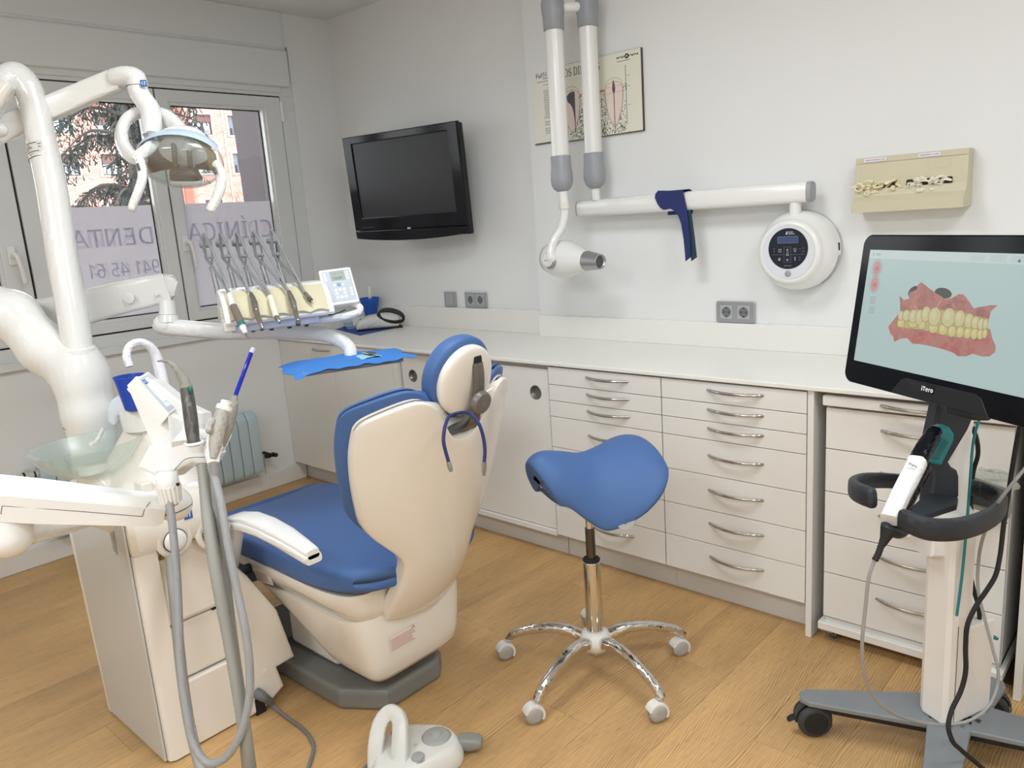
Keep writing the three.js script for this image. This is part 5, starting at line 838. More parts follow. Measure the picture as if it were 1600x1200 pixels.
// ---------- delivery unit: arm, instrument console, tray ----------
const del = thing('delivery_unit', 'white swing arm carrying the instrument console in front of the window', 'instrument console', [1.63, 1.125, 1.455], deg(69));
{
  const w = (n, g, m, p = del) => wobj(n, g, m, p);
  w('balance_arm', [tube([[0.943, 1.195, 2.257], [1.058, 1.176, 2.071], [1.136, 1.187, 1.912], [1.225, 1.217, 1.764], [1.291, 1.237, 1.641]], [0.06, 0.058, 0.055, 0.051, 0.046], { n: 30, seg: 32, sq: 0.3, flat: [0.55, 1], up: [0, 1, 0] })], M.unit);
  w('arm_nose', [tube([[1.285, 1.236, 1.647], [1.3, 1.236, 1.633], [1.315, 1.229, 1.621]], [0.046, 0.04, 0.022], { n: 6, seg: 32, sq: 0.4, flat: [0.5, 1], up: [0, 1, 0] })], M.unit);
  w('pivot_cover', [(() => { const g = lathe([[0.001, 0.003], [0.0165, 0.003], [0.0175, 0.0]], 32); rot(g, Math.PI / 2, deg(43), 0); return mv(g, ...[1.274, 1.216, 1.761]); })(), sph(0.006, ...[1.308, 1.218, 1.687])], M.unit);
  w('elbow', [cyl(0.027, [1.309, 1.15, 1.663], [1.304, 1.195, 1.656], 0.024, 28), cyl(0.034, [1.313, 1.124, 1.667], [1.31, 1.148, 1.663], 0.031, 28), tube([[1.297, 1.119, 1.684], [1.312, 1.118, 1.67]], 0.03, { n: 4, round: 0.9 })], M.unit);
  w('lower_arm', [tube([[1.303, 1.114, 1.679], [1.362, 1.099, 1.615], [1.412, 1.08, 1.532], [1.479, 1.068, 1.432], [1.548, 1.055, 1.343], [1.63, 1.045, 1.298], [1.696, 1.027, 1.283], [1.747, 1.005, 1.284], [1.761, 0.987, 1.29], [1.765, 0.971, 1.292]], [0.027, 0.0265, 0.026, 0.0255, 0.025, 0.024, 0.0215, 0.02, 0.0195, 0.019], { n: 90, seg: 24, sq: 0.75 })], M.unit);
  // console, local frame: x along it (towards the cabinets), z its front
  const X0 = -0.167, X1 = 0.167;
  const prof = [[-0.095, 0.05], [-0.085, 0.088], [-0.06, 0.1], [-0.03, 0.097], [0.0, 0.083], [0.03, 0.055], [0.055, 0.022], [0.064, 0.004], [0.06, -0.004], [-0.05, -0.006], [-0.088, 0.02]];
  const pg = ext(prof, X1 - X0, 0.004, [], 3); pg.applyMatrix4(new THREE.Matrix4().makeBasis(V(0, 0, 1), V(0, 1, 0), V(1, 0, 0))); pg.translate(X0, 0, 0); obj('console_body', flip(pg), M.unit, del);
  obj('console_underside', [bb(-0.15, 0.12, -0.03, 0.0, -0.07, 0.045, 0.006)], std('#c3c8d8', 0.4), del);
  obj('end_bracket', [bb(X0 - 0.004, X0 + 0.006, 0.0, 0.05, -0.09, 0.0, 0.004), bb(X0 - 0.006, X0 + 0.03, -0.024, 0.006, -0.02, 0.055, 0.006)], M.cream, del);
  const ledM = { g: std('#14543f', 0.35), b: std('#3a5570', 0.35) };
  [[1.552, 1.103, 1.577], [1.583, 1.091, 1.523], [1.608, 1.09, 1.472], [1.632, 1.09, 1.422], [1.655, 1.09, 1.373]].forEach((p, i) => w('indicator', [orient(bx(0.013, 0.013, 0.012, 0, 0, 0, 0.002), p, deg(69))], i ? ledM.g : ledM.b));
  // silicone mat with a scalloped lower edge
  const rows = []; const path = [[-0.004, 0.0885], [0.012, 0.076], [0.03, 0.0582], [0.045, 0.04], [0.058, 0.022], [0.0665, 0.008]];
  for (let i = 0; i <= 60; i++) { const x = -0.152 + 0.3 * i / 60, row = []; for (let k = 0; k < path.length; k++) { const cut = k === path.length - 1 ? 0.006 * Math.abs(Math.sin((x + 0.152) / 0.06 * Math.PI)) : 0; const bump = 0.0025 + 0.002 * Math.abs(Math.sin((x + 0.152) / 0.06 * Math.PI)) * (k / 5); row.push(V(x, path[k][1] + bump + cut, path[k][0] + bump * 0.8 - cut * 0.3)); } rows.push(row); }
  const matG = loft(rows, false, false, true, 3); const low = rows.map((r) => r.map((p) => p.clone().add(V(0, -0.006, -0.005)))); const edge = rows.map((r, i) => [r[5], low[i][5]]); const matM = new THREE.MeshStandardMaterial({ color: '#d9d1b0', roughness: 0.5, side: THREE.DoubleSide });
  obj('silicone_mat', [matG, loft(low, false, false, true, 3), loft(edge, false, false, true, 3), loft([rows[0], low[0]], false, false, true, 3), loft([rows[60], low[60]], false, false, true, 3)], matM, del);
  // whip arms with hose rollers
  const tops = [[322,372,333,420,344,461], [348,371,360,420,371,459], [373,370,386,419,396,458], [399,368,411,418,424,457], [427,366,437,417,449,456]];
  const T = [[1.409, 1.379, 1.546], [1.419, 1.378, 1.495], [1.43, 1.376, 1.444], [1.442, 1.376, 1.39], [1.457, 1.377, 1.334]], Fk = [[1.44, 1.292, 1.556], [1.453, 1.289, 1.503], [1.465, 1.284, 1.452], [1.477, 1.282, 1.399], [1.491, 1.279, 1.345]], Bs = [[1.475, 1.203, 1.564], [1.487, 1.203, 1.51], [1.498, 1.204, 1.458], [1.511, 1.204, 1.404], [1.524, 1.204, 1.35]];
  const R = V(0.732, 0, -0.681);
  T.forEach((t, i) => {
    const f = A(Fk[i]), tt = A(t), b = A(Bs[i]), o = (p, s) => p.clone().addScaledVector(R, s).toArray();
    const mid = tt.clone().lerp(f, 0.45);
    const g = w('whip_arm', [tube([o(b, 0), o(f.clone().lerp(b, 0.15), 0), o(f, 0)], [0.0085, 0.0072, 0.009], { n: 12, seg: 10 }), tube([o(f, 0), o(mid, -0.0125), o(tt, -0.014)], 0.0032, { n: 14, seg: 8, flat: [0.8, 1.6] }), tube([o(f, 0), o(mid, 0.0105), o(tt, 0.011)], 0.0032, { n: 14, seg: 8, flat: [0.8, 1.6] })], std('#9a9c9c', 0.35, 0.4));
    wobj('roller', [tube([o(tt.clone().add(V(0, -0.012, 0)), -0.02), o(tt.clone().add(V(0, -0.012, 0)), 0.012)], 0.0125, { n: 4, seg: 18, round: 0.2 })], M.greyPlast, g);
    wobj('cross_pin', [tube([o(tt.clone().lerp(f, 0.62), -0.013), o(tt.clone().lerp(f, 0.62), 0.013)], 0.0058, { n: 4, seg: 12 })], M.greyPlast, g);
  });
  // control pad on its bracket
  const TL = [1.645, 1.26, 1.298], TR = [1.687, 1.264, 1.202], BR = [1.752, 1.144, 1.225], BL = [1.713, 1.14, 1.319];
  const lerp = (a, b, t) => A(a).lerp(A(b), t);
  const cc = lerp(lerp(TL, BR, 0.5).toArray(), lerp(TR, BL, 0.5).toArray(), 0.5), ex = A(TR).sub(A(TL)).add(A(BR).sub(A(BL))).normalize(), ey0 = A(TL).sub(A(BL)).add(A(TR).sub(A(BR))), ez = ex.clone().cross(ey0).normalize(), ey = ez.clone().cross(ex);
  const basis = new THREE.Matrix4().makeBasis(ex, ey, ez).setPosition(cc); const PW = 0.106, PH = 0.13;
  const pd = ext(rrect(PW, PH, 0.006), 0.02, 0.003); pd.translate(0, 0, -0.02); pd.applyMatrix4(basis); const pad = w('control_pad', [pd], M.unit);
  const kp = keypad(512, 640, (c, key) => { c.fillStyle = '#7d8a83'; c.fillRect(150, 20, 250, 190); c.fillStyle = '#97a39a'; c.fillRect(158, 28, 234, 174); c.strokeStyle = '#5f6a64'; c.lineWidth = 3; for (const x of [200, 250, 300, 350]) { c.beginPath(); c.moveTo(x, 34); c.lineTo(x, 90); c.stroke(); } c.beginPath(); c.moveTo(165, 74); c.lineTo(385, 74); c.stroke(); c.fillStyle = '#22282a'; c.font = 'bold 66px monospace'; c.fillText('5220', 186, 184); for (const y of [40, 100, 160]) { key(30, y); key(430, y); } logoPaint(c, 226, 266, 64); key(164, 276); key(306, 276); for (const y of [380, 440, 500]) { key(30, y); key(430, y); } for (const y of [370, 440, 520]) for (const x of [160, 232, 304]) if (!(y === 440 && x === 232)) key(x, y, 52); });
  const pf = new THREE.PlaneGeometry(PW - 0.012, PH - 0.016); pf.translate(0, 0.001, 0.0006); pf.applyMatrix4(basis); wobj('pad_face', [pf], kp, pad);
  w('pad_bracket', [tube([[1.674, 1.102, 1.352], [1.708, 1.103, 1.306], [1.738, 1.107, 1.263], [1.752, 1.114, 1.234]], [0.0115, 0.012, 0.012, 0.0115], { n: 16, seg: 16, round: 0.8 }), tube([[1.752, 1.112, 1.235], [1.747, 1.126, 1.221], [1.71, 1.142, 1.23], [1.686, 1.139, 1.26]], [0.0115, 0.011, 0.011, 0.01], { n: 16, seg: 14, flat: [1, 0.8], round: 0.5 })], M.unit);
  w('pad_cable', [tube([[1.703, 1.127, 1.331], [1.726, 1.117, 1.327], [1.736, 1.12, 1.303], [1.736, 1.127, 1.273]], 0.002, { seg: 8 })], M.rubber);
}

// ---------- hand instruments lying in the console ----------
{
  const hm = std('#8f9395', 0.45), grip = std('#7b6f68', 0.5), teal = std('#1f7d78', 0.4), white = phy('#ecece8', 0.3), ivory = phy('#eee9d6', 0.35);
  const specs = [
    ['ultrasonic_scaler', 'ultrasonic scaler with grey grip, teal ring and curved tip, nearest the swing arm', [1.561, 1.215, 1.564], [[[1.574, 1.205, 1.568], [1.614, 1.172, 1.583], 0.0095, 0.0105, white], [[1.614, 1.172, 1.583], [1.673, 1.125, 1.597], 0.0115, 0.0115, grip], [[1.673, 1.125, 1.597], [1.682, 1.116, 1.599], 0.0118, 0.0112, teal], [[1.682, 1.116, 1.599], [1.704, 1.097, 1.604], 0.0105, 0.006, white]], [[1.704, 1.097, 1.604], [1.717, 1.088, 1.609], [1.733, 1.085, 1.609], [1.735, 1.084, 1.607]], [322,372]],
    ['dental_handpiece', 'straight steel dental handpiece with round head next to the scaler', [1.59, 1.205, 1.512], [[[1.602, 1.201, 1.515], [1.63, 1.177, 1.524], 0.008, 0.0125, M.steel], [[1.63, 1.177, 1.524], [1.666, 1.15, 1.54], 0.0125, 0.0105, M.steel], [[1.666, 1.15, 1.54], [1.72, 1.112, 1.558], 0.0105, 0.006, M.steel], [[1.72, 1.112, 1.558], [1.726, 1.103, 1.562], 0.0068, 0.0068, M.chrome]], [[1.726, 1.103, 1.562], [1.726, 1.098, 1.563]], [348,371]],
    ['air_motor', 'ivory sleeved instrument with short metal nose in the middle of the console', [1.629, 1.19, 1.466], [[[1.64, 1.187, 1.47], [1.704, 1.13, 1.497], 0.0105, 0.0095, ivory], [[1.704, 1.13, 1.497], [1.726, 1.115, 1.502], 0.009, 0.005, M.steel]], [[1.726, 1.115, 1.502], [1.732, 1.112, 1.504]], [373,370]],
    ['turbine_handpiece', 'slim steel turbine handpiece, fourth along the console', [1.652, 1.2, 1.414], [[[1.663, 1.197, 1.419], [1.692, 1.168, 1.428], 0.008, 0.0115, M.steel], [[1.692, 1.168, 1.428], [1.716, 1.148, 1.439], 0.0115, 0.0095, M.steel], [[1.716, 1.148, 1.439], [1.763, 1.115, 1.461], 0.0095, 0.006, M.steel], [[1.763, 1.115, 1.461], [1.769, 1.104, 1.466], 0.0072, 0.0072, M.greyDark]], [[1.769, 1.104, 1.466], [1.769, 1.1, 1.466]], [399,368]],
    ['air_water_syringe', 'short metal syringe end lying on the mat beside the control pad', [1.663, 1.193, 1.363], [[[1.674, 1.187, 1.369], [1.695, 1.171, 1.368], 0.0075, 0.0085, M.steel], [[1.695, 1.171, 1.368], [1.704, 1.165, 1.368], 0.007, 0.0065, M.greyDark]], [[1.704, 1.165, 1.368], [1.714, 1.157, 1.368]], [427,366]],
  ];
  const tops = [[1.424, 1.391, 1.549], [1.434, 1.39, 1.499], [1.444, 1.388, 1.447], [1.456, 1.389, 1.394], [1.477, 1.389, 1.34]], backs = [[1.447, 1.203, 1.562], [1.459, 1.203, 1.509], [1.47, 1.203, 1.456], [1.483, 1.201, 1.403], [1.497, 1.202, 1.348]], mids = [[1.497, 1.307, 1.555], [1.52, 1.299, 1.507], [1.545, 1.288, 1.46], [1.568, 1.298, 1.408], [1.592, 1.285, 1.361]], pins = [[1.432, 1.317, 1.556], [1.443, 1.314, 1.505], [1.454, 1.312, 1.453], [1.465, 1.311, 1.401], [1.48, 1.309, 1.346]], lows = [[1.515, 1.262, 1.565], [1.543, 1.255, 1.513], [1.562, 1.245, 1.47], [1.587, 1.251, 1.417], [1.616, 1.24, 1.366]];
  specs.forEach(([n, label, org, segs, tip, _], i) => {
    const t = thing(n, label, 'dental instrument', org);
    // the hose runs from the console up over the roller and down to the instrument, with a second loop under the pin
    const end = segs[0][0];
    wobj('hose', [tube([end, lows[i], pins[i]], 0.0042, { n: 40, seg: 10 }), tube([pins[i], A(tops[i]).lerp(A(pins[i]), 0.4).toArray(), tops[i], A(tops[i]).add(V(0.02, -0.008, 0.004)).toArray(), mids[i], A(mids[i]).lerp(A(end), 0.55).add(V(0, 0.004, 0)).toArray(), end], 0.0042, { n: 90, seg: 10 })], hm, t);
    segs.forEach(([a, b, r0, r1, m], k) => wobj(['rear_sleeve', 'grip', 'ring', 'nose'][k], [tube([a, A(a).lerp(A(b), 0.5).toArray(), b], [r0, (r0 + r1) / 2 + 0.0004, r1], { n: 8, seg: 20, round: 0.15 })], m, t));
    t.position.add(V(0.0205, 0.006, 0.0215));
    wobj('tip', [tube(tip.map((q) => [q[0] + 0.0205, q[1] + 0.006, q[2] + 0.0215]), [0.0028, 0.0012], { n: 10, seg: 8, round: 0.5 })], i === 1 || i === 3 ? M.greyDark : M.steel, t);
  });
}

// ---------- instrument tray with its paper ----------
{
  const o = [1.82, 0.971, 1.352], t = thing('instrument_tray', 'flat grey instrument tray hanging under the swing arm over the chair', 'tray', o, deg(69));
  obj('tray_plate', [bx(0.3, 0.006, 0.19, 0.0, -0.004, 0.0, 0.003)], std('#8b8f94', 0.4), t); obj('tray_rim', [bx(0.31, 0.01, 0.008, 0, 0.0, 0.096, 0.003), bx(0.31, 0.01, 0.008, 0, 0.0, -0.096, 0.003), bx(0.008, 0.01, 0.2, 0.152, 0, 0, 0.003), bx(0.008, 0.01, 0.2, -0.152, 0, 0, 0.003)], std('#8b8f94', 0.4), t);
  const p = thing('tray_paper', 'crumpled bright blue paper spread over the instrument tray', 'paper', [o[0], o[1] + 0.006, o[2]], deg(69));
  const rows = [], low = []; for (let i = 0; i <= 48; i++) { const u = i / 48, row = [], lo = []; for (let k = 0; k <= 16; k++) { const v = k / 16; const x = -0.19 + 0.385 * u + 0.008 * Math.sin(v * 9), z = -0.122 + 0.238 * v + (v > 0.5 ? 1 : -1) * (0.006 * Math.sin(u * 17 + 1) + 0.004 * Math.sin(u * 41)); const out = Math.max(0, Math.abs(z) - 0.1), ox = Math.max(0, Math.abs(x) - 0.155); let y = 0.004 + 0.004 * fbm(u * 9, v * 5, 3) + 0.004 * Math.sin(u * 13 + v * 3) * Math.abs(v - 0.5) - (v > 0.5 ? 1.0 : 0.3) * out * 0.25 - ox * 0.1 + (u < 0.2 ? -0.01 * (0.2 - u) / 0.2 : 0); row.push(V(x, y, z)); lo.push(V(x, y - 0.0008, z)); } rows.push(row); low.push(lo); }
  obj('sheet', [loft(rows, false, false, true, 3), loft(low, false, false, true, 3)], new THREE.MeshStandardMaterial({ color: '#3f86d8', roughness: 0.75, side: THREE.DoubleSide }), p);
  const m = thing('instrument_pouch', 'small pale blue pouch with a shiny grey insert lying on the blue paper', 'pouch', [1.857, 0.972, 1.288], deg(69));
  const g = []; for (let i = 0; i <= 12; i++) { const r = []; for (let k = 0; k <= 8; k++) r.push(V(-0.034 + 0.066 * i / 12, 0.008 + 0.007 * fbm(i * 0.5, k * 0.6, 2) + 0.006 * Math.sin(i / 12 * Math.PI), -0.048 + 0.085 * k / 8)); g.push(r); }
  obj('pouch_paper', [loft(g, false, false, true, 3), loft(g.map((r) => r.map((q) => q.clone().add(V(0, -0.004, 0)))), false, false, true, 3)], new THREE.MeshStandardMaterial({ color: '#a9d6ea', roughness: 0.45, side: THREE.DoubleSide }), m);
  obj('insert', [pillow((u, v) => V(0.002 + u * 0.014 + 0.005 * v, 0.021, -0.006 + v * 0.03), V(0, 1, 0), 0.004, 0.002, { ku: 2, kv: 2, nu: 16, nv: 16 })], std('#7d8d8f', 0.2, 0.7), m);
}

// ---------- assistant's arm and instrument holder, in front of the column ----------
const asst = thing('assistant_arm', 'white jointed assistant arm with key panel and instrument holder in front of the column', 'instrument holder', [1.75, 0.67, 2.05]);
{
  const w = (n, g, m, p = asst) => wobj(n, g, m, p);
  w('lower_arm', [tube([[1.74, 0.66, 2.06], [1.802, 0.728, 2.137], [1.955, 0.783, 2.258], [2.096, 0.831, 2.35], [2.136, 0.845, 2.393]], [0.03, 0.031, 0.03, 0.029, 0.03], { n: 40, seg: 26, sq: 0.75 }), sph(0.046, ...[2.152, 0.848, 2.406], 1, 0.9, 1, 28), cyl(0.046, [2.152, 0.848, 2.406], [2.145, 0.894, 2.399], 0.046, 32)], M.unit);
  w('joint_dome', [sph(0.046, ...[2.145, 0.894, 2.399], 1, 0.85, 1, 28)], M.cream);
  w('joint_seam', [mv(rot(new THREE.TorusGeometry(0.0463, 0.0009, 6, 40), Math.PI / 2, 0, 0), ...[2.145, 0.89, 2.4])], M.gap);
  // upper arm: a long bevelled beam
  const a = A([2.15, 0.936, 2.424]), b = A([2.274, 0.844, 2.154]), d = b.clone().sub(a).normalize(), s = V(0, 1, 0).cross(d).normalize(), up = d.clone().cross(s);
  const sec = (p, h, wd) => [[-wd, -h], [wd, -h], [wd + 0.001, h * 0.35], [wd * 0.62, h], [-wd * 0.62, h], [-wd - 0.001, h * 0.35]].map(([x, y]) => p.clone().addScaledVector(s, x).addScaledVector(up, y));
  w('upper_arm', [loft([sec(a, 0.038, 0.034), sec(a.clone().lerp(b, 0.25), 0.037, 0.034), sec(a.clone().lerp(b, 0.85), 0.029, 0.03), sec(a.clone().lerp(b, 0.97), 0.026, 0.028), sec(b, 0.02, 0.024)], true, true, true, 0.4)], M.unit);
  const side = (t, off, y) => a.clone().lerp(b, t).addScaledVector(s, off).addScaledVector(up, y).toArray();
  const sgn = s.dot(V(0.68, 0, 0.73)) > 0 ? 1 : -1;
  w('cover_seam', [tube([side(0.1, 0.0345 * sgn, -0.006), side(0.5, 0.033 * sgn, -0.006), side(0.87, 0.0305 * sgn, -0.008)], 0.0006, { n: 12, seg: 6 }), tube([side(0.87, 0.0305 * sgn, -0.008), side(0.875, 0.0305 * sgn, 0.006), side(0.9, 0.026 * sgn, 0.022)], 0.0006, { n: 8, seg: 6 }), tube([side(0.1, 0.0345 * sgn, -0.006), side(0.1, 0.0345 * sgn, -0.022)], 0.0006, { n: 4, seg: 6 })], M.gap);
  w('pivot_ball', [sph(0.036, ...[2.267, 0.847, 2.131], 1, 1.0, 1, 28)], M.unit);
  w('pivot_gap', [mv(rot(new THREE.TorusGeometry(0.0362, 0.0008, 6, 40), Math.PI / 2 + 0.15, 0, 0), ...[2.267, 0.841, 2.132])], M.gap);
  { const c0 = A([2.375, 0.906, 2.18]); const g = []; for (let i = 0; i < 16; i++) { const t = i / 16 * Math.PI * 2; g.push(cyl(0.003, [c0.x + Math.cos(t) * 0.0175, c0.y - 0.016, c0.z + Math.sin(t) * 0.0175], [c0.x + Math.cos(t) * 0.0205, c0.y + 0.018, c0.z + Math.sin(t) * 0.0205], 0.003, 8)); } w('swivel_nut', [mv(lathe([[0.001, -0.024], [0.012, -0.023], [0.017, -0.016], [0.021, 0.016], [0.021, 0.045], [0.001, 0.045]], 32), c0.x, c0.y, c0.z), ...g], M.unit); w('nut_hole', [sph(0.0035, ...[2.407, 0.93, 2.175])], M.rubber); }
  // holder block and key panel wedge
  w('holder_block', [facePrism([[2.323, 0.96, 2.213], [2.336, 0.999, 2.19], [2.369, 1.001, 2.158], [2.374, 1.014, 2.151], [2.414, 1.009, 2.115], [2.423, 0.995, 2.111], [2.428, 0.973, 2.112], [2.422, 0.957, 2.122], [2.402, 0.961, 2.14], [2.388, 0.954, 2.155], [2.37, 0.935, 2.177], [2.349, 0.942, 2.194]], 0.085, 0.007)], M.unit);
  w('panel_body', [facePrism([[2.274, 1.113, 2.187], [2.285, 1.129, 2.172], [2.313, 1.119, 2.149], [2.359, 1.07, 2.12], [2.389, 1.05, 2.098], [2.399, 0.995, 2.104], [2.325, 0.987, 2.176], [2.303, 1.04, 2.181]], 0.05, 0.004)], M.unit);
  w('top_deck', [loft([[[2.359, 1.055, 2.153], [2.322, 1.063, 2.101], [2.368, 1.028, 2.068], [2.418, 1.007, 2.112], [2.379, 1.007, 2.162]], [[2.35, 1.045, 2.15], [2.304, 1.046, 2.095], [2.35, 1.007, 2.063], [2.409, 0.995, 2.109], [2.37, 0.993, 2.16]]].map((r) => r.map(A)), true, true, true, 0.3)], M.unit);
  // sloping key panel
  const TLp = A([2.303, 1.125, 2.177]), TRp = A([2.278, 1.129, 2.144]), BRp = A([2.331, 1.065, 2.106]), BLp = A([2.359, 1.056, 2.152]);
  const nn = TRp.clone().sub(TLp).cross(BLp.clone().sub(TLp)).normalize(); if (nn.dot(V(0.68, 0.3, 0.73)) < 0) nn.negate();
  const up2 = (p, k) => p.clone().addScaledVector(nn, k);
  const quad = (k, ins) => { const c = TLp.clone().add(TRp).add(BRp).add(BLp).multiplyScalar(0.25); return [TLp, TRp, BRp, BLp].map((p) => up2(p.clone().lerp(c, ins), k)); };
  w('key_panel', [loft([quad(-0.03, -0.05), quad(0.0005, -0.05), quad(0.003, -0.01)], true, true, true, 0.4)], M.unit);
  const q = quad(0.0036, 0.06), g = new THREE.BufferGeometry(); g.setAttribute('position', new THREE.Float32BufferAttribute(q.flatMap((p) => p.toArray()), 3)); g.setAttribute('uv', new THREE.Float32BufferAttribute([0, 1, 1, 1, 1, 0, 0, 0], 2)); g.setIndex([0, 3, 1, 1, 3, 2]); g.computeVertexNormals();
  w('panel_print', [g], keypad(320, 640, (c, key) => { logoPaint(c, 40, 40, 80); key(150, 40, 70); key(120, 120, 60); key(60, 190, 62); key(150, 200, 80); key(170, 290, 70); key(60, 270, 66); key(60, 500, 66); key(132, 500, 66); key(204, 500, 66); }));
  w('holder_clip', [tube([[2.431, 1.025, 2.094], [2.449, 0.992, 2.115], [2.47, 0.969, 2.13]], [0.014, 0.018, 0.011], { n: 14, seg: 18, flat: [1, 0.7] }), tube([[2.414, 1.033, 2.066], [2.433, 1.007, 2.084], [2.45, 0.986, 2.102]], [0.013, 0.016, 0.008], { n: 14, seg: 18, flat: [1, 0.7] }), tube([[2.421, 1, 2.111], [2.438, 0.984, 2.114], [2.449, 0.971, 2.121]], [0.012, 0.014, 0.01], { n: 10, seg: 14 })], M.unit);
  w('holder_rim', [(() => { const g2 = new THREE.TorusGeometry(0.0155, 0.0032, 8, 32); g2.rotateX(Math.PI / 2); return mv(g2, ...[2.43, 1.007, 2.142]); })()], M.unit);
  w('block_seam', [tube([[2.384, 0.953, 2.167], [2.4, 0.972, 2.147], [2.43, 0.972, 2.118]], 0.0006, { n: 16, seg: 6, type: 'catmullrom' })], M.gap);
}
// suction instruments and hoses
{
  const taupe = std('#8f8c82', 0.5), light = std('#aeaba2', 0.5);
  const s1 = thing('suction_handpiece', 'dark grey instrument with pale bent nozzle standing upright in the holder', 'dental instrument', [2.43, 1.003, 2.144]);
  wobj('grip', [tube([[2.431, 1.001, 2.143], [2.42, 1.032, 2.137], [2.409, 1.067, 2.131], [2.396, 1.105, 2.125]], [0.0105, 0.0128, 0.0128, 0.0118], { n: 24, seg: 22 })], std('#5c5955', 0.32, 0.35), s1);
  wobj('nozzle', [tube([[2.395, 1.107, 2.125], [2.39, 1.121, 2.125], [2.381, 1.139, 2.129], [2.373, 1.15, 2.133], [2.366, 1.157, 2.138], [2.358, 1.16, 2.144], [2.35, 1.16, 2.151]], [0.0122, 0.0095, 0.0068, 0.0052, 0.004, 0.0028, 0.0015], { n: 40, seg: 18, round: 0.5 })], taupe, s1);
  wobj('button', [sph(0.0045, ...[2.412, 1.104, 2.124], 1, 1.6, 1)], std('#1c6a5c', 0.4), s1);
  const s2 = thing('saliva_ejector', 'grey handpiece holding a straight transparent blue suction tube', 'dental instrument', [2.444, 0.998, 2.09]);
  wobj('grip', [tube([[2.451, 0.991, 2.1], [2.437, 1.021, 2.076], [2.422, 1.05, 2.054], [2.414, 1.064, 2.043]], [0.007, 0.0115, 0.0115, 0.0095], { n: 20, seg: 20 }), tube([[2.414, 1.063, 2.043], [2.41, 1.073, 2.037]], [0.0075, 0.0062], { n: 4, seg: 16 })], taupe, s2);
  wobj('blue_tube', [tube([[2.41, 1.072, 2.037], [2.403, 1.105, 2.013], [2.399, 1.151, 1.983]], 0.0044, { n: 20, seg: 14 })], phy('#0f1fa6', 0.2), s2);
  wobj('clear_tip', [tube([[2.399, 1.151, 1.983], [2.398, 1.157, 1.977]], [0.005, 0.0055], { n: 4, seg: 14, round: 0.5 })], phy('#c9cde6', 0.15), s2);
  const s3 = thing('suction_tip_holder', 'pale grey suction handpiece with a thick white end cap leaning in the clip', 'dental instrument', [2.461, 0.995, 2.117]);
  wobj('grip', [tube([[2.474, 0.98, 2.13], [2.465, 1.002, 2.118], [2.457, 1.031, 2.103], [2.452, 1.061, 2.085]], [0.006, 0.0125, 0.0145, 0.0138], { n: 24, seg: 22 })], light, s3);
  wobj('end_cap', [tube([[2.451, 1.059, 2.086], [2.45, 1.066, 2.081]], 0.0152, { n: 4, seg: 24, round: 0.15 }), tube([[2.45, 1.068, 2.08], [2.45, 1.076, 2.076]], 0.0098, { n: 4, seg: 22, round: 0.15 })], phy('#f0eee8', 0.35), s3);
  wobj('trigger', [tube([[2.463, 1.027, 2.126], [2.46, 1.04, 2.119], [2.458, 1.048, 2.111]], 0.0048, { n: 10, seg: 10, round: 0.5 }), sph(0.0062, ...[2.463, 1.032, 2.125])], light, s3);
  const cor = std('#9b9a93', 0.55), cor2 = std('#8f8f8b', 0.55);
  const h1 = thing('suction_hose', 'thick grey corrugated hose running from the holder block down past the front of the column', 'hose', [2.436, 0.956, 2.138]);
  wobj('hose', [hose([[2.428, 0.96, 2.13], [2.456, 0.913, 2.146], [2.496, 0.853, 2.168], [2.534, 0.768, 2.185], [2.558, 0.664, 2.192], [2.582, 0.56, 2.201], [2.594, 0.45, 2.208], [2.539, 0.32, 2.198], [2.422, 0.22, 2.197], [2.296, 0.219, 2.175], [2.185, 0.288, 2.146], [2.091, 0.38, 2.109], [2.001, 0.482, 2.065], [1.928, 0.55, 2.03], [1.873, 0.572, 2.005]], 0.0125)], cor, h1);
  const h2 = thing('suction_hose', 'thinner grey corrugated hose hanging from the clip at the right end of the holder', 'hose', [2.472, 0.967, 2.129]);
  wobj('hose', [hose([[2.467, 0.97, 2.126], [2.479, 0.915, 2.137], [2.491, 0.844, 2.147], [2.497, 0.757, 2.153], [2.502, 0.669, 2.159], [2.523, 0.561, 2.171], [2.546, 0.453, 2.182], [2.548, 0.319, 2.19], [2.443, 0.199, 2.183], [2.294, 0.169, 2.163], [2.18, 0.231, 2.14], [2.084, 0.324, 2.104], [1.981, 0.436, 2.055], [1.916, 0.525, 2.02], [1.874, 0.56, 2.001]], 0.0102, 0.0046)], cor2, h2);
  const h3 = thing('instrument_hose', 'smooth grey hose looping low from under the holder block and up again', 'hose', [2.387, 0.897, 2.186]);
  wobj('hose', [tube([[2.386, 0.896, 2.187], [2.406, 0.843, 2.198], [2.429, 0.763, 2.214], [2.449, 0.685, 2.232], [2.468, 0.608, 2.25], [2.493, 0.532, 2.263], [2.52, 0.473, 2.27], [2.55, 0.447, 2.263], [2.58, 0.459, 2.246], [2.604, 0.498, 2.225], [2.612, 0.553, 2.202], [2.61, 0.609, 2.188], [2.598, 0.683, 2.178], [2.571, 0.753, 2.169], [2.541, 0.835, 2.159], [2.504, 0.909, 2.143], [2.458, 0.962, 2.129]], 0.0074, { n: 200, seg: 14 })], std('#98999a', 0.42), h3);
}

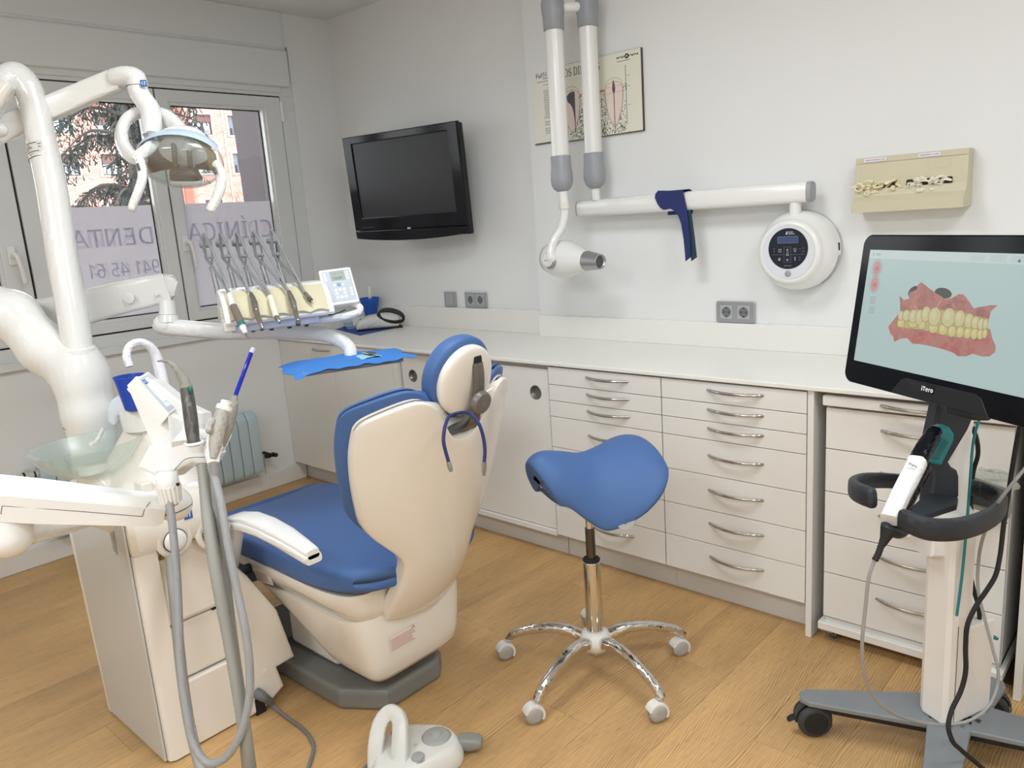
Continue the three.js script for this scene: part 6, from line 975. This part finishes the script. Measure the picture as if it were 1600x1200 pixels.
// ---------- intraoral scanner on its cart ----------
{
  const cart = thing('scanner_cart', 'wheeled scanner cart with black touch screen, white column and dark ring handle', 'scanner cart', [3.435, 0, 0.81]);
  const w = (n, g, m, p = cart) => wobj(n, g, m, p);
  const slate = phy('#23282f', 0.5), ink = phy('#0c0f14', 0.14, 0, { specularIntensity: 0.35 }), white = phy('#ece8e3', 0.35), teal = phy('#1f7f86', 0.35), silver = std('#8d9398', 0.45, 0.35);
  // base: four flat legs
  const flat = (pts, y0, y1, bev) => { const g = ext(pts.map(([x, z]) => [x, -z]), y1 - y0, bev); g.rotateX(-Math.PI / 2); g.translate(0, y0, 0); return g; };
  const leg = (a, tip, wr, wt) => { const d = [Math.cos(a), Math.sin(a)], n = [-d[1], d[0]], c = [3.437, 0.81]; return [[c[0] + n[0] * wr, c[1] + n[1] * wr], [c[0] + d[0] * tip + n[0] * wt, c[1] + d[1] * tip + n[1] * wt], [c[0] + d[0] * (tip + 0.02) + n[0] * wt * 0.5, c[1] + d[1] * (tip + 0.02) + n[1] * wt * 0.5], [c[0] + d[0] * (tip + 0.02) - n[0] * wt * 0.5, c[1] + d[1] * (tip + 0.02) - n[1] * wt * 0.5], [c[0] + d[0] * tip - n[0] * wt, c[1] + d[1] * tip - n[1] * wt], [c[0] - n[0] * wr, c[1] - n[1] * wr]]; };
  const legs = [[deg(154.5), 0.335, 0.075, 0.03], [deg(81), 0.36, 0.05, 0.032], [deg(-8), 0.34, 0.07, 0.03], [deg(-74), 0.2, 0.07, 0.03]];
  legs.forEach(([a, t, r, e]) => { w('base_leg', [flat(leg(a, t, r, e), 0.092, 0.106, 0.003)], silver); w('leg_underside', [flat(leg(a, t - 0.03, r * 0.9, e * 0.75), 0.074, 0.093, 0.004)], M.rubber); });
  legs.forEach(([a, t], i) => {
    const x = 3.437 + Math.cos(a) * (t - 0.012), z = 0.81 + Math.sin(a) * (t - 0.012), k = sub('castor', cart); k.position.set(x - 3.435, 0, z - 0.81); k.rotation.y = [deg(40), deg(20), deg(60), deg(10)][i];
    for (const s of [-1, 1]) { const g = lathe([[0.001, 0.011], [0.031, 0.011], [0.038, 0.0095], [0.0435, 0.004], [0.044, -0.002], [0.043, -0.009], [0.001, -0.01]], 36); g.rotateX(s * Math.PI / 2); obj('wheel', mv(g, 0, 0.0442, s * 0.0185), s > 0 ? std('#38393b', 0.6) : M.rubber, k); }
    obj('wheel_hub', mv(rot(lathe([[0.001, 0.0012], [0.031, 0.0008], [0.0315, -0.001]], 32), Math.PI / 2, 0, 0), 0, 0.0442, 0.0296), M.rubber, k);
    const hs = new THREE.Shape(); hs.absarc(0, 0, 0.0475, deg(-5), deg(190), false); hs.absarc(0, 0, 0.045, deg(190), deg(-5), true); const hg = new THREE.ExtrudeGeometry(hs, { depth: 0.02, bevelEnabled: false, curveSegments: 24 }); hg.translate(0, 0.0442, -0.01); obj('wheel_guard', [hg, bx(0.03, 0.012, 0.014, 0.0, 0.088, 0, 0.003)], std('#3a3b3e', 0.55), k);
    obj('brake_tab', [tube([[-0.036, 0.05, 0], [-0.052, 0.046, 0], [-0.062, 0.04, 0]], [0.008, 0.009, 0.008], { n: 8, seg: 12, flat: [1.2, 0.6], round: 0.6 })], M.rubber, k);
    obj('stem', cyl(0.009, [0, 0.085, 0], [0, 0.096, 0]), M.steel, k);
  });
  // column: front part full height, rear box lower
  const colA = [[3.374, 0.842], [3.383, 0.858], [3.432, 0.884], [3.445, 0.884], [3.455, 0.87], [3.472, 0.83], [3.44, 0.76], [3.4, 0.775]];
  w('column', [flat(colA, 0.106, 0.64, 0.006)], white);
  w('column_seam', [tube([[3.4555, 0.11, 0.8705], [3.4555, 0.37, 0.8705]], 0.0007, { n: 3, seg: 6 })], M.gap);
  w('rear_box', [flat([[3.452, 0.874], [3.506, 0.748], [3.49, 0.735], [3.43, 0.75], [3.43, 0.83]], 0.106, 0.352, 0.005)], white);
  w('teal_strap', [facePrism([[3.442, 0.379, 0.838], [3.454, 0.372, 0.829], [3.474, 0.318, 0.743], [3.496, 0.274, 0.692], [3.493, 0.268, 0.697], [3.469, 0.3, 0.752], [3.444, 0.358, 0.842]], 0.03, 0.004, deg(65))], teal);
  // upper spine with teal edge
  w('spine', [facePrism([[3.385, 0.538, 0.887], [3.386, 0.642, 0.87], [3.395, 0.746, 0.845], [3.408, 0.878, 0.809], [3.454, 0.873, 0.767], [3.45, 0.816, 0.787], [3.45, 0.726, 0.8], [3.457, 0.533, 0.835]], 0.07, 0.006)], white);
  w('teal_edge', [tube([[3.454, 0.406, 0.889], [3.46, 0.508, 0.889], [3.461, 0.628, 0.874], [3.458, 0.743, 0.85], [3.456, 0.813, 0.831], [3.461, 0.854, 0.822], [3.468, 0.884, 0.807]], 0.0032, { n: 60, seg: 8 })], teal);
  // dark neck: from the screen down into the tray of the ring
  w('neck', [facePrism([[3.403, 0.913, 0.915], [3.437, 0.902, 0.886], [3.464, 0.885, 0.866], [3.456, 0.853, 0.882], [3.442, 0.816, 0.906], [3.431, 0.787, 0.925], [3.437, 0.776, 0.923], [3.447, 0.768, 0.916], [3.451, 0.754, 0.916], [3.455, 0.712, 0.925], [3.45, 0.699, 0.933], [3.434, 0.694, 0.95], [3.406, 0.702, 0.973], [3.406, 0.751, 0.959], [3.401, 0.786, 0.953], [3.396, 0.821, 0.948]], 0.05, 0.008)], slate);
  w('ring_tray', [loft([[[3.402, 0.724, 0.971], [3.452, 0.708, 0.928], [3.46, 0.71, 0.977], [3.413, 0.718, 1.129], [3.396, 0.727, 1.143]], [[3.403, 0.713, 0.973], [3.453, 0.697, 0.931], [3.461, 0.699, 0.979], [3.414, 0.708, 1.131], [3.397, 0.717, 1.145]]].map((r) => r.map(A)), true, true, true, 0.3)], slate);
  w('dock', [facePrism([[3.419, 0.884, 0.992], [3.428, 0.887, 0.982], [3.441, 0.88, 0.973], [3.449, 0.866, 0.97], [3.449, 0.85, 0.974], [3.434, 0.801, 1.002], [3.412, 0.81, 1.021]], 0.03, 0.006)], teal);
  w('dock_well', [facePrism([[3.432, 0.861, 0.995], [3.442, 0.852, 0.988], [3.43, 0.817, 1.01], [3.418, 0.82, 1.02]], 0.006, 0.002)], std('#185f66', 0.5));
  // ring handle in two arms
  w('ring_handle', [tube([[3.401, 0.718, 0.862], [3.341, 0.697, 0.84], [3.29, 0.706, 0.885], [3.269, 0.73, 0.981], [3.275, 0.747, 1.069], [3.302, 0.762, 1.137], [3.336, 0.774, 1.185], [3.358, 0.778, 1.205]], [0.017, 0.0165, 0.0165, 0.0175, 0.0185, 0.019, 0.0195, 0.019], { n: 70, seg: 22, up: [0, 1, 0], flat: [0.55, 1.1], sq: 0.6, round: 0.3 }), tube([[3.426, 0.762, 1.245], [3.446, 0.761, 1.254], [3.472, 0.753, 1.246], [3.502, 0.744, 1.207], [3.524, 0.732, 1.134], [3.537, 0.72, 1.042], [3.535, 0.704, 0.937], [3.521, 0.687, 0.842], [3.494, 0.669, 0.761], [3.456, 0.671, 0.741], [3.425, 0.691, 0.791]], [0.019, 0.0195, 0.02, 0.02, 0.02, 0.0195, 0.019, 0.018, 0.0175, 0.017, 0.017], { n: 100, seg: 22, up: [0, 1, 0], flat: [0.55, 1.1], sq: 0.6, round: 0.3 })], slate);
  // side basket
  w('basket', [facePrism([[3.417, 0.681, 0.676], [3.502, 0.636, 0.609], [3.507, 0.583, 0.62], [3.501, 0.565, 0.632], [3.425, 0.603, 0.691]], 0.006, 0.002), facePrism([[3.395, 0.644, 0.568], [3.485, 0.597, 0.498], [3.486, 0.529, 0.516], [3.403, 0.566, 0.583]], 0.006, 0.002)], phy('#7f8078', 0.3));
  w('basket_lining', [facePrism([[3.422, 0.655, 0.686], [3.482, 0.626, 0.638], [3.484, 0.59, 0.646], [3.425, 0.617, 0.694]], 0.004, 0.001)], slate);
  // the screen
  const yaw = deg(-32.2), pit = deg(-8.5), pos = [3.428, 1.111, 1.0];
  const put = (g) => orient(g, pos, yaw, pit);
  const W = 0.555, H = 0.349, cy = 0.0018;
  w('screen_frame', [put(mv(ext(rrect(W, H, 0.026, 0, cy), 0.022, 0.0035, [], 3), 0, 0, -0.022))], ink);
  w('screen_chin', [put(mv(ext([[-0.12, -0.172], [-0.095, -0.138], [-0.08, -0.132], [0.1, -0.132], [0.115, -0.138], [0.14, -0.172]], 0.003, 0.001), 0, 0, -0.002))], phy('#12151a', 0.35));
  w('screen_back', [put(loft([oval(V(0, 0, -0.02), V(1, 0, 0), V(0, 1, 0), 0.265, 0.165, 40, 0.4), oval(V(0, -0.02, -0.05), V(1, 0, 0), V(0, 1, 0), 0.17, 0.11, 40, 0.5)], true, true, true, 0.6)), put(bx(0.08, 0.12, 0.05, 0.05, -0.13, -0.045, 0.01))], slate);
  const img = canvasTex(1024, 530, (c, W2, H2) => {
    c.fillStyle = '#c3d9d6'; c.fillRect(0, 0, W2, H2); c.fillStyle = '#d6e5e2'; c.fillRect(0, 0, W2, 40); c.fillStyle = '#cddfdb'; for (const x of [580, 680, 770]) c.fillRect(x, 8, 70, 26);
    c.strokeStyle = '#7c8a89'; c.lineWidth = 2; c.beginPath(); c.moveTo(30, 12); c.lineTo(22, 20); c.lineTo(30, 28); c.stroke(); c.fillStyle = '#7c8a89'; c.font = '15px sans-serif'; c.fillText('Scan', 42, 25); c.fillStyle = '#4d7f9c'; c.beginPath(); c.arc(808, 27, 6, 0, 7); c.fill();
    for (const [y, f] of [[84, 1], [160, -1]]) { c.fillStyle = '#d9a3a0'; c.beginPath(); c.ellipse(62, y, 26, 34, 0, 0, 7); c.fill(); c.strokeStyle = '#6b7876'; c.setLineDash([7, 4]); c.beginPath(); c.ellipse(62, y, 33, 40, 0, 0, 7); c.stroke(); c.setLineDash([]); c.fillStyle = '#c98d8b'; c.fillRect(52, y - 6, 22, 18); }
    c.strokeStyle = '#87918f'; for (const [x, y] of [[66, 233], [69, 280]]) { c.strokeRect(x - 14, y - 14, 28, 28); c.beginPath(); c.arc(x, y, 6, 0, 7); c.stroke(); }
    const out = [[191, 346], [239, 285], [251, 277], [240, 227], [230, 200], [261, 218], [291, 209], [285, 183], [326, 167], [328, 147], [345, 133], [387, 153], [429, 172], [468, 186], [491, 197], [524, 188], [555, 170], [581, 170], [613, 196], [640, 221], [678, 211], [718, 202], [748, 199], [723, 225], [721, 267], [719, 291], [734, 295], [751, 329], [772, 356], [775, 379], [752, 400], [718, 405], [674, 400], [644, 416], [604, 421], [579, 411], [522, 403], [439, 399], [388, 399], [354, 404], [314, 382], [280, 390], [242, 409], [233, 389], [211, 375]];
    c.fillStyle = '#5e5a57'; c.beginPath(); c.ellipse(474, 172, 46, 22, 0.1, 0, 7); c.fill(); c.beginPath(); c.ellipse(312, 178, 34, 24, -0.5, 0, 7); c.fill(); c.fillStyle = '#c3d9d6'; c.beginPath(); c.ellipse(312, 188, 12, 8, -0.5, 0, 7); c.fill();
    c.save(); c.beginPath(); out.forEach(([x, y], i) => (i ? c.lineTo(x, y) : c.moveTo(x, y))); c.closePath(); c.clip();
    c.fillStyle = '#c28a80'; c.fillRect(0, 0, W2, H2); seed = 401;
    for (let i = 0; i < 260; i++) { const x = rr(190, 780), y = rr(130, 425), t = y > 330 ? ['#cd8079', '#c97a70', '#d6948c', '#b8665f'] : ['#b98177', '#a8766a', '#cf9a90', '#9c6c60']; c.globalAlpha = 0.3; c.fillStyle = t[Math.floor(rnd() * 4)]; c.beginPath(); c.ellipse(x, y, rr(6, 34), rr(5, 18), rr(0, 3), 0, 7); c.fill(); }
    c.globalAlpha = 1; c.fillStyle = '#cfbf8a'; c.beginPath(); c.moveTo(240, 272); c.lineTo(400, 246); c.lineTo(560, 240); c.lineTo(722, 256); c.lineTo(722, 330); c.lineTo(560, 346); c.lineTo(400, 336); c.lineTo(250, 340); c.fill();
    const tooth = (x, y, rx, ry, col) => { c.fillStyle = col; c.strokeStyle = '#a09162'; c.lineWidth = 2; c.beginPath(); c.ellipse(x, y, rx, ry, 0, 0, 7); c.fill(); c.stroke(); c.globalAlpha = 0.4; c.fillStyle = '#f2ecc6'; c.beginPath(); c.ellipse(x - rx * 0.2, y - ry * 0.2, rx * 0.4, ry * 0.5, 0, 0, 7); c.fill(); c.globalAlpha = 1; };
    [[264, 321, 22, 20], [334, 313, 26, 22], [387, 314, 22, 22], [452, 322, 26, 22], [505, 322, 24, 24], [552, 324, 22, 24], [594, 322, 20, 24], [631, 321, 18, 24], [664, 320, 18, 24], [693, 319, 16, 22], [713, 314, 12, 20]].forEach((q) => tooth(...q, '#ddd293'));
    [[258, 288, 18, 22], [290, 284, 22, 26], [330, 284, 24, 30], [366, 284, 22, 34], [400, 268, 26, 34], [449, 274, 34, 40], [523, 270, 36, 40], [580, 268, 28, 34], [627, 272, 22, 30], [660, 276, 20, 26], [688, 279, 16, 24], [708, 277, 12, 22]].forEach((q) => tooth(...q, '#dbd2a0'));
    c.strokeStyle = 'rgba(245,240,235,0.55)'; c.lineWidth = 3; for (const [a, b, e, f] of [[470, 200, 448, 240], [530, 210, 545, 226], [276, 330, 284, 352], [330, 236, 352, 262]]) { c.beginPath(); c.moveTo(a, b); c.lineTo(e, f); c.stroke(); }
    c.restore();
  });
  const glow = new THREE.MeshStandardMaterial({ color: '#101214', roughness: 0.25, emissive: 0xffffff, emissiveMap: img, emissiveIntensity: 0.72 });
  w('display', [put(mv(new THREE.PlaneGeometry(0.5, 0.2605), 0, 0.0113, 0.0006))], glow);
  const rl = new THREE.RectAreaLight(0xd8ecea, 0.35, 0.5, 0.26); rl.position.set(0, 0, 0.004); const rg = new THREE.Group(); rg.name = 'screen_light'; rg.position.set(pos[0] - 3.435, pos[1] + 0.011, pos[2] - 0.81); rg.rotation.set(pit, yaw, 0, 'YXZ'); rl.rotation.y = Math.PI; rg.add(rl); cart.add(rg);
  const lt = canvasTex(128, 64, (c) => { c.fillStyle = '#0c0f14'; c.fillRect(0, 0, 128, 64); c.fillStyle = '#ffffff'; c.font = 'bold 50px sans-serif'; c.fillText('iTero', 4, 50); });
  w('logo', [put(mv(new THREE.PlaneGeometry(0.034, 0.017), -0.017, -0.1455, 0.0024))], new THREE.MeshStandardMaterial({ map: lt, roughness: 0.3 }));

  // the hand scanner in its cradle
  const wand = thing('intraoral_scanner', 'white and black hand scanner leaning in the ring of the scanner cart', 'scanner', [3.405, 0.742, 1.242]);
  const lt2 = canvasTex(256, 512, (c) => { c.fillStyle = '#f2f0ee'; c.fillRect(0, 0, 256, 512); c.fillStyle = '#35383c'; c.font = 'bold 44px sans-serif'; c.fillText('iTero', 80, 70); });
  wobj('body', [tube([[3.402, 0.754, 1.242], [3.405, 0.784, 1.188], [3.41, 0.817, 1.132], [3.411, 0.834, 1.097]], [0.0165, 0.017, 0.0175, 0.018], { n: 20, seg: 28, sq: 0.55, flat: [1, 0.9] })], phy('#efedeb', 0.25), wand);
  wobj('body_spine', [tube([[3.404, 0.739, 1.216], [3.407, 0.767, 1.163], [3.412, 0.8, 1.107], [3.415, 0.82, 1.07]], [0.015, 0.016, 0.0165, 0.0165], { n: 20, seg: 24, sq: 0.6 })], ink, wand);
  wobj('tip', [tube([[3.412, 0.835, 1.096], [3.416, 0.857, 1.065], [3.421, 0.876, 1.034], [3.425, 0.885, 1.021]], [0.0178, 0.0165, 0.014, 0.012], { n: 18, seg: 24, sq: 0.55, flat: [1, 0.85] })], ink, wand);
  { const g = new THREE.PlaneGeometry(0.02, 0.01); wobj('lettering', [orient(g, [3.414, 0.839, 1.141], deg(40), deg(-22), deg(-28))], new THREE.MeshStandardMaterial({ roughness: 0.3, map: canvasTex(128, 64, (c) => { c.fillStyle = '#efedeb'; c.fillRect(0, 0, 128, 64); c.fillStyle = '#2e3236'; c.font = 'bold 46px sans-serif'; c.fillText('iTero', 6, 48); }) }), wand); }
  wobj('cable_boot', [tube([[3.403, 0.737, 1.245], [3.399, 0.718, 1.254], [3.395, 0.705, 1.262]], [0.016, 0.0095, 0.0065], { n: 10, seg: 16 }), hose([[3.395, 0.706, 1.262], [3.392, 0.69, 1.269], [3.388, 0.678, 1.276]], 0.0068, 0.006)], M.rubber, wand);
  wobj('cable', [tube([[3.388, 0.68, 1.275], [3.38, 0.645, 1.28], [3.374, 0.573, 1.278], [3.369, 0.5, 1.276], [3.367, 0.425, 1.258], [3.37, 0.341, 1.209], [3.386, 0.273, 1.145], [3.408, 0.218, 1.07], [3.456, 0.181, 0.994], [3.504, 0.186, 0.948], [3.532, 0.213, 0.915], [3.54, 0.242, 0.87], [3.539, 0.277, 0.861], [3.523, 0.336, 0.859], [3.504, 0.403, 0.858], [3.487, 0.469, 0.854], [3.486, 0.55, 0.859], [3.508, 0.648, 0.922], [3.535, 0.726, 0.986], [3.562, 0.781, 1.001], [3.599, 0.849, 0.988]], 0.0036, { n: 240, seg: 10 })], std('#9c9b9a', 0.45), wand);
  wobj('cradle', [tube([[3.395, 0.738, 1.238], [3.407, 0.727, 1.23], [3.415, 0.72, 1.198]], [0.017, 0.019, 0.014], { n: 10, seg: 18, flat: [1, 0.55], round: 0.5 })], slate, wand);
  const cr = thing('cradle_button', 'white round underside of the scanner cradle on the ring', 'cradle', [3.416, 0.717, 1.211]); wobj('cap', [sph(0.02, ...[3.41, 0.711, 1.197], 1.1, 0.45, 1)], white, cr);
  // power cables
  const pc = thing('power_cable', 'black power cable hanging from the screen and crossing the foot of the cart', 'cable', [3.538, 0.868, 0.83]);
  wobj('cable', [tube([[3.541, 0.876, 0.798], [3.533, 0.801, 0.799], [3.527, 0.71, 0.803], [3.525, 0.626, 0.829], [3.525, 0.556, 0.849], [3.523, 0.519, 0.876], [3.512, 0.491, 0.908], [3.504, 0.475, 0.948], [3.495, 0.44, 0.98], [3.494, 0.387, 0.983], [3.499, 0.331, 0.994], [3.495, 0.291, 1.01], [3.486, 0.257, 1.042], [3.486, 0.23, 1.064], [3.494, 0.202, 1.065], [3.504, 0.149, 1.015], [3.539, 0.092, 0.971], [3.598, 0.062, 0.981]], 0.0052, { n: 200, seg: 10 })], M.rubber, pc);
  const pc2 = thing('power_cable', 'black cable beside the teal edge behind the ring handle', 'cable', [3.445, 0.789, 0.744]);
  wobj('cable', [tube([[3.438, 0.825, 0.754], [3.446, 0.789, 0.743], [3.448, 0.756, 0.737], [3.437, 0.701, 0.722], [3.44, 0.626, 0.74], [3.457, 0.578, 0.781], [3.461, 0.531, 0.804], [3.461, 0.494, 0.815], [3.469, 0.444, 0.808], [3.478, 0.391, 0.787], [3.478, 0.332, 0.762]], 0.0052, { n: 100, seg: 10 })], M.rubber, pc2);
  // crumpled plastic in the basket
  const bag = thing('plastic_bag', 'crumpled clear plastic bag stuffed into the basket behind the ring handle', 'bag', [3.451, 0.638, 0.587]);
  { const rows = []; const c0 = A([3.447, 0.641, 0.583]); for (let i = 0; i <= 14; i++) { const r = []; for (let k = 0; k < 14; k++) { const t = k / 14 * Math.PI * 2, q = i / 14 * Math.PI, e = 1 + 0.4 * (noise(i * 1.3 + 3, k * 1.1) - 0.5); r.push(V(c0.x + Math.cos(t) * Math.sin(q) * 0.058 * e, c0.y + Math.cos(q) * 0.03 * e, c0.z + Math.sin(t) * Math.sin(q) * 0.045 * e)); } rows.push(r); } obj('film', loft(rows.map((r) => r.map((p) => bag.worldToLocal(p.clone()))), true, false, true, 0.3), new THREE.MeshPhysicalMaterial({ color: '#e9ebe8', roughness: 0.15, transmission: 0.7, thickness: 0, side: THREE.DoubleSide }), bag); }
}

// ---------- foot control and its cable ----------
{
  const yaw = deg(38), fc = thing('foot_control', 'pale grey foot control with arched carrying handle on the oak floor', 'foot control', [2.385, 0, 1.66], yaw);
  const body = phy('#dddcd6', 0.42), btn = std('#a3a4a0', 0.5), dk = std('#8f908c', 0.5);
  const lay = [[0.002, 1.0], [0.012, 1.01], [0.03, 0.98], [0.046, 0.9], [0.052, 0.84], [0.054, 0.74]];
  const outl = [[-0.1, 0.1], [-0.115, 0.03], [-0.1, -0.05], [-0.06, -0.085], [0.02, -0.088], [0.075, -0.075], [0.11, -0.03], [0.115, 0.02], [0.075, 0.06], [0.0, 0.115], [-0.05, 0.125]];
  const cv = new THREE.CatmullRomCurve3(outl.map(([x, z]) => V(x, 0, z)), true, 'centripetal').getSpacedPoints(64).slice(0, 64);
  obj('body', loft(lay.map(([y, s]) => cv.map((p) => V(p.x * s, y, p.z * s))).map((r) => r.reverse()), true, true, true, 0.8), body, fc);
  const round = (r, h, x, y, z) => mv(lathe([[0.001, h], [r * 0.85, h], [r, h - 0.003], [r, 0]], 32), x, y, z);
  obj('disc_pedal', [mv(lathe([[0.001, 0.016], [0.013, 0.0155], [0.0145, 0.012], [0.015, 0.0085], [0.028, 0.008], [0.035, 0.006], [0.037, 0.002], [0.04, 0.0005], [0.041, 0]], 40), 0.045, 0.053, -0.02)], btn, fc);
  obj('button', [round(0.017, 0.012, -0.06, 0.052, -0.04)], btn, fc); obj('button', [round(0.017, 0.012, 0.012, 0.05, 0.062)], btn, fc);
  obj('button_ring', [mv(new THREE.TorusGeometry(0.019, 0.003, 8, 32).rotateX(Math.PI / 2), -0.06, 0.053, -0.04), mv(new THREE.TorusGeometry(0.019, 0.003, 8, 32).rotateX(Math.PI / 2), 0.012, 0.051, 0.062)], dk, fc);
  obj('lever', [loft([[0.1, 0.02, 0.016], [0.13, 0.022, 0.018], [0.155, 0.02, 0.014], [0.163, 0.017, 0.008]].map(([x, wz, h]) => oval(V(x, 0.026, -0.035), V(0, 1, 0), V(0, 0, 1), h, wz, 20, 0.4)), true, true, true, 0.8)], dk, fc);
  obj('carrying_handle', [tube([[-0.105, 0.02, 0.05], [-0.103, 0.07, 0.03], [-0.092, 0.115, 0.0], [-0.068, 0.135, -0.012], [-0.044, 0.125, 0.0], [-0.036, 0.09, 0.035], [-0.035, 0.03, 0.075]], [0.017, 0.017, 0.0165, 0.0165, 0.0165, 0.018, 0.02], { n: 60, seg: 18, sq: 0.45, flat: [0.75, 1.2] })], phy('#d8d8d2', 0.4), fc);
  const sym = canvasTex(64, 64, (c) => { c.fillStyle = '#dddcd6'; c.fillRect(0, 0, 64, 64); c.fillStyle = '#33332f'; c.beginPath(); c.arc(36, 32, 5, 0, 7); c.fill(); c.strokeStyle = '#77776f'; c.lineWidth = 3; c.beginPath(); c.arc(36, 32, 20, 0, 7); c.stroke(); });
  obj('symbol', [(() => { const g = new THREE.PlaneGeometry(0.014, 0.014); g.rotateX(-Math.PI / 2); g.rotateY(-0.6); return mv(g, -0.005, 0.0545, 0.012); })()], new THREE.MeshStandardMaterial({ map: sym, roughness: 0.5 }), fc);
  const cb = thing('foot_control_cable', 'grey cable curving over the floor from the unit column to the foot control', 'cable', [1.81, 0.03, 1.793]);
  wobj('strain_relief', [tube([[1.852, 0.072, 1.819], [1.872, 0.066, 1.813], [1.858, 0.022, 1.782]], [0.016, 0.0145, 0.0085], { n: 10, seg: 14 }), hose([[1.87, 0.068, 1.814], [1.858, 0.022, 1.782]], 0.0125, 0.008)], std('#6d6e70', 0.6), cb);
  wobj('cable', [tube([[1.85, 0.025, 1.785], [1.873, 0.012, 1.78], [1.943, 0.006, 1.781], [2.018, 0.006, 1.782], [2.081, 0.006, 1.794], [2.122, 0.006, 1.813], [2.159, 0.006, 1.848], [2.195, 0.006, 1.882], [2.259, 0.006, 1.905], [2.331, 0.006, 1.878], [2.3, 0.01, 1.76], [2.32, 0.02, 1.72]], 0.005, { n: 120, seg: 10 })], std('#77797c', 0.55), cb);
}
// ---------- things on the worktop ----------
{
  const mat = thing('bench_mat', 'dark blue paper mat under the polishing device on the worktop', 'mat', [0.3, 0.8297, 0.15]);
  obj('sheet', [(() => { const g = ext([[-0.19, 0.05], [-0.24, -0.06], [0.16, -0.122], [0.19, 0.165]].map(([x, z]) => [x, -z]), 0.0012, 0.0003); g.rotateX(-Math.PI / 2); return g; })()], std('#2c4f9d', 0.7), mat);
  const dv = thing('polishing_device', 'grey white table device with sloping front and black cable coil on the worktop', 'device', [0.372, 0.831, 0.105], deg(58));
  const gs = phy('#d6d7d3', 0.4);
  // local x: to the right as seen, z: towards the room
  const sec = [[-0.115, 0.006, 0.035, 0.05], [-0.1, 0.006, 0.056, 0.056], [-0.04, 0.006, 0.078, 0.06], [0.03, 0.006, 0.086, 0.062], [0.08, 0.006, 0.082, 0.06], [0.11, 0.006, 0.068, 0.054], [0.116, 0.01, 0.058, 0.048]];
  obj('housing', loft(sec.map(([x, y0, y1, hz]) => { const c = (y0 + y1) / 2, h = (y1 - y0) / 2; return oval(V(x, c, 0.012 * (x > 0 ? 1 : 0)), V(0, 0, 1), V(0, 1, 0), hz, h, 32, 0.5); }), true, true, true, 0.9), gs, dv);
  obj('foot', [bx(0.25, 0.006, 0.115, 0.01, 0.003, 0, 0.002)], M.rubber, dv);
  obj('side_groove', [tube([[-0.06, 0.024, 0.06], [0.02, 0.05, 0.066], [0.08, 0.065, 0.058]], 0.0016, { n: 14, seg: 6 })], std('#a9aba8', 0.5), dv);
  obj('button', [[-0.088, 0.062, 0.0], [-0.092, 0.05, 0.03], [-0.078, 0.056, 0.034]].map((p) => sph(0.005, ...p, 1, 0.5, 1)), M.greyDark, dv);
  const coil = thing('cable_coil', 'coil of black cable lying over the back of the polishing device', 'cable', [0.37, 0.9, -0.01]);
  { const pts = []; for (let k = 0; k < 3; k++) for (let i = 0; i < 10; i++) { const t = i / 10 * Math.PI * 2; pts.push(A([1.485, 1.045, 0.888]).add(V(0, 0, 0)).toArray().map((v, j) => v + [Math.cos(t) * 0.048 * 0.73 + (k - 1) * 0.006, Math.sin(t) * (0.026 - 0.004 * k) + Math.cos(t) * -0.01, -Math.cos(t) * 0.048 * 0.68 + (k - 1) * 0.008][j])); } wobj('cable', [tube(pts, 0.0042, { n: 260, seg: 8 })], M.rubber, coil); }
  const tr = thing('small_tray', 'light blue shallow plastic tray beside the polishing device', 'tray', [0.155, 0.831, 0.09], deg(60));
  obj('tray_body', [loft([[0, 0.062, 0.09], [0.018, 0.07, 0.1], [0.0195, 0.069, 0.099], [0.0195, 0.066, 0.096], [0.004, 0.06, 0.088]].map(([y, a, b]) => oval(V(0, y, 0), V(1, 0, 0), V(0, 0, 1), a, b, 32, 0.3)), true, true, true, 0.7)], phy('#a8c6de', 0.3), tr);
  const pk = thing('small_carton', 'small white carton standing in the light blue tray', 'carton', [0.17, 0.8365, 0.075], deg(50)); obj('box', bx(0.07, 0.05, 0.05, 0, 0.025, 0, 0.002), phy('#e9e9e6', 0.5), pk); obj('print_mark', bx(0.012, 0.014, 0.0006, 0.005, 0.025, 0.0252, 0), M.greyDark, pk);
  const bowl = thing('mixing_bowl', 'blue rubber mixing bowl with a white spatula, behind the control pad on the worktop', 'bowl', [0.215, 0.831, 0.02]);
  const bm = std('#2459b8', 0.55);
  obj('bowl_wall', lathe([[0.001, 0.055], [0.032, 0.055], [0.035, 0.07], [0.041, 0.105], [0.052, 0.138], [0.056, 0.16], [0.053, 0.16], [0.049, 0.138], [0.038, 0.106], [0.032, 0.072], [0.001, 0.07]], 40), bm, bowl);
  obj('bowl_foot', lathe([[0.001, 0], [0.04, 0], [0.041, 0.048], [0.034, 0.056], [0.001, 0.056]], 32), M.rubber, bowl);
  const sp = thing('spatula', 'white flat spatula handle sticking up out of the blue mixing bowl', 'spatula', [0.215, 0.905, 0.02]); obj('blade', [orient(bx(0.018, 0.16, 0.006, 0, 0.07, 0, 0.0028), [0, 0, 0], deg(43), deg(2), deg(-3))], phy('#e4e6e2', 0.4), sp);
}

renderer.render(scene, camera);
